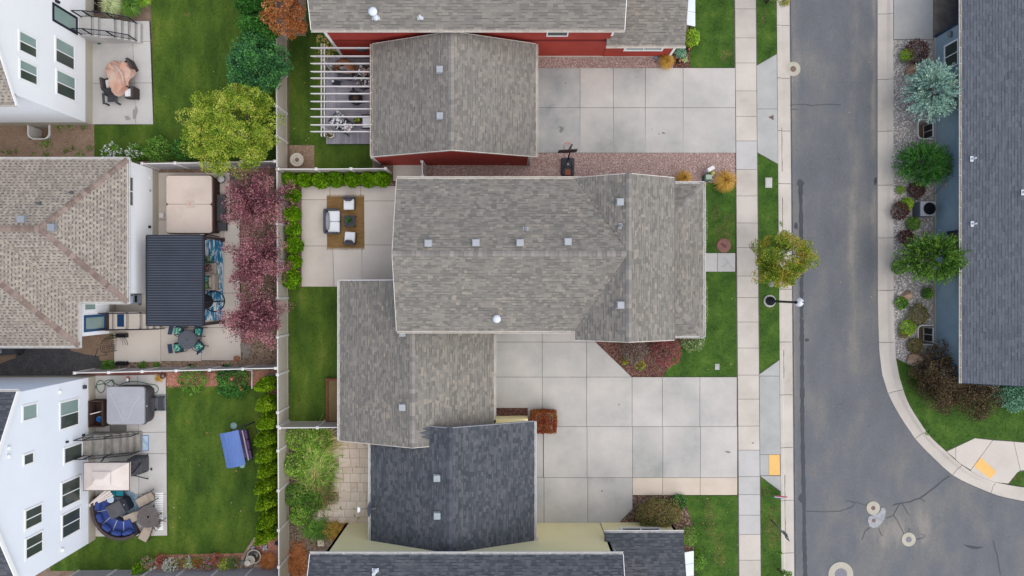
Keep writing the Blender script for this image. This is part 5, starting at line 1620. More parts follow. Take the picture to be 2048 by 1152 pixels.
# shrubs
def shrub(label, pxy, r, h, m, n=900, size=.07, cat='shrub', name='shrub', group=None, ry=None, wid=.3, petals=None, petn=0, pets=.05, z=None, box=False):
    p = P(pxy[0], pxy[1], h * .5 if z is None else z)
    o = root(name, (p.x, p.y, 0), label, cat, group)
    ry = ry or r
    u = unit(n, .35)
    u = u[u[:, 2] > -.3]
    k = RNG.uniform(.6, 1.0, (len(u), 1)) ** .5
    bump_ = 1 + .13 * np.sin(u[:, :1] * 7 + pxy[0]) * np.cos(u[:, 1:2] * 6 + pxy[1])
    if box:
        mx = np.max(np.abs(u), axis=1, keepdims=True)
        u2 = u / mx * (.85 + .15 * mx)
    else:
        u2 = u * bump_
    c = u2 * k * np.array([r, ry, h * .55]) + np.array([0, 0, h * .45])
    c[:, 2] = np.maximum(c[:, 2], .02)
    d = u * .35 + unit(len(u))
    d[:, 2] *= .55
    d /= np.linalg.norm(d, axis=1, keepdims=True)
    foliage('foliage', leaf_quads(c, d, size * 1.15, wid * 1.1), m, o)
    st = MB()
    for i in range(5):
        a = i * 1.3
        st.tube([(0, 0, 0), (r * .5 * math.cos(a), ry * .5 * math.sin(a), h * .6)], [.02, .008], 4)
    obj('stem', st, bark_m, o, local=True)
    if petals:
        u = unit(petn, .9); u = u[u[:, 2] > .1]
        c = u * np.array([r, ry, h * .58]) * 1.02 + np.array([0, 0, h * .45])
        d = unit(len(u), .1)
        cc = np.repeat(c, 5, 0) + RNG.normal(size=(len(c) * 5, 3)) * pets * .4
        obj_ = foliage('blossoms', leaf_quads(cc, unit(len(cc), .2), pets, .45), petals, o)
        obj_['kind'] = 'stuff'
    return o
for i, (c, rr_, h, m, lab) in enumerate([
    ((318, 300), .85, 1.3, f_gre, 'loose green shrub at the grey fence, nearer the hip roof'),
    ((372, 297), .75, 1.3, f_dark, 'leafy green shrub at the grey fence, tucked under the yellow tree'),
    ((1832, 104), .75, 1.0, f_bar, 'purple barberry with yellow green edge below the driveway of the blue house'),
    ((1833, 380), .5, .6, f_bar, 'dark purple barberry between round juniper and air conditioner'),
    ((1800, 422), .52, .7, f_bar, 'dark purple barberry hanging over the kerb'),
    ((1812, 475), .45, .6, f_bar, 'small purple barberry above the lime green juniper'),
    ((1814, 408), .38, .45, f_lime, 'lime leaved shrub beside the air conditioner'),
    ((1827, 447), .4, .45, f_gre, 'low green shrub just below the air conditioner'),
    ((1812, 110), .34, .8, f_lime, 'yellow green shrub against the purple barberry'),
    ((1801, 380), .25, .3, f_lime, 'tiny lime plant near the kerb above the barberry'),
    ((1797, 535), .42, .6, f_gre, 'green shrub at the edge of the rock bed beside the lime juniper'),
    ((1855, 587), .32, .45, f_gre, 'small green shrub against the blue wall'),
    ((1803, 606), .36, .45, f_gre, 'small green shrub below the tan boulder near the kerb'),
    ((1836, 629), .62, .8, f_oliv, 'roundish olive shrub above the lower window well'),
    ((1815, 656), .48, .6, f_lime, 'bright green shrub beside the lower window well'),
    ((1806, 668), .25, .4, f_oliv, 'tiny olive shrub tucked under the bright green one'),
    ((1829, 691), .46, .6, f_oliv, 'olive shrub between lower window well and boulder'),
    ((1382, 76), .5, 1.1, f_lime, 'yellow green bush at the corner of the red house'),
    ((1386, 678), .75, .9, f_box, 'pale boxwood bush at the porch corner'),
    ((1268, 700), .8, 1.1, f_grp, 'grey purple shrub in the red mulch beside the driveway'),
    ((1378, 1072), .55, 1.1, f_gre, 'rounded green bush at the corner of the yellow house'),
    ((1394, 1122), .5, 1.1, f_gre, 'rounded green bush beside the white awning at the bottom edge'),
    ((1358, 1004), .45, .5, f_dark, 'small dark green shrub behind the big olive bush'),
    ((385, 760), .85, .7, f_gre, 'pale green perennial shrub in the red bark bed'),
    ((279, 1142), .42, .8, f_arb, 'bright green ball shrub at the start of the flower bed'),
    ((216, 588 + 145), .38, .5, f_gre, 'small green plant at the fence by the dark gravel'),
    ((285, 731), .25, .3, f_gre, 'small green plant in the bark strip below the round table patio'),
    ((312, 730), .18, .25, f_gre, 'tiny green plant in the bark strip beside its slightly larger neighbour'),
    ]):
    n = int(1300 * rr_ / .5)
    shrub(lab, c, rr_, h, m, n, .07 if rr_ > .3 else .05)
tree('biggest dark bronze shrub, round mass at the corner of the blue house', (1882, 752), 1.25, 1.55, 1.85, 1.2, 90, 190, .085, f_brz, cat='shrub', name='shrub', cr=.3, hollow=.3, low=-.8, tz=.9, tr=.06)
tree('dark bronze shrub spreading under the end of the slate roof', (1937, 790), 1.0, 1.45, 1.1, .9, 60, 180, .085, f_brz, cat='shrub', name='shrub', cr=.28, hollow=.3, low=-.8, tz=.7, tr=.05)
shrub('blue green spreading juniper at the right picture edge', (2032, 797), 1.1, .8, f_teal2, 4200, .09, ry=.75)
shrub('large clipped olive bush on the brown mulch of the yellow house', (1316, 1026), 1.42, 1.2, f_oliv, 8000, .07, ry=.88)
shrub('clipped square hedge with red and orange leaves beside the garage', (1087, 842), .78, 1.0, f_red, 11000, .065, ry=.68, box=True)
shrub('sprawling shrub with pinkish red leaves and bare branches in the mulch', (1332, 704), .9, 1.2, f_ros, 2600, .075)
shrub('pale boxwood strip under the porch gutter, above the front walk', (1409, 450), .14, .7, f_box, 1600, .06, ry=1.8)
shrub('pale boxwood strip under the porch gutter, below the front walk', (1409, 606), .16, .7, f_box, 1600, .06, ry=1.7)
# bare branches in that shrub
o = root('bare_shrub', P(1312, 705), 'leafless grey branching shrub in the red mulch', 'shrub')
for i in range(9):
    a = 2.2 + i * .45
    pts = [(0, 0, .05)]
    for j in range(1, 6):
        pts.append((.16 * j * math.cos(a + .22 * j), .16 * j * math.sin(a + .22 * j), .25 + .14 * j))
    obj('branch', MB().tube(pts, [.022, .02, .017, .014, .01, .006], 5), mat('grey_bark', [C(128,116,108), C(160,148,140)], sc=5), o, local=True)
# arborvitae: upright flat sprays
_arb = {}
def arborvitae(label, pxy, zc, r, h, m, kind, group, rz=0.0, sc=(1, 1, 1)):
    p = P(pxy[0], pxy[1], zc)
    if kind not in _arb:
        o = root('arborvitae', (0, 0, 0), label, 'arborvitae', group)
        n = 5200 if kind[0] == 'b' else 6400
        u = unit(n, .3)
        lob = 1 + .08 * np.sin(u[:, :1] * 8 + u[:, 2:] * 9) + .06 * np.sin(u[:, 1:2] * 11 - u[:, 2:] * 7)
        k = RNG.uniform(.84, 1.0, (n, 1)) * lob
        if kind[0] == 'b':
            c = u * k * np.array([r, r, h * .5]) + np.array([0, 0, h * .5])
        else:                        # pointed: narrower towards the top
            z = u[:, 2:] * k
            q = np.where(z > 0, (1 - np.clip(z, 0, 1)) ** .35, 1.0)
            c = np.concatenate([u[:, :2] * k * r * q * np.where(z > 0, 1.0, 1.05), np.where(z > 0, z * h * .72, z * h * .28) + h * .29], 1)
        d = u * np.array([.5, .5, .25]) + unit(n) * .8
        d /= np.linalg.norm(d, axis=1, keepdims=True)
        c[:, 2] = np.maximum(c[:, 2], .03)
        foliage('foliage', leaf_quads(c, d, .10, .34), m, o)
        obj('trunk', MB().tube([(0, 0, 0), (0, 0, h * .7)], [.05, .02], 6), bark_m, o, local=True)
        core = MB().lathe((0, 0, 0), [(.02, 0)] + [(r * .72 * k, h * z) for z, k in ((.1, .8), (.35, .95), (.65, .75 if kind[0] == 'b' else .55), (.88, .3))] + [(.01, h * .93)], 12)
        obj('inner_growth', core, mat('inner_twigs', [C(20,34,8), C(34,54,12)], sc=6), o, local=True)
        _arb[kind] = o
    else:
        o = dup(_arb[kind], (0, 0, 0), label=label)
    o.location = (p.x, p.y, 0)
    o.rotation_euler = (0, 0, rz)
    o.scale = sc
    return o
gA = 'round arborvitae along the back patio fences'
row_t = [(578.6, 358), (608.6, 359), (640, 360), (670, 358), (703.6, 358), (735, 359), (764, 357)]
for i, c in enumerate(row_t):
    s = (.94, .92, 1.0, 1.02, .98, .95, 1.0)[i]
    arborvitae(f'round arborvitae, {ORD[i]} in the row along the white topped fence counting from the purple trees', c, .8, .43, 1.25, f_arb, 'b%d' % (i % 3), gA, i * 1.1, (s, s, 1))
for i, c in enumerate([(584, 390), (582.5, 429), (585, 458), (586.5, 490.6), (586.5, 524), (581, 558)]):
    s = (.9, 1.05, .92, 1.08, .9, 1.16)[i]
    arborvitae(f'round arborvitae, {ORD[i]} going down the column between fence and patio slabs', c, .8, .43, 1.25, f_arb, 'b%d' % (i % 3), gA, i * .9 + .4, (s, s, 1))
for i, y in enumerate([770, 809, 844, 878, 910, 939, 971, 1003, 1039, 1070]):
    s = (.95, 1.05, 1.05, 1.08, 1.0, .98, 1.0, 1.05, 1.02, 1.05)[i]
    arborvitae(f'tall leaning looking arborvitae, {ORD[i]} down the fence from the rose bush', (532 + (i % 3) * 2 - 2, y), 1.35, .54, 2.7, f_arb2, 'c%d' % (i % 3), 'tall arborvitae along the lawn of the lower white house', (i % 2) * math.pi, (s * .98, s * .82, 1))

def tuft(label, pxy, r, h, n, m, cat='ornamental grass', name='grass_clump', petals=None, w=.012):
    p = P(pxy[0], pxy[1], h * .4)
    o = root(name, (p.x, p.y, 0), label, cat)
    a = RNG.uniform(0, 6.283, n); l = RNG.uniform(.4, 1, n) * r; hh = RNG.uniform(.5, 1, n) * h
    dx, dy = np.cos(a), np.sin(a)
    bx_, by_ = RNG.normal(0, .05, n), RNG.normal(0, .05, n)
    def pt(t, z, s):
        return np.stack([bx_ + dx * l * t - dy * w * s, by_ + dy * l * t + dx * w * s, z], 1)
    z0, z1, z2 = np.zeros(n), hh * .8, hh * .75
    q1 = np.stack([pt(0, z0, -1), pt(0, z0, 1), pt(.4, z1, .9), pt(.4, z1, -.9)], 1)
    q2 = np.stack([pt(.4, z1, -.9), pt(.4, z1, .9), pt(1, z2 * .8, .2), pt(1, z2 * .8, -.2)], 1)
    foliage('blades', np.concatenate([q1, q2]).reshape(-1, 3), m, o)
    return o
tuft('golden ornamental grass beside the green utility box', (1450, 362), .75, .8, 900, f_sed)
tuft('golden grass half hidden by the cross gable, next to the gravel', (1368, 357), .6, .6, 500, f_sed)
tuft('brownish gold grass clump by the driveway of the red house', (1333, 123), .55, .7, 700, f_sed)
tuft('dry orange grass clump at the bottom of the bark bed by the fence', (536, 1122), .62, .6, 800, f_cop)
tuft('variegated pale grass beside the stairs at the top edge', (224, 12), .8, .8, 600, f_var)
tuft('green grass clump beside the variegated one at the top edge', (262, 14), .8, .8, 700, f_gre)
tuft('yellow green grass clump next to the lawn at the top edge', (288, 2), .5, .6, 400, f_lime)
tuft('small arching grey green plant in the mulch of the red house', (1362, 105), .42, .35, 160, f_teal2, w=.03)
tuft('small pale succulent between the two carved pumpkins', (1370, 119), .18, .2, 60, f_var, w=.03)
tuft('dried plant spilling from the pot beside the red bark bed', (318, 757), .3, .3, 160, f_sed)
# flowering plants
shrub('white panicle hydrangea nearer the hip roof corner', (226, 306), .55, .9, f_gre, 1200, .08, petals=w_petal, petn=34, pets=.11)
shrub('white panicle hydrangea beside the loose green shrub', (272, 306), .5, .9, f_gre, 1100, .08, petals=w_petal, petn=30, pets=.11)
shrub('rose bush with two coral blooms in the red bark bed', (466, 764), 1.0, .9, f_dark, 3200, .09, petals=c_petal, petn=4, pets=.13)
shrub('yellow flowering bush at the corner of the pergola deck', (655, 88), .62, 1.0, f_gre, 1500, .06, ry=.8, petals=y_petal, petn=130, pets=.07)
for i, (c, rr_, pm_, pn_, fm_, lab) in enumerate([
    ((296, 1124), .5, p_petal, 60, f_gre, 'pink flowering plant next to the green ball shrub'),
    ((322, 1118), .4, p_petal, 20, f_red, 'reddish plant with bright pink blooms in the flower bed'),
    ((341, 1130), .6, w_petal, 160, f_gre, 'plant covered in small white blossoms in the flower bed'),
    ((368, 1124), .45, y_petal, 16, f_oliv, 'olive plant with few cream blossoms in the flower bed'),
    ((380, 1126), .35, w_petal, 40, f_lime, 'lime plant with white blossoms in the flower bed'),
    ((397, 1124), .42, r_petal, 40, f_gre, 'plant with bright red blossoms in the flower bed'),
    ((416, 1128), .5, p_petal, 60, f_gre, 'plant with pale pink and white blossoms in the flower bed'),
    ((432, 1118), .45, p_petal, 25, f_red, 'tall reddish green plant near the yellow lily'),
    ((448, 1128), .45, y_petal, 26, f_lime, 'yellow leaved lily plant in the flower bed'),
    ((466, 1124), .5, r_petal, 3, f_dark, 'dark green bush with a single red bloom beside the fountain'),
    ]):
    shrub(lab, c, rr_ * .8, .6, fm_, int(1000 * rr_), .06, cat='flowers', name='flowering_plant', petals=pm_, petn=pn_, pets=.055)
shrub('small plant with orange blooms at the driveway edge of the mulch', (1250, 722), .22, .3, f_lime, 180, .06, cat='flowers', name='flowering_plant', petals=o_petal, petn=10, pets=.06)
shrub('yellow green plant with orange blooms lower in the mulch', (1280, 731), .32, .35, f_lime, 260, .06, cat='flowers', name='flowering_plant', petals=o_petal, petn=8, pets=.06)
# overgrown yard behind the yellow house
for i, (c, rr_, h, m) in enumerate([((598, 878), .8, .9, f_weed), ((640, 878), .75, .8, f_weed), ((590, 930), .75, 1.1, f_weed), ((588, 990), .7, .9, f_gre), ((600, 1030), .6, .8, f_weed), ((622, 1005), .7, .8, f_gre)]):
    lab = ['tall weeds in the fence corner of the overgrown yard', 'leafy weeds in front of the rolled tarp', 'light green weeds overlapping the long fence', 'dark green weeds below the light ones at the long fence', 'weeds near the lower end of the overgrown yard', 'green weeds between straw and fence'][i]
    shrub(lab, c, rr_, h, m, 1500, .10, cat='weeds', name='weed', wid=.22)
def straw(label, c, rx, ry, n, m, h=.35, L=(.5, 1.3), ang=None):
    p = P(*c)
    o = root('fallen_grass', (p.x, p.y, 0), label, 'weeds')
    x, y_ = RNG.normal(0, rx * .5, n), RNG.normal(0, ry * .5, n)
    a = RNG.uniform(0, 6.283, n) if ang is None else RNG.normal(ang, .5, n)
    l = RNG.uniform(*L, n); z = RNG.uniform(.02, h, n); dz = RNG.normal(0, .15, n)
    dx, dy = np.cos(a), np.sin(a); w = .009
    def pt(t, s): return np.stack([x + dx * l * t - dy * w * s, y_ + dy * l * t + dx * w * s, np.maximum(.02, z + dz * t + .12 * np.sin(t * 3.1))], 1)
    q = [np.stack([pt(t0, -1), pt(t0, 1), pt(t1, 1), pt(t1, -1)], 1) for t0, t1 in ((0, .5), (.5, 1))]
    foliage('stalks', np.concatenate(q).reshape(-1, 3), m, o)
    return o
straw('pale straw stalks fallen across the upper overgrown yard', (632, 888), .75, .55, 480, f_str2, ang=.5)
straw('green grass heap beside the tan pavers', (636, 935), .6, 1.2, 1300, f_weed)
straw('dry straw bundle lying over the green heap', (630, 955), .65, .95, 480, f_str2, ang=1.3)
straw('olive grass spilling onto the pavers', (642, 985), .5, .75, 800, f_oliv, L=(.3, .8))
straw('green grass patch at the foot of the yellow wall', (638, 1056), .75, .35, 700, f_gre, L=(.3, .7))
straw('tan dry grass beside the yellow wall corner', (672, 1058), .5, .35, 500, f_sed, L=(.2, .5))
straw('rusty dry grass along the lower fence', (596, 1120), .45, 1.0, 800, f_cop, L=(.2, .5), h=.2)
# ---------------------------------------------------------------- street furniture and covers
def T(name, label, cat, pxy, z=0.0, rz=0.0, group=None, base=0.0):
    p = P(pxy[0], pxy[1], z)
    return root(name, (p.x, p.y, base), label, cat, group, rz)
def part(o, name, m, fn, **k):
    mb = MB()
    fn(mb)
    return obj(name, mb, m, o, local=True, **k)
collar_m = mat('collar_concrete', [C(176,170,152), C(198,192,176)], sc=3, det=8, amp=1.6, fine=.1)
patch_m = mat('rough_concrete', [C(140,140,142), C(166,166,168), C(186,186,186)], sc=5, det=8, amp=1.8, fine=.2)
def manhole(label, c, ro, ri, zc, m=None, cm=None):
    o = T('manhole', label, 'manhole', c, 0, base=zc)
    ro /= 33.0; ri /= 33.0
    part(o, 'collar', m or collar_m, lambda b: b.ring((0, 0, 0), ro, ri + .01, 0, .012))
    def lid(b):
        b.lathe((0, 0, 0), [(ri, -.01), (ri, .008), (ri * .92, .012), (.001, .012)], 24, False)
        for i in range(6):
            a = i * math.pi / 3
            b.box((ri * .5 * math.cos(a), ri * .5 * math.sin(a), .015), (ri * .3, .02, .008), a)
    part(o, 'cover', cm or iron_m, lid)
    return o
MZ = RZ + .01
lidg = mat('lid_grey', [C(126,124,132), C(146,144,152)], sc=9, fine=.15)
manhole('round manhole half under the gutter at the upper end of the street', (1587.5, 137), 14.5, 5.5, MZ)
manhole('manhole with a rusty cover touching the rough concrete patch', (1748, 1017), 13.5, 4, MZ)
manhole('manhole with grey cover, lower one in the cracked asphalt', (1819, 1080), 14, 5.5, MZ, cm=lidg)
manhole('largest manhole, cut by the bottom edge', (1683, 1150), 25, 12, MZ, cm=lidg)
o = T('concrete_patch', 'lumpy rough concrete patch with a rusty valve cover in the street', 'street patch', (1752, 1038), base=MZ)
q = [(1737,1042),(1739,1034),(1746,1031),(1756,1029),(1762,1024),(1764,1017),(1770,1016),(1773,1021),(1772,1030),(1770,1039),(1764,1048),(1757,1055),(1748,1057),(1740,1053)]
c0 = o.location
part(o, 'patch', patch_m, lambda b: b.prism([(P(*p).x - c0.x, P(*p).y - c0.y) for p in q], 0, .011))
part(o, 'cover', iron_m, lambda b: b.lathe((P(1749, 1042).x - c0.x, P(1749, 1042).y - c0.y, .011), [(.12, 0), (.12, .008), (.001, .01)], 18, False))
o = T('septic_lid', 'round reddish brown plastic lid in the front lawn', 'lid', (1447, 491))
part(o, 'lid', mat('lid_brown', [C(128,88,80), C(146,106,98)], sc=5), lambda b: b.lathe((0, 0, 0), [(.44, -.02), (.44, .03), (.38, .055), (.3, .06), (.001, .062)], 28))
part(o, 'handle', mat('lid_dark', [C(104,72,66)], sc=5), lambda b: b.box((0, 0, .068), (.36, .12, .02), R(-42), bev=.01))
o = T('access_lid', 'small triangular brown lid in the grey driveway apron', 'lid', (1542, 235.5))
part(o, 'lid', iron_m, lambda b: b.prism([(-.18, .03), (.14, .17), (.16, -.17)], .028, .042)); part(o, 'knob', dark_m, lambda b: b.box((.03, 0, .045), (.06, .06, .01)))
o = T('utility_vault', 'pale rectangular concrete lid in the grass strip', 'lid', (1537, 365.5))
part(o, 'lid', conc_b, lambda b: b.box((0, 0, .02), (.36, .55, .06), 0, bev=.015)); part(o, 'rim', conc_w, lambda b: b.box((0, 0, .005), (.42, .61, .05)))
o = T('valve_box', 'small pale square lid in the lawn by the driveway', 'lid', (1434, 733.5))
part(o, 'lid', vent_m, lambda b: b.box((0, 0, .02), (.27, .36, .05), 0, bev=.01)); part(o, 'slot', dark_m, lambda b: b.box((0, .1, .046), (.1, .02, .004)))
o = T('water_meter_lid', 'small round grey lid in the grass below the street tree', 'lid', (1542, 568.5))
part(o, 'lid', lidg, lambda b: b.lathe((0, 0, 0), [(.15, -.02), (.15, .03), (.11, .04), (.001, .04)], 18)); part(o, 'rim', steel_m, lambda b: b.ring((0, 0, 0), .17, .15, -.02, .02))
# street lamp
o = T('street_lamp', 'black street lamp with a white domed head reaching over the street', 'street lamp', (1538.5, 602))
part(o, 'base_ring', conc_b, lambda b: b.ring((0, 0, 0), .37, .16, -.05, .1))
part(o, 'pole', black_m, lambda b: b.lathe((0, 0, 0), [(.27, 0), (.27, .3), (.2, .5), (.11, .7), (.07, 1.0), (.06, 3.7), (.09, 3.75), (.09, 3.9), (.05, 4.0), (.001, 4.05)], 16))
L = P(1601, 604.5, 4.0) - o.location
part(o, 'arm', black_m, lambda b: b.tube([(0, 0, 3.75), (.4, -.01, 3.95), (L.x * .75, L.y * .75, 4.02), (L.x, L.y, 4.02)], .04, 8))
part(o, 'lamp_head', mat('lamp_white', [C(214,216,220), C(232,234,236)], sc=4, rough=.4), lambda b: b.lathe((L.x, L.y, 3.72), [(.12, 0), (.24, .03), (.25, .1), (.22, .2), (.14, .3), (.05, .36), (.001, .37)], 20))
part(o, 'photocell', black_m, lambda b: b.lathe((L.x + .1, L.y, 4.02), [(.035, 0), (.035, .06), (.001, .07)], 10))
# signs
o = T('street_sign', 'grey road sign on a tall thin post in the grass strip', 'sign', (1542.5, 1040.5))
tp = P(1573, 1073, 2.6) - o.location
part(o, 'post', steel_m, lambda b: b.tube([(0, 0, 0), (tp.x, tp.y, 2.75)], .05, 6))
part(o, 'plate', mat('sign_grey', [C(120,124,126), C(140,144,146)], sc=4, rough=.4), lambda b: b.box((tp.x + .05, tp.y - .02, 2.45), (.03, .46, .6), R(18)))
o = T('yard_sign', 'small red white and blue yard sign at the corner of the grass strip', 'sign', (1553, 986))
for nm, col, z0, z1 in (('red_band', (176,70,80), .62, .8), ('white_band', (226,230,236), .44, .62), ('blue_band', (84,112,170), .26, .44)):
    part(o, nm, mat('sign_' + nm, [C(*col)], sc=2, rough=.5), lambda b: b.box((.02, -.01 - (.6 - z0) * .45, (z0 + z1) / 2), (.66, .02, z1 - z0 + .03), R(-6), tilt=Matrix.Rotation(R(-32), 3, 'X')))
part(o, 'stake', steel_m, lambda b: (b.tube([(-.22, -.16, .3), (-.22, 0, 0)], .012, 4), b.tube([(.22, -.2, .3), (.22, -.04, 0)], .012, 4)))
# basketball hoop
o = T('basketball_hoop', 'black portable basketball hoop with a red rim at the edge of the driveway', 'basketball hoop', (1135, 334))
part(o, 'base', char_m, lambda b: (b.box((0, 0, .1), (.8, 1.08, .2), 0, bev=.06), b.box((0, .2, .22), (.5, .5, .08), 0, bev=.04), b.box((-.28, -.1, .22), (.1, .75, .08), 0, bev=.03), b.box((.28, -.1, .22), (.1, .75, .08), 0, bev=.03)))
part(o, 'base_inlay', mat('brick_red', [C(140,76,60), C(160,94,76)], sc=8, fine=.2), lambda b: b.box((0, -.36, .215), (.32, .34, .05)))
part(o, 'filler_cap', collar_m, lambda b: b.lathe((0, .12, .26), [(.06, 0), (.06, .03), (.001, .035)], 14))
part(o, 'pole', black_m, lambda b: (b.tube([(0, .38, .2), (0, .55, 1.6), (0, .72, 3.0)], .045, 8), b.tube([(0, .45, .9), (-.3, -.2, .24)], .02, 5), b.tube([(0, .45, .9), (.3, -.2, .24)], .02, 5)))
bc = P(1129.5 + 5, 304, 3.1) - o.location
part(o, 'backboard', mat('backboard', [C(44,38,44), C(60,54,60)], sc=3, rough=.4), lambda b: b.box((bc.x, bc.y, 3.35), (1.06, .05, .72), R(3), bev=.02))
part(o, 'bracket', black_m, lambda b: (b.tube([(0, .72, 3.0), (bc.x, bc.y, 3.3)], .03, 5), b.tube([(0, .72, 2.8), (bc.x, bc.y, 3.1)], .03, 5)))
rc = (bc.x + .02, bc.y + .3, 3.05)
part(o, 'rim', mat('rim_red', [C(214,64,54), C(230,84,70)], sc=4, rough=.4), lambda b: (b.tube([(rc[0] + .23 * math.cos(t * math.pi / 12), rc[1] + .23 * math.sin(t * math.pi / 12), rc[2]) for t in range(24)], .016, 6, close=True), b.box((rc[0], rc[1] - .25, rc[2] - .02), (.16, .1, .06))))
def net(b):
    for i in range(12):
        a = i * math.pi / 6
        for s in (1, -1):
            b.tube([(rc[0] + r * math.cos(a + s * k * .26), rc[1] + r * math.sin(a + s * k * .26), rc[2] - z) for k, (r, z) in enumerate(((.22, 0), (.19, .12), (.15, .26), (.12, .4)))], .008, 4)
part(o, 'net', canvas_w, net)
# utility boxes on the gravel
o = T('utility_pedestal', 'white utility pedestal tilted beside the yellow green cap', 'utility box', (1419, 339), .5)
part(o, 'body', trim_w, lambda b: b.box((0, 0, .4), (.4, .2, .8), R(28), bev=.04)); part(o, 'lid', vinyl_w, lambda b: b.box((0, 0, .82), (.44, .23, .06), R(28), bev=.03))
o = T('utility_marker', 'round yellow green marker cap by the white pedestal', 'utility marker', (1425, 346), .4)
part(o, 'cap', mat('cap_green', [C(160,160,84), C(184,180,104)], sc=5), lambda b: b.lathe((0, 0, 0), [(.13, 0), (.13, .4), (.1, .5), (.001, .54)], 16)); part(o, 'collar', trim_w, lambda b: b.ring((0, 0, 0), .16, .13, 0, .08))
o = T('transformer_box', 'green metal utility box at the end of the pink gravel', 'utility box', (1414, 356), .3)
gm2 = mat('utility_green', [C(88,112,96), C(108,132,114)], sc=4)
part(o, 'body', gm2, lambda b: b.box((0, 0, .28), (.42, .36, .56), 0, bev=.03)); part(o, 'lid', mat('utility_lid', [C(150,166,150), C(170,184,168)], sc=4), lambda b: b.box((.03, .02, .58), (.36, .28, .05), 0, bev=.02))
# condenser
o = T('air_conditioner', 'grey air conditioner unit with a round fan grille at the blue wall', 'air conditioner', (1847, 419), .45)
part(o, 'cabinet', mat('cabinet_grey', [C(98,100,110), C(118,120,130)], sc=3), lambda b: (b.box((0, 0, .45), (.88, .88, .8), 0, bev=.06), [b.box((-.45, -.38 + i * .095, .45), (.03, .05, .68)) for i in range(9)]))
part(o, 'top_panel', mat('cabinet_top', [C(140,142,148), C(156,158,164)], sc=3), lambda b: b.box((.0, 0, .87), (.9, .9, .06), 0, bev=.03))
part(o, 'fan_well', dark_m, lambda b: b.lathe((.08, 0, .9), [(.34, 0), (.34, .006), (.001, .008)], 28))
part(o, 'fan_grille', black_m, lambda b: [b.ring((.08, 0, .9), r, r - .014, .02, .034, 28) for r in (.36, .3, .24, .18, .12, .06)])
part(o, 'fan_blade', steel_m, lambda b: [b.box((.08 + .14 * math.cos(a), .14 * math.sin(a), .91), (.24, .12, .008), a) for a in (.4, 1.97, 3.54, 5.11)])
part(o, 'pad', conc_b, lambda b: b.box((0, 0, .02), (1.0, 1.0, .08)))
# boulders
def boulder(label, pxy, sx, sy, sz, m, seed):
    p = P(*pxy)
    bm = bmesh.new()
    bmesh.ops.create_icosphere(bm, subdivisions=3, radius=1)
    rr = random.Random(seed)
    ph = [Vector((rr.uniform(-1, 1), rr.uniform(-1, 1), rr.uniform(-1, 1))).normalized() for _ in range(7)]
    for v in bm.verts:
        k = 1.0
        for q in ph:
            dd = v.co.normalized().dot(q)
            if dd > .55:
                k = min(k, .55 / dd * 1.15)
        v.co = Vector((v.co.x * k * sx, v.co.y * k * sy, max(-.2, v.co.z * k) * sz))
    me = bpy.data.meshes.new('boulder')
    bm.to_mesh(me); bm.free()
    me.materials.append(m)
    o = link(bpy.data.objects.new('boulder', me))
    o.location = (p.x, p.y, sz * .15)
    tag(o, label, 'boulder')
rock_t = mat('rock_tan', [C(150,112,86), C(184,152,124), C(206,180,154)], sc=3, det=8, amp=1.8, fine=.15, bump=.6, bsc=18)
boulder('tan boulder between purple barberry and blue juniper', (1822, 142), .62, .42, .6, rock_t, 1)
boulder('tan boulder above the small green shrub in the rock bed', (1812, 592), .36, .36, .4, rock_t, 2)
boulder('largest tan boulder at the lower end of the rock bed', (1830, 715), .7, .5, .6, rock_t, 3)
boulder('grey rock against the post below the rock bed', (1815, 672), .12, .1, .12, rock_t, 4)
# satellite dish on the dark garage
o = T('satellite_dish', 'grey satellite dish on the eave of the charcoal garage roof', 'satellite dish', (741, 1019), 3.4, base=2.9)
part(o, 'dish', mat('dish_grey', [C(96,104,120), C(116,124,138)], sc=3, rough=.4), lambda b: [b.lathe((0, 0, 0), [(.001, .0)], 3)] if False else b.add([(-.06 + .12 * (1 - (r / .4) ** 2) * -1 + .0, r * math.cos(t), .5 + r * math.sin(t) * 1.0) for r in (.02, .2, .4) for t in [i * math.pi / 10 for i in range(20)]], [(i * 20 + j, i * 20 + (j + 1) % 20, (i + 1) * 20 + (j + 1) % 20, (i + 1) * 20 + j) for i in range(2) for j in range(20)], True))
part(o, 'arm', steel_m, lambda b: b.tube([(-.02, 0, .2), (-.66, -.02, .42)], .022, 6))
part(o, 'receiver', trim_w, lambda b: (b.box((-.68, -.02, .46), (.1, .3, .12), 0, bev=.02), b.box((-.62, -.02, .46), (.08, .2, .08))))
part(o, 'mast', steel_m, lambda b: b.tube([(.0, 0, .5), (.25, .03, .4), (.42, .05, .12)], .025, 6))
part(o, 'cable', black_m, lambda b: b.tube([(.2, .0, .3), (.3, -.1, .22), (.38, -.12, .2), (.42, -.02, .14)], .012, 5))

# ---------------------------------------------------------------- middle house back patio
rug_j = mat('jute', [C(104,80,44), C(132,102,62), C(150,118,78)], sc=2.2, det=8, amp=1.8, fine=.25, fsc=120, aniso=(1, 4, 1))
o = T('rug', 'brown jute rug with frayed ends under the patio seats', 'rug', (691.5, 444.5))
part(o, 'rug_body', rug_j, lambda b: b.box((0, 0, .04), (2.26, 3.1, .02), R(.4)))
rr = random.Random(5)
part(o, 'fringe', rug_j, lambda b: [b.box((-1.12 + i * .04, s * (1.57 + rr.uniform(-.01, .05)), .035), (.02, .1 + rr.uniform(0, .06), .006), rr.uniform(-.3, .3)) for i in range(57) for s in (1, -1)], kind='stuff')
grey_w = mat('wicker_grey', [C(70,70,78), C(92,92,100)], sc=30, det=2, fine=.2, fsc=90)
o = T('loveseat', 'grey wicker loveseat with white cushions on the jute rug', 'sofa', (664, 443), .4)
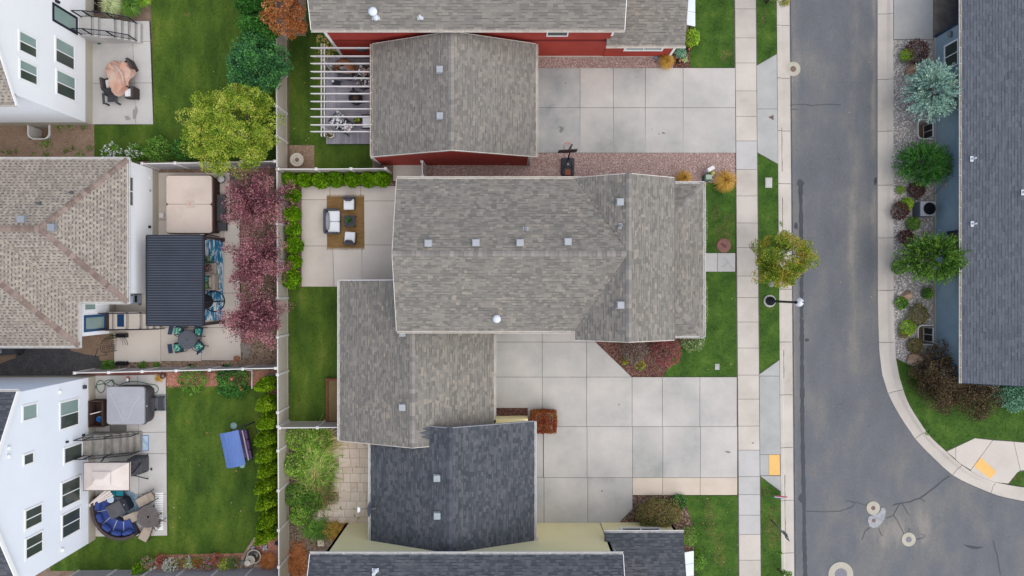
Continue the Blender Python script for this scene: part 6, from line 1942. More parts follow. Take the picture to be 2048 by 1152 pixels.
part(o, 'frame', grey_w, lambda b: (b.box((.05, 0, .16), (.8, 1.36, .3), 0, bev=.05), b.box((-.38, 0, .42), (.14, 1.46, .62), 0, bev=.05)))
for s in (1, -1):
    part(o, 'arm', grey_w, lambda b: b.tube([(-.4, s * .68, .62), (-.1, s * .72, .6), (.4, s * .7, .5)], .06, 8))
    part(o, 'cushion', canvas_w, lambda b: b.box((.1, s * .33, .38), (.72, .645, .16), 0, bev=.05))
part(o, 'pillow', mat('pillow_grey', [C(140,140,146), C(160,160,166)], sc=5), lambda b: b.tube([(-.24, -.5, .54), (-.23, -.2, .56), (-.24, .2, .56), (-.24, .52, .54)], [.1, .13, .13, .1], 10))
def seat(label, pxy, rz):
    o = T('armchair', label, 'chair', pxy, .4, rz)
    part(o, 'frame', grey_w, lambda b: (b.box((0, 0, .18), (.66, .66, .3), 0, bev=.04), b.box((0, -.34, .45), (.7, .1, .55), 0, bev=.04)))
    part(o, 'cushion', canvas_w, lambda b: b.box((0, .04, .38), (.62, .66, .14), 0, bev=.05))
    part(o, 'pillow', mat('pillow_slate', [C(66,64,76), C(88,86,98)], sc=5), lambda b: b.box((0, -.24, .52), (.46, .18, .3), 0, tilt=Matrix.Rotation(R(-18), 3, 'X'), bev=.07))
    for x in (-.28, .28):
        for y in (-.28, .28):
            part(o, 'leg', black_m, lambda b: b.box((x, y, .04), (.05, .05, .08)))
seat('grey armchair with white seat at the upper edge of the jute rug', (697.5, 407), R(180))
seat('grey armchair with white seat at the lower edge of the jute rug', (699.5, 476), R(-4))
o = T('coffee_table', 'square grey slatted coffee table on the jute rug', 'table', (699, 442), .4)
for i in range(6):
    part(o, 'slat', char_m, lambda b: b.box((0, -.28 + i * .112, .4), (.66, .1, .03)))
for x in (-.3, .3):
    for y in (-.3, .3):
        part(o, 'leg', char_m, lambda b: b.box((x, y, .2), (.05, .05, .4)))
part(o, 'rail', char_m, lambda b: (b.box((0, .3, .36), (.62, .03, .05)), b.box((0, -.3, .36), (.62, .03, .05))))
o = T('potted_plant', 'small potted plant in a woven pot on the grey coffee table', 'plant', (697.5, 441), .48, base=.415)
part(o, 'pot', mat('pot_tan', [C(160,140,110), C(190,170,140)], sc=20), lambda b: b.lathe((0, 0, 0), [(.07, 0), (.1, .08), (.1, .14), (.08, .14), (.07, .1), (.001, .1)], 14))
V = leaf_quads(np.repeat([[0, 0, .12]], 40, 0), unit(40, .6), .2, .25)
foliage('leaves', V, f_dark, o)
o = T('raised_bed', 'long wooden raised bed at the edge of the lawn, partly under the garage eave', 'planter', (679, 801), .1)
for x, y, sx, sy in ((-.72, 0, .12, 2.7), (.72, 0, .12, 2.7), (0, 1.29, 1.32, .12), (0, -1.29, 1.32, .12)):
    part(o, 'board', wood_rd, lambda b: b.box((x, y, .12), (sx, sy, .26)))
part(o, 'soil', mat('dry_soil', [C(110,92,60), C(138,118,82)], sc=4, fine=.3, fsc=50), lambda b: b.box((0, 0, .06), (1.32, 2.46, .2)))
# ---------------------------------------------------------------- red house deck
deck_b = mat('deck_board', [C(132,130,138), C(150,147,156), C(166,162,170)], sc=1.2, island=.5, aniso=(1, 1, 1), fine=.08)
o = T('deck', 'grey board deck under the white pergola', 'deck', (702, 204))
c0 = o.location
a, b2 = P(654, 289.5), P(757, 117)
x0, x1, y0, y1 = a.x - c0.x, b2.x - c0.x, a.y - c0.y, b2.y - c0.y
part(o, 'deck_base', char_m, lambda b: b.box(((x0 + x1) / 2, (y0 + y1) / 2, .09), (x1 - x0 - .02, y1 - y0 - .02, .18)))
def boards(b):
    xi = x0 + .85
    yi = y0 + .75
    n = int((yi - y0) / .14); 
    k = 0
    x = x0
    while x < xi - .01:
        b.box((x + .07, (yi + y1) / 2, .2), (.132, y1 - yi, .03)); x += .142
    y = yi
    while y < y1 - .1:
        b.box(((x + x1) / 2, y + .07, .2), (x1 - x, .132, .03)); y += .142
    x = x0
    while x < x1 - .1:
        b.box((x + .07, (y0 + yi) / 2, .2), (.132, yi - y0 - .01, .03)); x += .142
part(o, 'boards', deck_b, boards, kind='stuff')
o = T('pergola', 'white pergola with parallel rafters over the grey deck', 'pergola', (684, 180))
c0 = o.location
perg = mat('pergola_white', [C(206,200,200), C(226,222,220)], sc=2, fine=.05, rough=.5)
for y in (95.4, 112, 126.7, 143, 156, 172.5, 187, 202.7, 217.7, 233.3, 249.6, 263):
    pa, pb = P(621.5, y, 2.72) - c0, P(746, y, 2.72) - c0
    part(o, 'rafter', perg, lambda b: (b.box(((pa.x + pb.x) / 2 + .04, pa.y, 2.65), (pb.x - pa.x - .1, .05, .16)), b.add([(pa.x - .02, pa.y - .025, 2.72), (pa.x + .1, pa.y - .025, 2.57), (pa.x + .1, pa.y - .025, 2.73), (pa.x - .02, pa.y + .025, 2.72), (pa.x + .1, pa.y + .025, 2.57), (pa.x + .1, pa.y + .025, 2.73)], [(0, 1, 2), (5, 4, 3), (0, 3, 4, 1), (0, 2, 5, 3)])))
for xp in (643, 649):
    pa, pb = P(xp, 88, 2.5) - c0, P(xp + 1, 273, 2.5) - c0
    part(o, 'beam', perg, lambda b: b.box((pa.x, (pa.y + pb.y) / 2, 2.48), (.045, pa.y - pb.y, .17)))
for y in (120, 254):
    pp = P(646.5, y, 2.45) - c0
    part(o, 'post', perg, lambda b: (b.box((pp.x, pp.y, 1.3), (.11, .11, 2.3)), b.box((pp.x, pp.y, .3), (.16, .16, .16))))
wick_b = mat('wicker_brown', [C(112,76,54), C(146,104,78), C(170,130,104)], sc=20, det=2, fine=.3, fsc=70)
o = T('egg_chair', 'round brown wicker nest chair with grey cushion on the deck', 'chair', (690, 141), .9, R(-10), base=.215)
def shell(b):
    n, k = 22, 8
    vs = []
    for i in range(k + 1):
        th = R(20 + 150 * i / k)
        for j in range(n + 1):
            ph = R(-20 + 220 * j / n)
            vs.append((.66 * math.sin(th) * math.cos(ph), .6 * math.sin(th) * math.sin(ph) + .05, .78 - .66 * math.cos(th)))
    b.add(vs, [(i * (n + 1) + j, i * (n + 1) + j + 1, (i + 1) * (n + 1) + j + 1, (i + 1) * (n + 1) + j) for i in range(k) for j in range(n)], True)
part(o, 'shell', wick_b, shell)
part(o, 'hoop', mat('rattan', [C(166,116,76), C(190,140,100)], sc=9), lambda b: b.tube([(.66 * math.cos(t * .2618), .2 - .5 * math.sin(t * .2618) * .8, .72 + .62 * math.sin(t * .2618) * .2) for t in range(24)], .03, 6, close=True))
part(o, 'cushion', mat('cushion_charcoal', [C(70,72,80), C(90,92,100)], sc=5), lambda b: b.box((0, -.16, .42), (.9, .6, .16), 0, bev=.07))
part(o, 'pillow', mat('pillow_pale', [C(190,170,164), C(206,196,192)], sc=6), lambda b: (b.box((-.18, .16, .62), (.4, .16, .34), .3, bev=.06), b.box((.2, .14, .62), (.4, .16, .34), -.2, bev=.06)))
pat = mat('fabric_black_white', [C(40,40,46), C(60,60,66), C(220,220,222), C(240,240,240)], sc=11, det=2, amp=3.5, fine=0)
def lounge(label, pxy, rz, s=1.0):
    o = T('patio_chair', label, 'chair', pxy, .5, rz, base=.215)
    part(o, 'frame', black_m, lambda b: [b.tube([(sx * .36, -.42, .02), (sx * .36, .3, .3), (sx * .34, .45, .95)], .025, 6) for sx in (-1, 1)] + [b.tube([(sx * .36, .3, .02), (sx * .36, -.36, .5), (sx * .36, .36, .55)], .025, 6) for sx in (-1, 1)])
    part(o, 'seat', pat, lambda b: b.box((0, -.08, .4), (.64, .64, .14), 0, bev=.05))
    part(o, 'back', pat, lambda b: b.box((0, .34, .72), (.62, .14, .62), 0, tilt=Matrix.Rotation(R(-16), 3, 'X'), bev=.05))
    return o
o = lounge('patterned patio chair at the lower corner of the deck with a pink pillow', (695, 255), R(-125))
part(o, 'pillow', mat('pillow_pink', [C(206,170,158), C(220,188,178)], sc=4), lambda b: b.box((0, .2, .62), (.42, .16, .3), 0, tilt=Matrix.Rotation(R(-24), 3, 'X'), bev=.06))
lounge('patterned patio chair beside the lower planter on the deck', (676, 243), R(-40))
o = lounge('patterned patio chair half under the garage eave, nearer the red wall', (738, 148), R(80))
part(o, 'pillow', mat('pillow_pink', []), lambda b: b.box((0, .2, .62), (.42, .16, .3), 0, tilt=Matrix.Rotation(R(-24), 3, 'X'), bev=.06))
lounge('patterned patio chair half under the garage eave, nearer the fire pit', (731, 164), R(105))
o = T('white_chair', 'white cushioned chair half under the garage eave by the round side table', 'chair', (738, 245), .5, R(90), base=.215)
part(o, 'frame', black_m, lambda b: (b.tube([(-.4, -.4, .02), (-.4, -.4, .5), (-.4, .4, .5)], .03, 6), b.tube([(.4, -.4, .02), (.4, -.4, .5), (.4, .4, .5)], .03, 6)))
part(o, 'cushion', canvas_w, lambda b: (b.box((0, 0, .42), (.72, .7, .18), 0, bev=.06), b.box((0, -.32, .68), (.7, .16, .5), 0, bev=.06)))
o = T('fire_pit', 'round black fire pit with charred logs on the deck', 'fire pit', (712, 197), .5, base=.215)
part(o, 'bowl', black_m, lambda b: b.lathe((0, 0, 0), [(.3, 0), (.38, .2), (.4, .5), (.36, .52), (.33, .4), (.001, .38)], 24))
part(o, 'log', mat('charred', [C(50,40,38), C(96,72,62)], sc=9, amp=2), lambda b: [b.tube([(-.25 * math.cos(i), -.25 * math.sin(i), .42), (.25 * math.cos(i), .25 * math.sin(i), .47)], .05, 6) for i in (.3, 1.2, 2.2, 2.9)])
o = T('side_table', 'round dark side table with a leafy plant on the deck', 'table', (717, 242), .55, base=.215)
part(o, 'top', wood_dk, lambda b: b.lathe((0, 0, .45), [(.25, 0), (.25, .03), (.001, .03)], 22)); part(o, 'leg', black_m, lambda b: [b.tube([(.1 * math.cos(a), .1 * math.sin(a), .45), (.22 * math.cos(a), .22 * math.sin(a), 0)], .015, 5) for a in (0, 2.1, 4.2)])
o = T('potted_plant', 'small yellow green plant on the round deck side table', 'plant', (714, 240), .75, base=.7)
part(o, 'pot', terra, lambda b: b.lathe((0, 0, 0), [(.05, 0), (.08, .1), (.001, .1)], 12)); foliage('leaves', leaf_quads(np.repeat([[0, 0, .1]], 40, 0), unit(40, .4), .16, .3), f_lime, o)
o = T('side_table', 'small black side table with a white lantern on the deck', 'table', (672, 166), .5, base=.215)
part(o, 'top', black_m, lambda b: b.box((.06, -.03, .42), (.5, .3, .03), R(-10))); part(o, 'lantern', trim_w, lambda b: b.lathe((-.12, .04, .44), [(.06, 0), (.07, .1), (.04, .16), (.001, .17)], 12)); part(o, 'leg', black_m, lambda b: [b.tube([(x, y, .42), (x * 1.5, y * 1.5, 0)], .015, 5) for x in (-.14, .22) for y in (-.1, .1)])
o = T('lantern_stand', 'small black stand with a pale candle beside the fire pit', 'lantern', (706, 179), .4, base=.215)
part(o, 'stand', black_m, lambda b: (b.tube([(0, 0, 0), (0, 0, .5)], .02, 5), b.box((.1, 0, .5), (.24, .03, .03), .5), b.box((.1, 0, .46), (.2, .03, .03), -.6), b.box((-.05, -.05, .02), (.4, .05, .03), .1), b.box((0, 0, .02), (.05, .3, .03)))); part(o, 'candle', mat('candle', [C(226,214,196)], sc=3), lambda b: b.lathe((-.05, .03, .2), [(.05, 0), (.05, .28), (.001, .29)], 12))
for lab, c in (('white planter with dry grass at the upper corner of the deck', (658, 138)), ('white planter with dry grass at the lower corner of the deck', (661.5, 269))):
    o = T('planter', lab, 'planter', c, .45, base=.215)
    part(o, 'pot', trim_w, lambda b: b.lathe((0, 0, 0), [(.16, 0), (.24, .42), (.22, .42), (.2, .34), (.001, .34)], 22))
    foliage('leaves', leaf_quads(RNG.normal(size=(160, 3)) * [.08, .08, .02] + [0, 0, .38], unit(160, .5), .16, .2), f_oliv, o)
o = T('fountain', 'round pale stone basin with rings on the gravel square', 'fountain', (594.5, 320), .35)
stn = mat('stone_pale', [C(170,160,146), C(196,188,174), C(210,204,192)], sc=6, fine=.12)
part(o, 'basin', stn, lambda b: b.lathe((0, 0, 0), [(.25, 0), (.2, .15), (.4, .38), (.42, .45), (.36, .46), (.3, .4), (.24, .4), (.22, .44), (.16, .44), (.14, .4), (.001, .4)], 30))
part(o, 'finial', iron_m, lambda b: b.lathe((0, 0, .4), [(.1, 0), (.1, .06), (.06, .1), (.001, .1)], 16))
o = T('kettle_grill', 'small round black grill beside the corner of the red garage', 'grill', (758, 328), .5)
part(o, 'bowl', black_m, lambda b: b.lathe((0, 0, .35), [(.1, 0), (.2, .12), (.21, .2), (.18, .2), (.001, .16)], 20)); part(o, 'grate', steel_m, lambda b: [b.box((0, i * .05 - .125, .57), (.3, .012, .01)) for i in range(6)]); part(o, 'leg', black_m, lambda b: [b.tube([(.1 * math.cos(a), .1 * math.sin(a), .4), (.2 * math.cos(a), .2 * math.sin(a), 0)], .014, 5) for a in (.5, 2.6, 4.7)])
o = T('tarp_roll', 'crumpled grey brown tarp in the corner behind the garage', 'tarp', (672, 868))
def tarp(b):
    rr = random.Random(2)
    n = 14
    vs = [((i / (n - 1) - .5) * 1.35, (j / 8 - .5) * .75, (.34 * math.sin(math.pi * j / 8) * (.6 + .4 * math.sin(i * .9)) + rr.uniform(-.05, .07)) * math.sin(math.pi * (i + .6) / (n + .2))) for i in range(n) for j in range(9)]
    b.add(vs, [(i * 9 + j, (i + 1) * 9 + j, (i + 1) * 9 + j + 1, i * 9 + j + 1) for i in range(n - 1) for j in range(8)])
part(o, 'tarp', mat('tarp_grey', [C(104,96,94), C(144,136,134), C(172,166,164)], sc=5, amp=1.5), tarp)
o = T('stepping_stone', 'square tan paver with a small mark in the weedy mulch', 'paver', (642, 1085.5))
part(o, 'paver', paver_m, lambda b: b.box((0, 0, .02), (.4, .4, .06), .03, bev=.01)); part(o, 'mark', mat('pad_mark', [C(110,90,76)], sc=4), lambda b: b.box((-.02, -.02, .052), (.1, .04, .006), .8))
# halloween things at the red house
pmk = mat('pumpkin_black', [C(34,30,30), C(50,44,42)], sc=4, rough=.5); por = mat('pumpkin_orange', [C(224,120,40), C(240,150,70)], sc=4)
for lab, c in (('black carved pumpkin with orange face, lower one by the driveway', (1358, 123)), ('black carved pumpkin with orange face beside the yellow green bush', (1376.5, 100))):
    o = T('pumpkin', lab, 'pumpkin', c, .1)
    part(o, 'body', pmk, lambda b: b.lathe((0, 0, 0), [(.05, 0), (.15, .05), (.17, .13), (.13, .22), (.03, .24), (.001, .22)], 18))
    part(o, 'face', por, lambda b: (b.box((.0, -.13, .06), (.24, .06, .04), 0), b.box((.02, .0, .235), (.06, .12, .03), .2), b.box((.12, .08, .17), (.06, .05, .05), .2)))
    part(o, 'stem', por, lambda b: b.box((.1, .1, .2), (.06, .06, .05), .6))
o = T('garden_ornament', 'blue grey ornament with spread wings at the red wall', 'ornament', (1318, 117), .2)
part(o, 'body', mat('ornament_blue', [C(110,124,150), C(140,154,176)], sc=5), lambda b: b.lathe((.08, 0, 0), [(.1, 0), (.14, .14), (.06, .3), (.001, .32)], 12)); part(o, 'wing', mat('ornament_blue', []), lambda b: (b.box((-.16, .02, .25), (.34, .1, .04), -.5, bev=.02), b.box((.24, .12, .25), (.26, .1, .04), .8, bev=.02)))
boulder('small pinkish stone by the carved pumpkins', (1352.5, 116), .08, .07, .08, rock_t, 8)
boulder('dark stone at the edge of the pink gravel strip', (1311.5, 123.5), .05, .05, .05, char_m, 9)
# ---------------------------------------------------------------- tan roofed house: patio things
def rbox(b, c, sx, sy, z0, z1, r=.2, n=6, taper=1.0, bev=.03):
    """box with rounded plan corners"""
    pts = []
    for cx, cy_, a0 in ((1, 1, 0), (-1, 1, 90), (-1, -1, 180), (1, -1, 270)):
        for i in range(n + 1):
            a = R(a0 + 90 * i / n)
            pts.append((cx * (sx / 2 - r) + r * math.cos(a), cy_ * (sy / 2 - r) + r * math.sin(a)))
    k = len(pts)
    vs = [(c[0] + x, c[1] + y, z0) for x, y in pts] + [(c[0] + x * taper, c[1] + y * taper, z1 - bev) for x, y in pts] + [(c[0] + x * taper * (1 - bev / sx), c[1] + y * taper * (1 - bev / sy), z1) for x, y in pts]
    fs = [tuple(range(k))[::-1], tuple(range(2 * k, 3 * k))] + [(j * k + i, j * k + (i + 1) % k, (j + 1) * k + (i + 1) % k, (j + 1) * k + i) for j in range(2) for i in range(k)]
    b.add(vs, fs)
cov_t = mat('spa_cover_tan', [C(196,178,166), C(214,198,186), C(222,208,198)], sc=.8, det=7, amp=1.5, fine=.04)
o = T('hot_tub', 'hot tub with a tan rounded square cover by the white wall', 'hot tub', (378.5, 408.5), .95)
sw, sh_ = 92 / F * (H - .95), 115 / F * (H - .95)
part(o, 'cabinet', wood_dk, lambda b: (rbox(b, (0.06, 0, 0), sw - .02, sh_ - .1, .03, .8, .15), [b.box((sw / 2 + .05, -sh_ / 2 + .2 + i * .2, .42), (.02, .17, .7)) for i in range(15)]))
part(o, 'rim', mat('spa_rim', [C(72,56,52), C(92,74,68)], sc=4), lambda b: rbox(b, (0, 0, 0), sw + .08, sh_ + .08, .78, .88, .2))
for s in (1, -1):
    part(o, 'cover_half', cov_t, lambda b: rbox(b, (0, s * sh_ / 4, 0), sw - .03, sh_ / 2 - .008, .885, .99, .18 if False else .16))
part(o, 'cover_patch', mat('cover_patch', [C(200,180,168), C(206,188,176)], sc=2), lambda b: b.box((.1, 0, .993), (.45, .45, .006)))
part(o, 'badge', mat('badge_red', [C(200,110,100)], sc=2), lambda b: b.tube([(.06 + .05 * math.cos(t), .02 + .06 * math.sin(t), .998) for t in [i * .52 for i in range(12)]], .008, 4, close=True))
o = T('spa_steps', 'dark grey steps on the side of the tan hot tub', 'steps', (441, 424), .4)
part(o, 'tread', char_m, lambda b: b.box((-.05, .25, .42), (.72, 1.6, .06), 0, bev=.02)); part(o, 'riser', wood_dk, lambda b: b.box((-.1, .25, .2), (.6, 1.5, .4)))
part(o, 'tread', char_m, lambda b: b.box((.0, -.85, .3), (.62, .55, .05), 0, bev=.02)); part(o, 'riser', wood_dk, lambda b: b.box((0, -.85, .14), (.55, .5, .28)))
o = T('round_tray', 'round white tray with dark rim by the corner of the tan hot tub', 'tray', (442, 358), .4)
part(o, 'rim', black_m, lambda b: b.tube([(.24 * math.cos(i * .2618), .24 * math.sin(i * .2618), .4) for i in range(24)], .025, 6, close=True)); part(o, 'plate', conc_b, lambda b: b.lathe((0, 0, .38), [(.23, 0), (.23, .02), (.001, .02)], 24)); part(o, 'stand', black_m, lambda b: b.tube([(0, 0, 0), (0, 0, .38)], .03, 6))
o = T('white_box', 'small white box on the concrete beside the tan hot tub', 'box', (324, 431), .15)
part(o, 'box', trim_w, lambda b: b.box((0, 0, .12), (.26, .26, .2), 0, bev=.03)); part(o, 'lid', vinyl_w, lambda b: b.box((0, 0, .23), (.28, .28, .03)))
# metal roofed pergola
roofm = mat('metal_roof', [C(64,70,82), C(74,80,92), C(82,88,100)], sc=.8, fine=.05, rough=.55)
o = T('pergola', 'pergola with a ribbed dark metal roof over the blue rug', 'pergola', (350, 560))
c0 = o.location
z_ = 2.75
pa, pb = P(293, 651, z_) - c0, P(406.5, 471, z_) - c0
part(o, 'roof', mat('metal_roof_low', [C(40,46,56), C(50,56,68)], sc=.8, fine=.05, rough=.6), lambda b: b.box(((pa.x + pb.x) / 2, (pa.y + pb.y) / 2, z_ - .03), (pb.x - pa.x - .04, pb.y - pa.y - .04, .04)))
n = 36
for i in range(n):
    y = pa.y + (pb.y - pa.y) * (i + .5) / n
    part(o, 'roof_rib', roofm, lambda b: b.box(((pa.x + pb.x) / 2, y, z_ + .012), (pb.x - pa.x - .1, .062, .045)))
for (x, y, sx, sy) in (((pa.x + pb.x) / 2, pa.y, pb.x - pa.x, .08), ((pa.x + pb.x) / 2, pb.y, pb.x - pa.x, .08), (pa.x, (pa.y + pb.y) / 2, .08, pb.y - pa.y), (pb.x, (pa.y + pb.y) / 2, .08, pb.y - pa.y)):
    part(o, 'edge_beam', black_m, lambda b: b.box((x, y, z_ - .06), (sx, sy, .16)))
for x, y in ((405, 473), (405, 649), (296, 473), (296, 649)):
    q = P(x, y, z_) - c0
    part(o, 'post', mat('post_brown', [C(66,54,54), C(84,70,68)], sc=3), lambda b: (b.box((q.x, q.y, 1.35), (.14, .14, 2.65)), b.box((q.x, q.y, .08), (.24, .24, .1))))
rug_b = mat('rug_blue', [C(24,88,128), C(34,112,154), C(44,126,166), C(206,214,214), C(226,230,228)], sc=1.6, det=4, amp=3.0, fine=.08, aniso=(6, .8, 1))
o = T('rug', 'turquoise rug with pale palm pattern beside the metal roofed pergola', 'rug', (405, 560))
part(o, 'rug_body', rug_b, lambda b: b.box((-.1, 0, .04), (2.7, 4.9, .018)))
def frond(b):
    rr = random.Random(8)
    for cx, cy_, a0, n_ in ((.25, 1.0, 100, 12), (.9, .8, 100, 10), (.4, -1.9, 85, 9), (.9, -.6, 0, 6), (1.0, -1.6, 80, 8), (.85, -.1, 0, 4)):
        for i in range(n_):
            a = R(a0 + (i - n_ / 2) * 9 + rr.uniform(-3, 3))
            L_ = rr.uniform(.5, 1.25) if cx < .85 else rr.uniform(.2, .45)
            x, y = cx + i * .03 - .1, cy_
            b.add([(x, y, .0505), (x + math.cos(a) * L_ * .6 - .03 * math.sin(a), y + math.sin(a) * L_ * .6 + .03 * math.cos(a), .0505), (x + math.cos(a) * L_, y + math.sin(a) * L_, .0505), (x + math.cos(a) * L_ * .6 + .02 * math.sin(a), y + math.sin(a) * L_ * .6 - .02 * math.cos(a), .0505)], [(0, 3, 2, 1)])
part(o, 'palm_print', mat('rug_cream', [C(206,212,208), C(228,230,226)], sc=4), frond, kind='stuff')
beige = mat('beige_fabric', [C(170,156,142), C(190,178,166)], sc=5, fine=.06)
o = T('armchair', 'beige outdoor armchair with teal pillows on the turquoise rug', 'chair', (419, 564), .5)
part(o, 'frame', beige, lambda b: (b.box((-.1, 0, .2), (.9, .9, .3), 0, bev=.04), b.box((.3, 0, .45), (.2, .96, .55), 0, bev=.05), b.box((-.1, .44, .36), (.9, .12, .3), 0, bev=.04), b.box((-.1, -.44, .36), (.9, .12, .3), 0, bev=.04)))
part(o, 'cushion', mat('cushion_beige', [C(186,174,162), C(200,190,180)], sc=4), lambda b: b.box((.1, 0, .5), (.28, .72, .3), 0, bev=.1))
tealp = mat('fabric_teal', [C(26,84,110), C(40,130,140), C(90,170,120), C(210,220,200)], sc=9, det=2, amp=3.2, fine=0)
part(o, 'pillow', tealp, lambda b: b.box((-.22, .2, .5), (.3, .4, .3), .1, bev=.08)); part(o, 'pillow', mat('fabric_lime', [C(90,130,70), C(130,170,100)], sc=6), lambda b: b.box((-.24, -.24, .5), (.3, .38, .3), -.1, bev=.08))
o = T('side_table', 'beige square table holding a red and pink flower pot on the turquoise rug', 'table', (419, 537), .45)
for i in range(7):
    part(o, 'slat', beige, lambda b: b.box((-.3 + i * .1, 0, .42), (.085, .62, .03)))
part(o, 'rail', beige, lambda b: b.box((.34, 0, .36), (.06, .66, .14))); part(o, 'rail', beige, lambda b: b.box((-.34, 0, .36), (.06, .66, .14)))
for x in (-.3, .3):
    for y in (-.28, .28):
        part(o, 'leg', beige, lambda b: b.box((x, y, .17), (.06, .06, .34)))
shrub('red and pink flowers in a pot on the beige square table', (415.5, 536.5), .22, .3, f_bar, 260, .06, cat='flowers', name='potted_flowers', petals=c_petal, petn=9, pets=.05, z=.6)
bpy.data.objects['potted_flowers'].location.z = .44
o = T('palm_plant', 'spiky grey green potted plant at the upper edge of the turquoise rug', 'plant', (409, 521), .5)
part(o, 'pot', beige, lambda b: b.lathe((0, 0, 0), [(.12, 0), (.16, .26), (.001, .24)], 14)); foliage('leaves', leaf_quads(np.repeat([[0, 0, .25]], 70, 0), unit(70, .5), .5, .08), f_teal2, o)
o = T('hanging_chair', 'black hanging egg chair in a round frame on the turquoise rug', 'swing chair', (419, 603), .6)
part(o, 'frame', black_m, lambda b: (b.tube([(.05 + .62 * math.cos(i * .2244), .62 * math.sin(i * .2244), .05) for i in range(28)], .035, 6, close=True), b.tube([(.6, 0, .05), (.72, 0, .9), (.5, 0, 1.8), (.05, 0, 2.0)], .035, 6), b.box((.35, 0, .06), (.6, .05, .04))))
def basket(b):
    vs, n, k = [], 20, 8
    for i in range(k + 1):
        th = math.pi * (.12 + .8 * i / k)
        for j in range(n):
            a = 2 * math.pi * j / n
            vs.append((-.12 + .46 * math.sin(th) * math.cos(a), .46 * math.sin(th) * math.sin(a), 1.05 - .72 * math.cos(th)))
    b.add(vs, [(i * n + j, i * n + (j + 1) % n, (i + 1) * n + (j + 1) % n, (i + 1) * n + j) for i in range(k) for j in range(n)], True)
part(o, 'basket', mat('wicker_black', [C(30,30,32), C(52,52,54)], sc=24, det=2, amp=2.2, fine=.2), basket)
# round table with four chairs
navy = mat('navy_sling', [C(44,60,86), C(58,76,102)], sc=4, fine=.08)
o = T('round_table', 'round dark grey patio table with an umbrella hole', 'table', (374.5, 679.5), .72)
part(o, 'top', mat('table_grey', [C(72,76,84), C(92,96,104)], sc=4, fine=.08), lambda b: (b.lathe((0, 0, .69), [(.56, 0), (.57, .02), (.55, .04), (.04, .04), (.03, .0)], 36, False)))
part(o, 'slat', mat('table_slat', [C(86,90,98), C(104,108,116)], sc=4), lambda b: [b.box((0, -.48 + i * .096, .735), (2 * math.sqrt(max(.01, .52 ** 2 - (-.48 + i * .096) ** 2)), .075, .012)) for i in range(11)])
part(o, 'hole', dark_m, lambda b: b.lathe((0, 0, .742), [(.035, 0), (.035, .004), (.001, .004)], 12))
part(o, 'leg', black_m, lambda b: [b.tube([(.3 * math.cos(a), .3 * math.sin(a), .69), (.45 * math.cos(a), .45 * math.sin(a), 0)], .025, 6) for a in (.78, 2.35, 3.92, 5.5)])
def dining(label, pxy, rz):
    o = T('patio_chair', label, 'chair', pxy, .5, rz, group='chairs round the dark grey table')
    part(o, 'seat', navy, lambda b: b.box((0, 0, .4), (.52, .54, .06), 0, bev=.02))
    part(o, 'back', navy, lambda b: b.box((-.36, 0, .72), (.26, .56, .06), 0, tilt=Matrix.Rotation(R(-28), 3, 'Y').inverted() if False else Matrix.Rotation(R(58), 3, 'Y'), bev=.02))
    part(o, 'pillow', tealp, lambda b: b.box((-.06, 0, .5), (.4, .42, .14), .08, bev=.06))
    part(o, 'frame', black_m, lambda b: [b.tube([(-.26, s * .28, .42), (.0, s * .31, .62), (.26, s * .28, .6), (.3, s * .28, .02)], .02, 5) for s in (1, -1)] + [b.tube([(-.2, s * .26, .4), (-.34, s * .28, .02)], .02, 5) for s in (1, -1)])
    return o
dining('navy chair with teal pillow tucked under the pergola edge, nearer the stairs', (357, 662), R(-12))
dining('navy chair with teal pillow nearest the wrought iron gate', (356, 695), R(8))
dining('navy chair with teal pillow beside the pergola post', (395, 663), R(168))
dining('navy chair with teal pillow turned away at an angle, nearest the plum tree', (396, 692), R(132))
# stairs of the three white houses
def railing(o, pts, posts, h=.95, m=None):
    """pts: floor line of the rail (local), one post object at each of posts"""
    m = m or black_m
    for p in posts:
        part(o, 'rail_post', m, lambda b: b.box((p[0], p[1], p[2] + h / 2), (.05, .05, h)))
    part(o, 'handrail', m, lambda b: (b.tube([(x, y, z + h) for x, y, z in pts], .028, 5), b.tube([(x, y, z + .12) for x, y, z in pts], .016, 4)))
    def bal(b):
        for a, c in zip(pts[:-1], pts[1:]):
            L_ = math.hypot(c[0] - a[0], c[1] - a[1])
            k = max(1, int(L_ / .13))
            for i in range(k):
                t = (i + .5) / k
                p = [a[j] + (c[j] - a[j]) * t for j in range(3)]
                b.box((p[0], p[1], p[2] + .53), (.014, .014, .82))
    part(o, 'balusters', m, bal, kind='stuff')
def steps(label, x0, y0, y1, prof, m):
    """concrete stair: prof = list of (x end, tread height), from the door outwards"""
    o = root('stairs', (x0, (y0 + y1) / 2, 0), label, 'stairs')
    w = (y1 - y0)
    x = 0.0
    for xe, z in prof:
        part(o, 'step', m, lambda b: b.box(((x + xe) / 2, 0, z / 2), (xe - x - .004, w, z)))
        part(o, 'nosing', mat('nosing', [C(120,116,112), C(140,136,132)], sc=4), lambda b: b.box((xe - .03, 0, z + .003), (.05, w - .02, .006)))
        x = xe
    return o, w
ya, yb = row(35, .6), row(80, .6)
o, w = steps('pale concrete stairs with black railings at the upper white house', nx + .02, row(78, .75), row(40, .75), [(.75, 1.3), (1.05, 1.12), (1.9, .95), (2.2, .76), (2.5, .57), (2.8, .38), (3.05, .19)], conc_b)
for s in (1, -1):
    fl = [(.15, s * (w / 2 - .05), 1.3), (.75, s * (w / 2 - .05), 1.3), (1.9, s * (w / 2 - .05), .95), (2.85, s * (w / 2 - .05), .35)]
    railing(o, fl, fl)
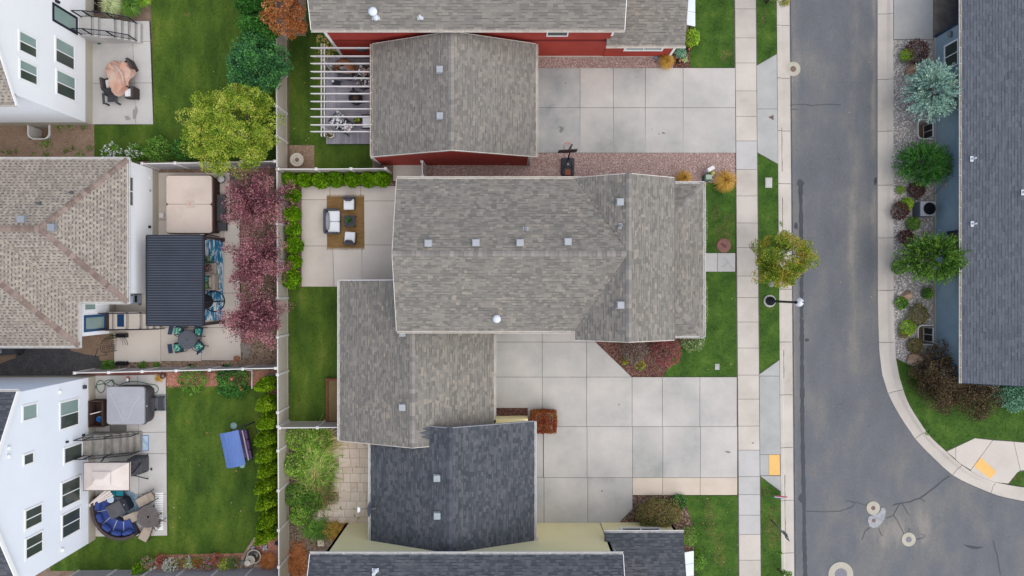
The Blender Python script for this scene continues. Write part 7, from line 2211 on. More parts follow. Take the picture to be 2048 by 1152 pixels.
conc_a = mat('concrete_aged', [C(120,116,108), C(158,154,146), C(184,180,172)], sc=1.2, det=9, amp=1.8, fine=.1, aniso=(2.5, 1, 1))
o, w = steps('weathered concrete stairs with black railings at the lower white house', sx_ + .02, row(908, .75), row(868, .75), [(.6, 1.3), (1.2, 1.12), (1.5, .95), (1.9, .76), (2.2, .57), (2.5, .38), (2.85, .19)], conc_a)
for s in (1, -1):
    fl = [(.1, s * (w / 2 - .05), 1.3), (.6, s * (w / 2 - .05), 1.3), (1.5, s * (w / 2 - .05), .95), (2.75, s * (w / 2 - .05), .25)]
    railing(o, fl, fl)
o, w = steps('concrete stairs with black railings running under the metal roofed pergola', -24.0 + .02, row(659, .7), row(624, .7), [(.45, 1.1), (1.2, .95), (1.9, .78), (2.2, .6), (2.5, .42), (2.8, .22)], conc_p)
for s in (1, -1):
    fl = [(.1, s * (w / 2 - .04), 1.1), (1.2, s * (w / 2 - .04), .95), (1.9, s * (w / 2 - .04), .78), (3.0, s * (w / 2 - .04), .15)]
    railing(o, fl, fl, .85)
o = T('door_mat', 'dark blue door mat on the stairs of the tan roofed house', 'mat', (241, 641), .97, base=.952)
part(o, 'mat', mat('mat_blue', [C(22,52,92), C(30,70,116)], sc=30, det=2, amp=1.5, fine=.2), lambda b: b.box((0, 0, .008), (.4, .74, .014)))
o = T('door_mat', 'blue edged mat with feather print at the foot of the weathered stairs', 'mat', (287.5, 886))
part(o, 'mat', mat('mat_pale', [C(150,180,206), C(206,214,222)], sc=4, aniso=(1, 3, 1), amp=2.2), lambda b: b.box((0, 0, .038), (.62, .96, .012)))
part(o, 'border', mat('mat_border', [C(50,110,170), C(70,130,186)], sc=4), lambda b: (b.box((-.3, 0, .042), (.035, .96, .012)), b.box((.3, 0, .042), (.035, .96, .012)), b.box((0, .465, .042), (.56, .035, .012)), b.box((0, -.465, .042), (.56, .035, .012))))
part(o, 'feather', mat('mat_border', []), lambda b: [b.box((-.15 + i * .05, .36 - i * .06, .046), (.02, .22 - i * .015, .005), -.7) for i in range(9)])
# other things round the tan house
o = T('covered_grill', 'grill under a pale grey cover behind the hip roof corner', 'grill', (258, 598), .9)
part(o, 'cover', mat('cover_silver', [C(150,160,176), C(176,186,200)], sc=2), lambda b: (rbox(b, (-.55, 0, 0), 1.7, .62, .02, .95, .12, taper=.94), rbox(b, (-.4, 0, 0), 1.0, .5, .9, 1.12, .15, taper=.9)))
part(o, 'strap', dark_m, lambda b: (b.box((.3, 0, .7), (.03, .4, .22)), b.box((.2, .2, .97), (.06, .06, .02))))
part(o, 'wheel', black_m, lambda b: (b.tube([(.2, .3, .08), (.2, .36, .08)], .08, 10), b.tube([(.2, -.3, .08), (.2, -.36, .08)], .08, 10)))
o = T('gate', 'round topped wrought iron lattice gate standing on the gravel', 'gate', (218, 690), .9)
def lattice(b):
    for i in range(7):
        b.box((-.36 + i * .12, .0, .85 - .02 * abs(i - 3)), (.016, .02, 1.45 - .05 * abs(i - 3)))
    for j in range(8):
        b.box((-.2 + .1 * (j % 3), 0, .3 + j * .17), (.34, .018, .016))
part(o, 'frame', mat('iron_brown', [C(66,56,52), C(84,74,68)], sc=5), lambda b: b.tube([(-.42, 0, .05), (-.42, 0, 1.3), (-.3, 0, 1.62), (0, 0, 1.75), (.3, 0, 1.62), (.42, 0, 1.3), (.42, 0, .05)], .022, 6))
part(o, 'lattice', mat('iron_brown', []), lattice)
part(o, 'arch', mat('iron_brown', []), lambda b: [b.tube([(.52 * math.cos(t) * 1.0, .62 * math.sin(t) + .05 * k, .05 + k * .15) for t in [i * math.pi / 10 - 1.57 for i in range(11)]], .012, 4) for k in range(3)])
part(o, 'hinge_post', black_m, lambda b: b.tube([(-.75, .55, .02), (-.75, .55, 1.2), (-.2, .35, 1.35)], .025, 5))
o.rotation_euler = (0, 0, R(82))
for lab, c, rz in (('black box planter at the upper corner of the tan house patio', (243.5, 671), 0), ('black box planter at the lower corner of the tan house patio', (243.5, 727), 0)):
    o = T('planter_box', lab, 'planter', c, .2, rz)
    part(o, 'box', black_m, lambda b: (b.box((0, -.11, .16), (.62, .03, .32)), b.box((0, .11, .16), (.62, .03, .32)), b.box((-.3, 0, .16), (.03, .19, .32)), b.box((.3, 0, .16), (.03, .19, .32)))); part(o, 'soil', dark_m, lambda b: b.box((0, 0, .12), (.56, .19, .22)))
for i, c in enumerate(((379, 730), (446, 731))):
    o = T('path_light', ['small black spotlight in the bark strip nearer the round table', 'small black spotlight in the bark strip nearer the plum tree'][i], 'garden light', c, .15)
    part(o, 'stake', black_m, lambda b: b.tube([(0, 0, 0), (0, 0, .2)], .02, 5)); part(o, 'head', black_m, lambda b: (b.tube([(-.06, 0, .2), (.1, .03, .26)], [.05, .07], 8), b.tube([(.1, .03, .24), (.3, .05, .03)], .012, 4)))
o = T('flower_pot', 'terracotta pot at the corner of the patio by the plum tree', 'pot', (473.5, 717), .2)
part(o, 'pot', terra, lambda b: b.lathe((0, 0, 0), [(.1, 0), (.15, .22), (.17, .22), (.17, .28), (.13, .28), (.12, .2), (.001, .2)], 20)); part(o, 'soil', bed_brown, lambda b: b.lathe((0, 0, .2), [(.12, 0), (.12, .02), (.001, .03)], 14))
stone_g = mat('stepping_stone', [C(120,112,104), C(150,142,134)], sc=5, orand=.4, fine=.15)
for i, (c, r_) in enumerate((((489, 700), .2), ((497, 692), .18), ((492, 711), .2), ((486, 690), .17), ((497, 704), .14))):
    o = link(bpy.data.objects.new('stepping_stone', MB().lathe((0, 0, 0), [(r_, -.02), (r_, .03), (r_ * .85, .05), (.001, .05)], 14) and None)) if False else None
    mb = MB().lathe((0, 0, 0), [(r_, -.02), (r_ * 1.02, .03), (r_ * .88, .05), (.001, .052)], 12, False)
    p = P(*c)
    o = obj('stepping_stone', mb, stone_g, local=True); o.location = p
    tag(o, ['round stepping stone in the middle of the cluster by the plum tree', 'upper round stepping stone in the bark by the plum tree', 'lowest round stepping stone at the patio corner', 'stepping stone touching the patio edge under the plum tree', 'smallest stepping stone on the fence side of the cluster'][i], 'stepping stone', 'stepping stones by the plum tree')
o = T('grill_cart', 'dark grill cart with a steel tray half hidden by the hip roof', 'grill', (6, 702), .6)
part(o, 'cart', char_m, lambda b: b.box((.1, .0, .45), (1.5, .5, .8), .12, bev=.05)); part(o, 'tray', steel_m, lambda b: b.box((-.25, -.02, .9), (.8, .24, .06), .12, bev=.03)); part(o, 'handle', trim_w, lambda b: b.tube([(-.6, -.12, .95), (.1, -.04, .95)], .025, 6)); part(o, 'wheel', black_m, lambda b: [b.tube([(x, -.28, .1), (x, -.22, .1)], .1, 12) for x in (-.4, .6)])
o = T('patio_umbrella_base', 'dark folded awning frame at the upper end of the turquoise rug', 'frame', (417, 471), .3)
part(o, 'bar', wood_dk, lambda b: (b.box((.2, 0, .25), (.9, .07, .07), R(-12)), b.box((-.25, -.1, .3), (.1, .3, .5)))); part(o, 'bracket', trim_w, lambda b: b.box((-.25, .05, .6), (.22, .08, .06)))
o = T('floor_bar', 'dark brown post lying at the lower end of the turquoise rug', 'post', (424, 646), .1)
part(o, 'bar', mat('post_brown', []), lambda b: b.box((0, 0, .12), (1.0, .13, .13), R(8))); part(o, 'end_cap', black_m, lambda b: b.lathe((.5, .07, .04), [(.1, 0), (.1, .14), (.001, .16)], 12))

# ---------------------------------------------------------------- upper white house: covered patio set
tarp_m = mat('cover_pinkish', [C(178,126,104), C(198,150,130), C(206,176,160), C(196,184,166)], sc=.9, det=4, amp=2.0, fine=.05)
o = T('covered_table', 'crumpled pinkish tan cover thrown over a patio table', 'table', (236, 152), .8)
def drape(b):
    rr = random.Random(12)
    n, k = 28, 7
    vs = [(0, 0, .95)]
    for i in range(1, k + 1):
        t = i / k
        for j in range(n):
            a = 2 * math.pi * j / n
            wob = 1 + .14 * math.sin(3 * a + .6) + .06 * math.sin(7 * a)
            z = .94 - .12 * t * t + .05 * math.sin(5 * a + 3 * t) * t + rr.uniform(-.012, .012) - (.35 if i == k else 0) * (.5 + .5 * math.sin(4 * a))
            vs.append((.86 * t * wob * math.cos(a) * .92, 1.02 * t * wob * math.sin(a), z))
    fs = [(0, 1 + j, 1 + (j + 1) % n) for j in range(n)] + [(1 + (i - 1) * n + j, 1 + i * n + j, 1 + i * n + (j + 1) % n, 1 + (i - 1) * n + (j + 1) % n) for i in range(1, k) for j in range(n)]
    b.add(vs, fs)
part(o, 'cover', tarp_m, drape)
part(o, 'fold', mat('cover_fold', [C(188,158,146), C(204,180,170)], sc=3), lambda b: (b.tube([(-.35, .75, .92), (.1, .4, .97), (.35, 0, .97), (.4, -.55, .9)], [.06, .09, .1, .07], 7), b.tube([(-.6, .45, .9), (-.1, .25, .96), (.1, -.2, .95)], .035, 6)))
part(o, 'leg', wick_d, lambda b: [b.box((x, y, .4), (.08, .08, .8)) for x in (-.5, .5) for y in (-.6, .6)])
def wseat(label, pxy, rz, s=1.0):
    o = T('wicker_chair', label, 'chair', pxy, .5, rz, group='dark wicker chairs round the covered table')
    part(o, 'frame', wick_d, lambda b: (b.box((0, 0, .2), (.62, .6, .36), 0, bev=.03), b.box((.3, 0, .45), (.16, .66, .72), 0, bev=.03), b.box((0, .29, .4), (.6, .08, .3), 0, bev=.02), b.box((0, -.29, .4), (.6, .08, .3), 0, bev=.02)))
    part(o, 'cushion', canvas_w, lambda b: b.box((-.04, 0, .44), (.5, .5, .14), 0, bev=.04))
wseat('dark wicker chair with white cushion nearest the lawn at the top of the covered table', (254, 133), R(28))
wseat('dark wicker chair with white cushion below the covered table, on the lawn side', (259, 185), R(0))
wseat('dark wicker chair with white cushion on the house side of the covered table', (218, 167), R(188))
o = T('garden_chair', 'dark slatted low garden chair turned to the covered table', 'chair', (223, 197), .35, R(4))
for i in range(5):
    part(o, 'slat', char_m, lambda b: b.box((0, -.16 + i * .09, .34 - i * .01), (.5, .08, .025)))
for s in (1, -1):
    part(o, 'arm', char_m, lambda b: (b.box((s * .38, -.02, .52), (.14, .68, .03)), b.box((s * .34, -.3, .26), (.04, .1, .5)), b.box((s * .34, .25, .26), (.04, .1, .5))))
part(o, 'back', char_m, lambda b: [b.box((-.24 + i * .12, .34, .6), (.1, .03, .6), 0, tilt=Matrix.Rotation(R(-20), 3, 'X')) for i in range(5)])
o = T('hose_bib_cap', 'small green tap cover at the foot of the upper stairs', 'tap', (197.5, 86.5), .1)
part(o, 'cap', mat('tap_green', [C(40,84,70), C(56,104,88)], sc=4), lambda b: b.box((0, 0, .08), (.18, .1, .12), -.1, bev=.03)); part(o, 'pipe', steel_m, lambda b: b.tube([(0, 0, 0), (0, 0, .1)], .02, 5))

# ---------------------------------------------------------------- lower white house: patio things
gcov = mat('spa_cover_grey', [C(148,150,156), C(166,168,174), C(180,182,188)], sc=.8, det=6, amp=1.4, fine=.04)
o = T('hot_tub', 'hot tub with a creased grey cover beside the green hose', 'hot tub', (251.5, 811), .95)
s_2 = 75.5 / F * (H - .98)
tubm = mat('spa_side', [C(70,66,70), C(92,88,92)], sc=2, aniso=(1, 1, 5), fine=.1)
part(o, 'cabinet', tubm, lambda b: rbox(b, (.12, -.02, 0), 2.2, 2.25, .02, .8, .45))
part(o, 'rim', char_m, lambda b: rbox(b, (.05, -.02, 0), s_2 + .02, s_2 + .02, .78, .86, .16))
part(o, 'cover', gcov, lambda b: rbox(b, (0, 0, 0), s_2, s_2, .86, .98, .17))
gfold = mat('cover_crease', [C(184,186,192), C(198,200,204)], sc=3)
part(o, 'crease', gfold, lambda b: (b.tube([(-.95, .75, .98), (-.5, -.1, .985), (-.12, -.95, .98)], .022, 5), b.tube([(.85, .6, .98), (.35, -.15, .985), (.28, -.5, .985), (0, -1.0, .98)], .02, 5), b.tube([(-.1, -.1, .98), (-.08, -.9, .98)], .012, 5), b.tube([(-.22, .0, .978), (-.18, -.5, .98)], .01, 5), b.tube([(-.8, -.02, .976), (.9, -.03, .976)], .01, 5)))
part(o, 'latch', vent_m, lambda b: b.box((s_2 / 2 + .06, -.05, .8), (.06, .1, .12)))
o = T('spa_steps', 'black two tread steps at the side of the grey hot tub', 'steps', (313, 808), .3)
part(o, 'mat', mat('mat_grey', [C(120,126,130), C(136,142,146)], sc=4), lambda b: b.box((.05, .05, .04), (.78, .98, .014)))
for x, z in ((-.22, .45), (.22, .24)):
    part(o, 'tread', char_m, lambda b: [b.box((x - .13 + i * .065, 0, z), (.055, .82, .03)) for i in range(5)])
part(o, 'side_frame', black_m, lambda b: [b.box((x, s * .4, z / 2), (.34, .03, z)) for s in (1, -1) for x, z in ((-.22, .45), (.22, .24))])
o = T('storage_cabinet', 'open topped brown cabinet with a blue bucket beside the grey hot tub', 'cabinet', (199, 826), .45)
for x, y, sx, sy in ((-.42, 0, .05, 1.55), (.42, 0, .05, 1.4), (0, .76, .84, .05), (0, -.76, .84, .05)):
    part(o, 'side_board', wood_dk, lambda b: b.box((x, y, .42), (sx, sy, .8)))
part(o, 'shelf', wood_dk, lambda b: (b.box((0, 0, .08), (.8, 1.48, .04)), b.box((.26, 0, .5), (.26, 1.46, .03)))); part(o, 'divider', trim_w, lambda b: b.box((-.1, .05, .45), (.6, .035, .6), .25))
o = T('bucket', 'blue plastic bucket inside the brown cabinet', 'bucket', (199, 838), .4, base=.11)
part(o, 'body', mat('bucket_blue', [C(20,96,170), C(30,112,188)], sc=4), lambda b: b.lathe((0, 0, 0), [(.13, 0), (.18, .32), (.16, .32), (.12, .05), (.001, .05)], 18)); part(o, 'handle', steel_m, lambda b: b.tube([(-.17, 0, .32), (0, .15, .34), (.17, 0, .32)], .01, 5))
o = T('garden_hose', 'dark green garden hose coiled above the grey hot tub', 'hose', (240, 770))
c0 = o.location
def hz(pts): return [tuple(P(x, y, .0) - c0 + Vector((0, 0, .05))) for x, y in pts]
hose = hz([(178, 772), (193, 776), (194, 768), (200, 761), (206, 762), (211, 771), (209, 781), (202, 785), (195, 778), (194, 770), (215, 766), (225, 759), (229, 767), (224, 773), (215, 770), (209, 766), (214, 761), (222, 760), (229, 766), (240, 770), (250, 765), (275, 763), (300, 768), (312, 770), (318, 778), (312, 786), (306, 778)])
cat = []
for i in range(len(hose) - 1):           # smooth curve through the points
    p0, p1, p2, p3 = [Vector(hose[min(max(i + k, 0), len(hose) - 1)]) for k in (-1, 0, 1, 2)]
    for t in (0, .25, .5, .75):
        cat.append(.5 * ((2 * p1) + (p2 - p0) * t + (2 * p0 - 5 * p1 + 4 * p2 - p3) * t * t + (-p0 + 3 * p1 - 3 * p2 + p3) * t ** 3) + Vector((0, 0, .004 * (i % 4))))
part(o, 'hose', mat('hose_green', [C(28,92,72), C(40,110,88)], sc=4, rough=.5), lambda b: b.tube(cat, .02, 6)); part(o, 'nozzle', black_m, lambda b: b.tube([cat[-1], cat[-1] + Vector((.05, .1, 0))], .03, 6))
o = T('spray_bottle', 'small white bottle with an orange top on the patio above the hot tub', 'bottle', (255.5, 758.5), .15)
part(o, 'body', trim_w, lambda b: b.box((0, -.03, .12), (.15, .2, .24), -.1, bev=.04)); part(o, 'label_band', char_m, lambda b: b.box((0, -.03, .12), (.16, .21, .1), -.1)); part(o, 'top', mat('bottle_orange', [C(214,104,76)], sc=3), lambda b: b.box((.02, .12, .22), (.14, .1, .1), -.1, bev=.03))
o = T('flower_pot', 'maroon pot with a dried plant by the red bark bed', 'pot', (325.5, 752), .2)
part(o, 'pot', mat('pot_maroon', [C(76,48,56), C(98,64,70)], sc=4), lambda b: b.lathe((0, 0, 0), [(.1, 0), (.17, .24), (.15, .26), (.12, .18), (.001, .18)], 18)); part(o, 'soil', bed_brown, lambda b: b.lathe((0, 0, .18), [(.12, 0), (.12, .02), (.001, .03)], 12))
o = T('stone_mat', 'dark pebble mat below the grey hot tub', 'mat', (237, 857))
part(o, 'mat', mat('mat_pebble', [C(104,102,98), C(140,136,132)], sc=25, det=3, amp=2), lambda b: b.box((0, 0, .038), (1.0, .46, .014))); part(o, 'edge', char_m, lambda b: (b.box((-.49, 0, .042), (.03, .46, .014)), b.box((.49, 0, .042), (.03, .46, .014))))
boulder('small white stone on the edge of the weathered stairs', (225, 865.5), .1, .05, .06, trim_w, 6)
o = T('covered_grill', 'grill under a dark grey cover beside the white canopy', 'grill', (270, 934), .9)
part(o, 'cover', mat('cover_dark', [C(66,66,70), C(88,88,92), C(104,104,108)], sc=2), lambda b: (rbox(b, (-.1, 0, 0), .95, 1.05, .05, .85, .18, taper=.92), rbox(b, (-.05, .05, 0), .6, .85, .8, 1.05, .2, taper=.85)))
part(o, 'rail', black_m, lambda b: b.tube([(-.3, -.62, .6), (.5, -.35, .6)], .02, 6)); part(o, 'wheel', black_m, lambda b: b.tube([(.5, -.36, .07), (.56, -.34, .07)], .07, 10))
# canopy swing
can = mat('canopy_cream', [C(206,192,182), C(222,210,202), C(230,222,216)], sc=1.2, det=4, fine=.03)
o = T('canopy_swing', 'swing seat under a cream two tier canopy', 'swing', (213, 953), 2.2)
hw_, hh_ = 92 / 2 / F * (H - 2.2), 56 / 2 / F * (H - 2.2)
def canopy(b):
    vs = [(-hw_, -hh_, 2.2), (hw_, -hh_, 2.2), (hw_, hh_, 2.2), (-hw_, hh_, 2.2)]
    vi = [(-.55, -.34, 2.55), (.38, -.34, 2.55), (.38, .3, 2.55), (-.55, .3, 2.55)]
    b.add(vs + vi, [(0, 1, 5, 4), (1, 2, 6, 5), (2, 3, 7, 6), (3, 0, 4, 7)])
    b.add(vs + [(x, y, 2.06) for x, y, z in vs], [(1, 0, 4, 5), (2, 1, 5, 6), (3, 2, 6, 7), (0, 3, 7, 4)])
part(o, 'canopy', can, canopy)
part(o, 'canopy_top', can, lambda b: b.add([(-.62, -.42, 2.6), (.45, -.42, 2.6), (.45, .38, 2.6), (-.62, .38, 2.6), (.15, .0, 2.82), (-.3, .0, 2.82)], [(0, 1, 4, 5), (1, 2, 4), (2, 3, 5, 4), (3, 0, 5)]))
for x in (-hw_ + .1, hw_ - .1):
    part(o, 'leg', black_m, lambda b: (b.tube([(x, -.75, .03), (x, -.1, 1.6), (x, 0, 2.2)], .035, 6), b.tube([(x, .75, .03), (x, .1, 1.6), (x, 0, 2.2)], .035, 6)))
part(o, 'frame', black_m, lambda b: (b.tube([(-hw_, -hh_, 2.2), (hw_, -hh_, 2.2), (hw_, hh_, 2.2), (-hw_, hh_, 2.2)], .025, 6, close=True), b.tube([(-hw_ + .02, -.8, .9), (-hw_ - .05, -1.0, .2), (-hw_ + .1, -1.3, .1)], .03, 6), b.tube([(-hw_ + .2, -1.0, .5), (-hw_ + .05, -1.45, .1)], .03, 6)))
part(o, 'seat', mat('swing_brown', [C(74,54,56), C(96,74,74)], sc=4), lambda b: (b.box((0, 0, .5), (1.8, .6, .14), 0, bev=.05), b.box((0, .38, .8), (1.8, .12, .6), 0, bev=.05)))
o = T('folded_umbrella', 'folded cream umbrella lying beside the blue sectional', 'umbrella', (202, 997), .7, R(35))
part(o, 'canopy', can, lambda b: b.add([(-.85, -.05, .68), (-.85, .12, .72)] + [(.75, -.32 + i * .08, .75 + .05 * (i % 2)) for i in range(9)], [(0, 2 + i, 3 + i) for i in range(4)] + [(0, 6, 1)] + [(1, 6 + i, 7 + i) for i in range(4)])); part(o, 'pole', steel_m, lambda b: b.tube([(-1.0, .02, .66), (.6, .02, .68)], .02, 6)); part(o, 'base', black_m, lambda b: b.lathe((-.6, 0, 0), [(.22, 0), (.22, .06), (.04, .1), (.03, .66), (.001, .66)], 14))
o = T('teal_chair', 'teal cushioned seat just below the cream canopy', 'chair', (230, 987), .5)
part(o, 'cushion', mat('teal_cushion', [C(24,110,124), C(36,130,142)], sc=4), lambda b: (b.box((-.24, 0, .46), (.44, .46, .12), 0, bev=.04), b.box((.24, .04, .46), (.44, .36, .12), 0, bev=.04))); part(o, 'frame', black_m, lambda b: b.box((0, 0, .36), (.98, .5, .06))); part(o, 'leg', black_m, lambda b: [b.box((x, y, .17), (.04, .04, .33)) for x in (-.45, .45) for y in (-.2, .2)])
o = T('pillow', 'round pale blue plate on the end of the sectional', 'plate', (221.5, 999), .6, base=.5)
part(o, 'plate', mat('plate_pale', [C(170,190,214), C(196,210,226)], sc=4), lambda b: b.lathe((0, 0, .08), [(.15, 0), (.2, .04), (.18, .05), (.001, .02)], 22)); part(o, 'rim', canvas_w, lambda b: b.tube([(.19 * math.cos(i * .35), .19 * math.sin(i * .35), .125) for i in range(18)], .012, 5, close=True))
o = T('outdoor_rug', 'blue and grey marbled rug under the fire table', 'rug', (247, 1020))
part(o, 'rug_body', mat('rug_marble', [C(60,90,112), C(96,126,146), C(150,168,180), C(196,202,206)], sc=1.6, det=7, amp=2.2, fine=.1), lambda b: b.lathe((0, 0, .03), [(1.25, 0), (1.25, .012), (.001, .012)], 36, False)); part(o, 'stripe', mat('rug_pale', [C(190,198,202)], sc=4), lambda b: (b.box((.3, .2, .0445), (1.5, .03, .004), R(-42)), b.box((.0, .5, .0445), (1.3, .03, .004), R(-30))))
# curved sectional: arc centre and radii in metres
o = T('sectional_sofa', 'curved dark wicker sectional sofa with royal blue cushions', 'sofa', (246, 1012), .4)
royal = mat('royal_blue', [C(44,58,116), C(54,72,134), C(64,82,146)], sc=4, fine=.06)
a0, a1 = R(163), R(300)
def arc(b, r0, r1, z0, z1, aa, ab, n=14, ky=1.12):
    vs = []
    for i in range(n + 1):
        a = aa + (ab - aa) * i / n
        for r in (r0, r1):
            for z in (z0, z1):
                vs.append((r * math.cos(a), r * math.sin(a) * ky, z))
    fs = []
    for i in range(n):
        k, m_ = i * 4, i * 4 + 4
        fs += [(k, k + 2, m_ + 2, m_), (k + 1, m_ + 1, m_ + 3, k + 3), (k, m_, m_ + 1, k + 1), (k + 2, k + 3, m_ + 3, m_ + 2)]
    fs += [(0, 1, 3, 2), (n * 4, n * 4 + 2, n * 4 + 3, n * 4 + 1)]
    b.add(vs, fs)
part(o, 'frame', wick_d, lambda b: (arc(b, .78, 1.62, .04, .3, a0, a1), arc(b, 1.6, 1.76, .04, .72, a0, a1)))
n = 5
for i in range(n):
    aa, ab = a0 + (a1 - a0) * i / n + .015, a0 + (a1 - a0) * (i + 1) / n - .015
    part(o, 'seat_cushion', royal, lambda b: arc(b, .8, 1.58, .3, .44, aa, ab, 4))
    am = (aa + ab) / 2
    part(o, 'back_pillow', royal, lambda b: b.box((1.4 * math.cos(am), 1.4 * math.sin(am) * 1.12, .6), (.28, .6, .34), am, bev=.1))
    part(o, 'piping', canvas_w, lambda b: b.tube([(r * math.cos(aa), r * math.sin(aa) * 1.12, .445) for r in (.82, 1.2, 1.56)], .012, 4))
o = T('fire_table', 'dark grey covered fire table in the bend of the blue sectional', 'table', (234, 1018), .6, R(28))
part(o, 'cover', mat('cover_dark', []), lambda b: b.box((-.12, 0, .32), (1.0, .86, .6), 0, bev=.05)); part(o, 'bag_end', black_m, lambda b: rbox(b, (.45, .02, 0), .46, .84, .02, .6, .2)); part(o, 'tag', trim_w, lambda b: b.box((.48, .02, .605), (.05, .03, .006)))
sling = mat('sling_beige', [C(160,146,132), C(182,168,154)], sc=5, fine=.08)
def chaise(label, pxy, rz, L_=1.0):
    o = T('chaise_lounge', label, 'lounge chair', pxy, .4, rz)
    part(o, 'sling', sling, lambda b: (b.box((-.3, 0, .33), (.72, .54, .03)), b.box((.34, 0, .5), (.62, .54, .03), 0, tilt=Matrix.Rotation(R(-32), 3, 'Y'))))
    part(o, 'frame', mat('frame_brown', [C(74,64,64), C(94,84,82)], sc=4), lambda b: (b.tube([(-.66, .29, .33), (.05, .29, .33), (.62, .26, .68), (.72, 0, .72), (.62, -.26, .68), (.05, -.29, .33), (-.66, -.29, .33)], .024, 6), [b.tube([(x, s * .3, .33), (x * 1.15, s * .31, 0)], .022, 5) for x in (-.5, .4) for s in (1, -1)], [b.tube([(-.1, s * .31, .34), (0, s * .33, .55), (.4, s * .31, .56)], .02, 5) for s in (1, -1)]))
chaise('beige sling lounge chair nearest the lawn at the end of the marbled rug', (293, 998), R(28))
chaise('beige sling lounge chair tucked beside the round lattice table', (268, 1034), R(22))
chaise('beige sling lounge chair sticking out over the grass edge', (293, 1062), R(62))
o = T('round_table', 'round brown lattice patio table at the end of the lower patio', 'table', (296, 1034), .72)
tb = mat('table_brown', [C(92,84,84), C(112,104,102), C(128,120,118)], sc=16, det=2, amp=1.8, fine=.15)
part(o, 'top', tb, lambda b: [b.ring((0, 0, .7), r, r - .075, 0, .025, 30) for r in (.66, .56, .46, .36, .26, .16)] + [b.box((.34 * math.cos(i * .2618), .34 * math.sin(i * .2618), .69), (.62, .02, .02), i * .2618) for i in range(24)]); part(o, 'hole', dark_m, lambda b: b.lathe((0, 0, .7), [(.05, 0), (.05, .03), (.001, .03)], 12)); part(o, 'leg', mat('frame_brown', []), lambda b: [b.tube([(.2 * math.cos(a), .2 * math.sin(a), .69), (.5 * math.cos(a), .5 * math.sin(a), 0)], .03, 6) for a in (0, 1.57, 3.14, 4.71)])
o = T('metal_chair', 'brown metal chair pushed behind the round lattice table', 'chair', (312, 1046), .5, R(-30))
part(o, 'frame', mat('frame_brown', []), lambda b: (b.tube([(-.2, -.3, .4), (.3, -.25, .75), (.38, 0, .8), (.3, .25, .75), (-.2, .3, .4)], .022, 6), b.tube([(.2, -.2, .45), (.36, .1, .78)], .015, 5), b.tube([(.1, .3, .5), (.5, .4, .55)], .018, 5), b.tube([(.3, .5, .5), (.7, .85, .5)], .018, 5))); part(o, 'seat', tb, lambda b: b.box((-.05, 0, .42), (.5, .5, .03), 0, bev=.01)); part(o, 'leg', mat('frame_brown', []), lambda b: [b.tube([(x, y, .42), (x * 1.2, y * 1.2, 0)], .018, 5) for x in (-.25, .2) for y in (-.22, .22)])
o = T('drain_mat', 'white ribbed mat near the lawn edge of the lower patio', 'mat', (319, 1022))
for i in range(17):
    part(o, 'rib', trim_w, lambda b: b.box((0, 1.08 - i * .135, .042), (.48, .1, .02)))
# lawn swing
o = T('lawn_swing', 'wooden lawn swing with a blue slanted canopy on the grass', 'swing', (466, 898), 1.7, R(12))
bl = mat('canopy_blue', [C(84,108,166), C(100,126,184), C(112,138,194)], sc=.9, fine=.04, aniso=(3, .6, 1))
def cano(b):
    n = 10
    vs = []
    for i in range(n + 1):
        t = i / n
        for y in (-1.03, 1.03):
            vs.append((-.6 + 1.14 * t, y, 1.66 + .18 * math.sin(math.pi * t) + .012 * (i % 2) + .06 * t))
    b.add(vs, [(2 * i, 2 * i + 2, 2 * i + 3, 2 * i + 1) for i in range(n)])
part(o, 'canopy', bl, cano)
fr = mat('swing_frame', [C(66,74,70), C(86,94,90)], sc=4)
for s in (1, -1):
    part(o, 'frame', fr, lambda b: (b.tube([(-.5, s * 1.0, .02), (0, s * .95, 1.75), (.85, s * 1.08, .03)], .025, 6), b.tube([(-.5, s * 1.0, .03), (.85, s * 1.08, .03)], .02, 5)))
part(o, 'crossbar', fr, lambda b: (b.tube([(0, -.95, 1.72), (0, .95, 1.72)], .025, 6), b.tube([(.85, -1.08, .03), (.85, 1.08, .03)], .018, 5)))
part(o, 'seat', mat('swing_mauve', [C(96,80,116), C(116,100,134)], sc=4), lambda b: b.box((.25, 0, .5), (.6, 1.7, .1), R(0), bev=.04))
for i in range(3):
    part(o, 'back_cushion', mat('swing_purple', [C(86,64,104), C(110,84,124)], sc=4), lambda b: b.box((.64, -.6 + i * .6, .95), (.14, .55, .62), 0, tilt=Matrix.Rotation(R(14), 3, 'Y'), bev=.05))
part(o, 'back_rail', mat('rail_pale', [C(196,184,200)], sc=3), lambda b: b.box((.57, 0, 1.27), (.06, 1.78, .06)))
for s, r_ in ((1, .2), (-1, .18)):
    part(o, 'side_tray', mat('tray_glass', [C(130,160,156), C(156,182,178)], sc=4, rough=.3), lambda b: b.lathe((-.12, s * 1.2, .7), [(r_, 0), (r_, .02), (.001, .02)], 22)); part(o, 'tray_arm', fr, lambda b: b.tube([(0, s * .95, .7), (-.12, s * 1.2, .7)], .015, 5))
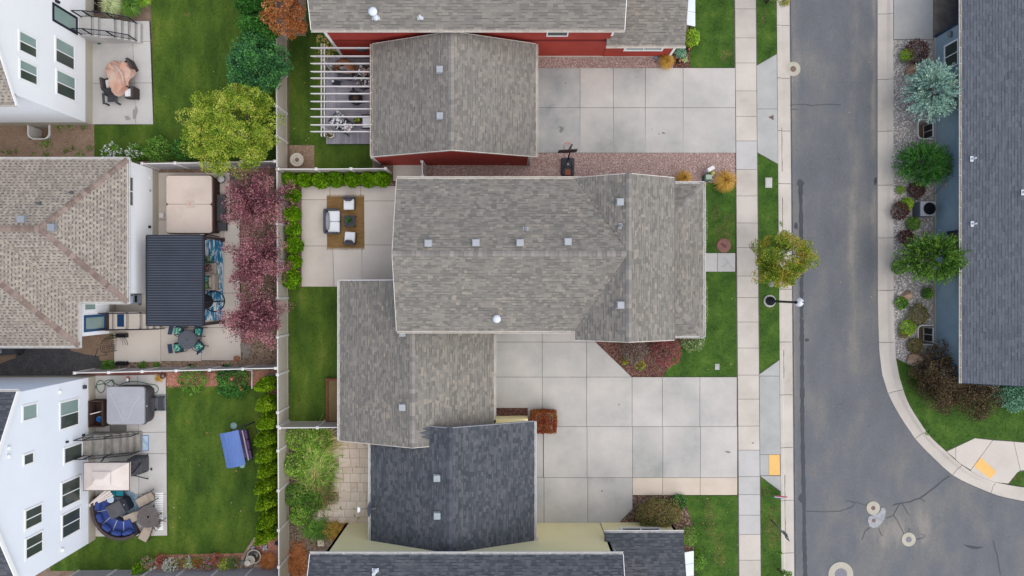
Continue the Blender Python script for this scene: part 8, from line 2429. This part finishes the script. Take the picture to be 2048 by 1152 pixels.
# flower bed ornaments and fountain
o = T('fountain', 'tall tiered stone fountain in the corner of the stone edging', 'fountain', (504, 1117), .6)
part(o, 'basin', stn, lambda b: b.lathe((0, 0, 0), [(.3, 0), (.34, .22), (.44, .3), (.44, .36), (.38, .36), (.34, .26), (.001, .25)], 30)); part(o, 'water', mat('dark_water', [C(70,60,50), C(90,80,66)], sc=2, rough=.1, spec=.6), lambda b: b.lathe((0, 0, .3), [(.38, 0), (.38, .01), (.001, .01)], 24))
part(o, 'tier', stn, lambda b: b.lathe((-.05, -.05, .3), [(.1, 0), (.1, .3), (.28, .42), (.28, .47), (.23, .47), (.2, .4), (.001, .4)], 24)); part(o, 'tier', stn, lambda b: b.lathe((-.1, -.1, .7), [(.06, 0), (.06, .25), (.17, .34), (.17, .38), (.1, .36), (.06, .42), (.001, .44)], 20))
orn = mat('ornament_pale', [C(170,188,196), C(206,216,222)], sc=6); ornw = mat('ornament_white', [C(206,206,200), C(232,232,228)], sc=5)
def statue(label, c, sx, sy, h, m, rz=0.0):
    o = T('garden_ornament', label, 'ornament', c, h * .5, rz)
    part(o, 'body', m, lambda b: b.lathe((0, 0, 0), [(sx * .7, 0), (sx, h * .3), (sx * .7, h * .65), (sx * .3, h * .75), (sx * .42, h * .88), (sx * .2, h), (.001, h * 1.01)], 12))
    part(o, 'limb', m, lambda b: (b.box((sx * .9, sy * .3, h * .4), (sx, sx * .5, sx * .3), .5, bev=.01), b.box((-sx * .9, -sy * .2, h * .35), (sx, sx * .5, sx * .3), .7, bev=.01), b.box((sx * .3, -sy, h * .3), (sx * .5, sx, sx * .3), .2, bev=.01)))
statue('pale blue ornament nearest the stone edging curve', (505.5, 1096), .1, .1, .3, orn)
statue('tall narrow pale ornament under the last leaning arborvitae', (517.5, 1088.5), .08, .16, .35, orn, .2)
statue('pale star shaped ornament on the red bark', (529, 1096), .14, .14, .3, orn, .6)
statue('dark blue ornament by the long fence at the end of the bark bed', (553, 1087), .12, .14, .4, mat('ornament_navy', [C(58,62,84), C(90,94,116)], sc=6))
o = T('blue_pot', 'square blue grey pot at the foot of the stone fountain', 'pot', (486, 1127), .2)
part(o, 'pot', mat('pot_blue', [C(110,132,150), C(136,156,172)], sc=4), lambda b: (b.box((0, 0, .14), (.28, .3, .28), 0, bev=.03))); part(o, 'soil', bed_brown, lambda b: b.box((0, 0, .282), (.22, .24, .01)))
for i, (c, sx, m) in enumerate((((303, 1124), .1, orn), ((300, 1141), .13, ornw), ((309, 1136), .09, ornw), ((360, 1116.5), .08, ornw), ((376, 1117), .12, ornw), ((390, 1135), .09, orn), ((416, 1133), .12, orn), ((416.5, 1117), .07, orn), ((471, 1131), .07, ornw))):
    statue(['white ornament behind the pink plant in the flower bed', 'larger white ornament beside the green ball shrub', 'small white ornament next to the larger one by the green ball shrub', 'small white disc ornament on the red bark above the flowers', 'round white ornament above the lime plant', 'pale ornament with a purple shade near the middle of the flower bed', 'pale blue pot like ornament below the pink and white plant', 'small pale blue ornament between red and pink flowers', 'small white ornament on the dark green bush by the fountain'][i], c, sx, sx, .3, m, i * .7)
edge_m = mat('edging_stone', [C(128,108,94), C(156,136,120), C(172,154,138)], sc=4, orand=.8, fine=.12)
o = T('stone_edging', 'curved row of tumbled edging stones round the corner bed', 'edging', (500, 1100))
c0 = o.location
cv = resample([(523, 1063), (516, 1070), (508, 1081), (500, 1093), (493, 1103), (488, 1112), (485, 1122), (484, 1131)], 11)
for i in range(len(cv)):
    q = cv[i]; d = (cv[min(i + 1, 10)][0] - cv[max(i - 1, 0)][0], cv[min(i + 1, 10)][1] - cv[max(i - 1, 0)][1])
    p = P(*q) - c0
    part(o, 'stone', edge_m, lambda b: b.box((p.x, p.y, .07), (.27, .2, .16), math.atan2(-d[1], d[0]), bev=.03))
for i, x in enumerate((494, 503, 513, 522, 532, 542, 550)):
    p = P(x, 1131.5 - i * .6) - c0
    part(o, 'stone', edge_m, lambda b: b.box((p.x, p.y, .07), (.27, .2, .16), .05 * (i % 3), bev=.03))
o = T('garden_edging', 'thin pale garden edging frame behind the rose bush', 'edging', (474, 752), .1)
part(o, 'board', trim_w, lambda b: (b.box((0, .34, .1), (1.85, .04, .2)), b.box((.93, -.2, .1), (.04, 1.1, .2)), b.box((-.93, -.1, .1), (.04, .84, .2))))
boulder('flat grey stone by the end of the red bark bed', (541, 752), .42, .22, .14, stone_g, 12)
for i, (x, y) in enumerate(((374, 1147), (411, 1144))):
    boulder(['pale elongated stone at the foot of the grey fence, nearer the lime plant', 'pale elongated stone at the foot of the grey fence, nearer the red blooms'][i], (x, y), .22, .09, .12, mat('rock_cream', [C(190,174,150), C(210,196,172)], sc=4), 20 + i)

# ---------------------------------------------------------------- stains, weeds and litter
stain_m = mat('oil_stain', [C(120,118,114), C(148,145,140)], sc=4, det=8, fine=.2)
wet_m = mat('grime', [C(142,138,132), C(166,161,155)], sc=3, det=8, fine=.2)
for i, (c, rx, ry) in enumerate([((1123, 259), 4, 6), ((1120, 254), 2, 2), ((1131, 166), 1.5, 2.5), ((1115, 178), 1.2, 1.2), ((1327, 266), 4, 1.6), ((1318, 268), 1.4, 1), ((1304, 258), 1, 1), ((1456, 904), 5, 2), ((1204, 982), 2, 1.6), ((1238, 809), 1.5, 1.5), ((1506, 886), 2, 1.5), ((270, 226), 5, 12), ((255, 236), 6, 4)]):
    skin('stain', blob(c, rx, ry, 18, i + 50, .5), stain_m if i not in (11, 12) else wet_m, .0335 + .0002 * i)
for i, (y0, y1) in enumerate(((255, 345), (395, 500), (950, 1075), (700, 760))):
    ribbon('stain', [(dr(1561.4, y), y) for y in range(y0, y1, 8)], 1.6, mat('kerb_grime', [C(96,92,84), C(130,124,114)], sc=3, fine=.2), -.0625, None, .5, 60 + i)
for i, (c, n) in enumerate((((1423.5, 527), 0), ((1560, 1107), 1))):
    pass
ribbon('crack', [(1447, 515), (1452, 519), (1457, 524), (1462, 533), (1468, 538)], .8, wet_m, .0345, None, .6, 71)
ribbon('crack', [(1457, 524), (1450, 530), (1444, 534)], .8, wet_m, .0347, None, .6, 72)
def weeds(name, blobs, m, per=26, size=.11):
    Vs = []
    for c, r in blobs:
        p = P(*c)
        n = int(per * (r / .15))
        base = RNG.normal(size=(n, 3)) * [r * .5, r * .5, .01] + [p.x, p.y, .02]
        d = unit(n, .35)
        Vs.append(leaf_quads(base, d, size, .28))
    V = np.concatenate(Vs)
    V[:, 2] = np.maximum(V[:, 2], .0)
    o = np_obj(name, V, np.arange(len(V)).reshape(-1, 4), m, kind='stuff')
    return o
rr = random.Random(77)
weeds('weeds', [((88, 288), .4), ((96, 284), .25), ((20, 304), .16), ((34, 302), .1), ((66, 308), .08), ((92, 310), .16), ((133, 301), .2), ((147, 297), .14), ((160, 309), .25), ((180, 296), .2), ((120, 253), .3), ((142, 253), .25), ((168, 254), .2), ((4, 303), .08), ((230, 672), .3), ((1559.5, 1106), .18), ((1562, 448), .12), ((1854, 866), .15)], f_gre)
weeds('weeds', [((rr.uniform(628, 735), rr.uniform(880, 1040)), .07) for _ in range(26)] + [((rr.uniform(625, 672), rr.uniform(1000, 1046)), .16) for _ in range(6)], f_weed, size=.08)
pts = []
for q, n in ((px((1400, 545), (1472, 545), (1472, 750), (1340, 750)), 10), (px((336, 780), (500, 780), (500, 1060), (336, 1060)), 26), (px((310, 0), (460, 0), (460, 180), (310, 300)), 8), (px((580, 80), (620, 80), (620, 290), (580, 290)), 14), (px((1372, 994), (1474, 994), (1476, 1150), (1392, 1150)), 26), (px((1583, 0), (1755, 0), (1755, 900), (1590, 1150)), 30), (px((1372, 1010), (1386, 1056), (1380, 1070), (1366, 1040)), 16), (px((1800, 740), (1900, 880), (2040, 860), (2040, 830)), 10)):
    xs = [p[0] for p in q]; ys = [p[1] for p in q]
    k = 0
    while k < n:
        x, y = rr.uniform(min(xs), max(xs)), rr.uniform(min(ys), max(ys))
        if inside(q, np.array([x]), np.array([y]))[0]:
            pts.append((x, y)); k += 1
c = np.array([(x, y, (-.085 if P(1580, 0).x < x < P(1757, 0).x else .05)) for x, y in pts])
d = unit(len(c)); d[:, 2] = np.abs(d[:, 2]) * .15
np_obj('leaf_litter', leaf_quads(c, d, .09, .35), np.arange(len(c) * 4).reshape(-1, 4), mat('dead_leaf', [C(170,130,80), C(200,170,120), C(210,190,150)], island=1.2, fine=0), kind='stuff')
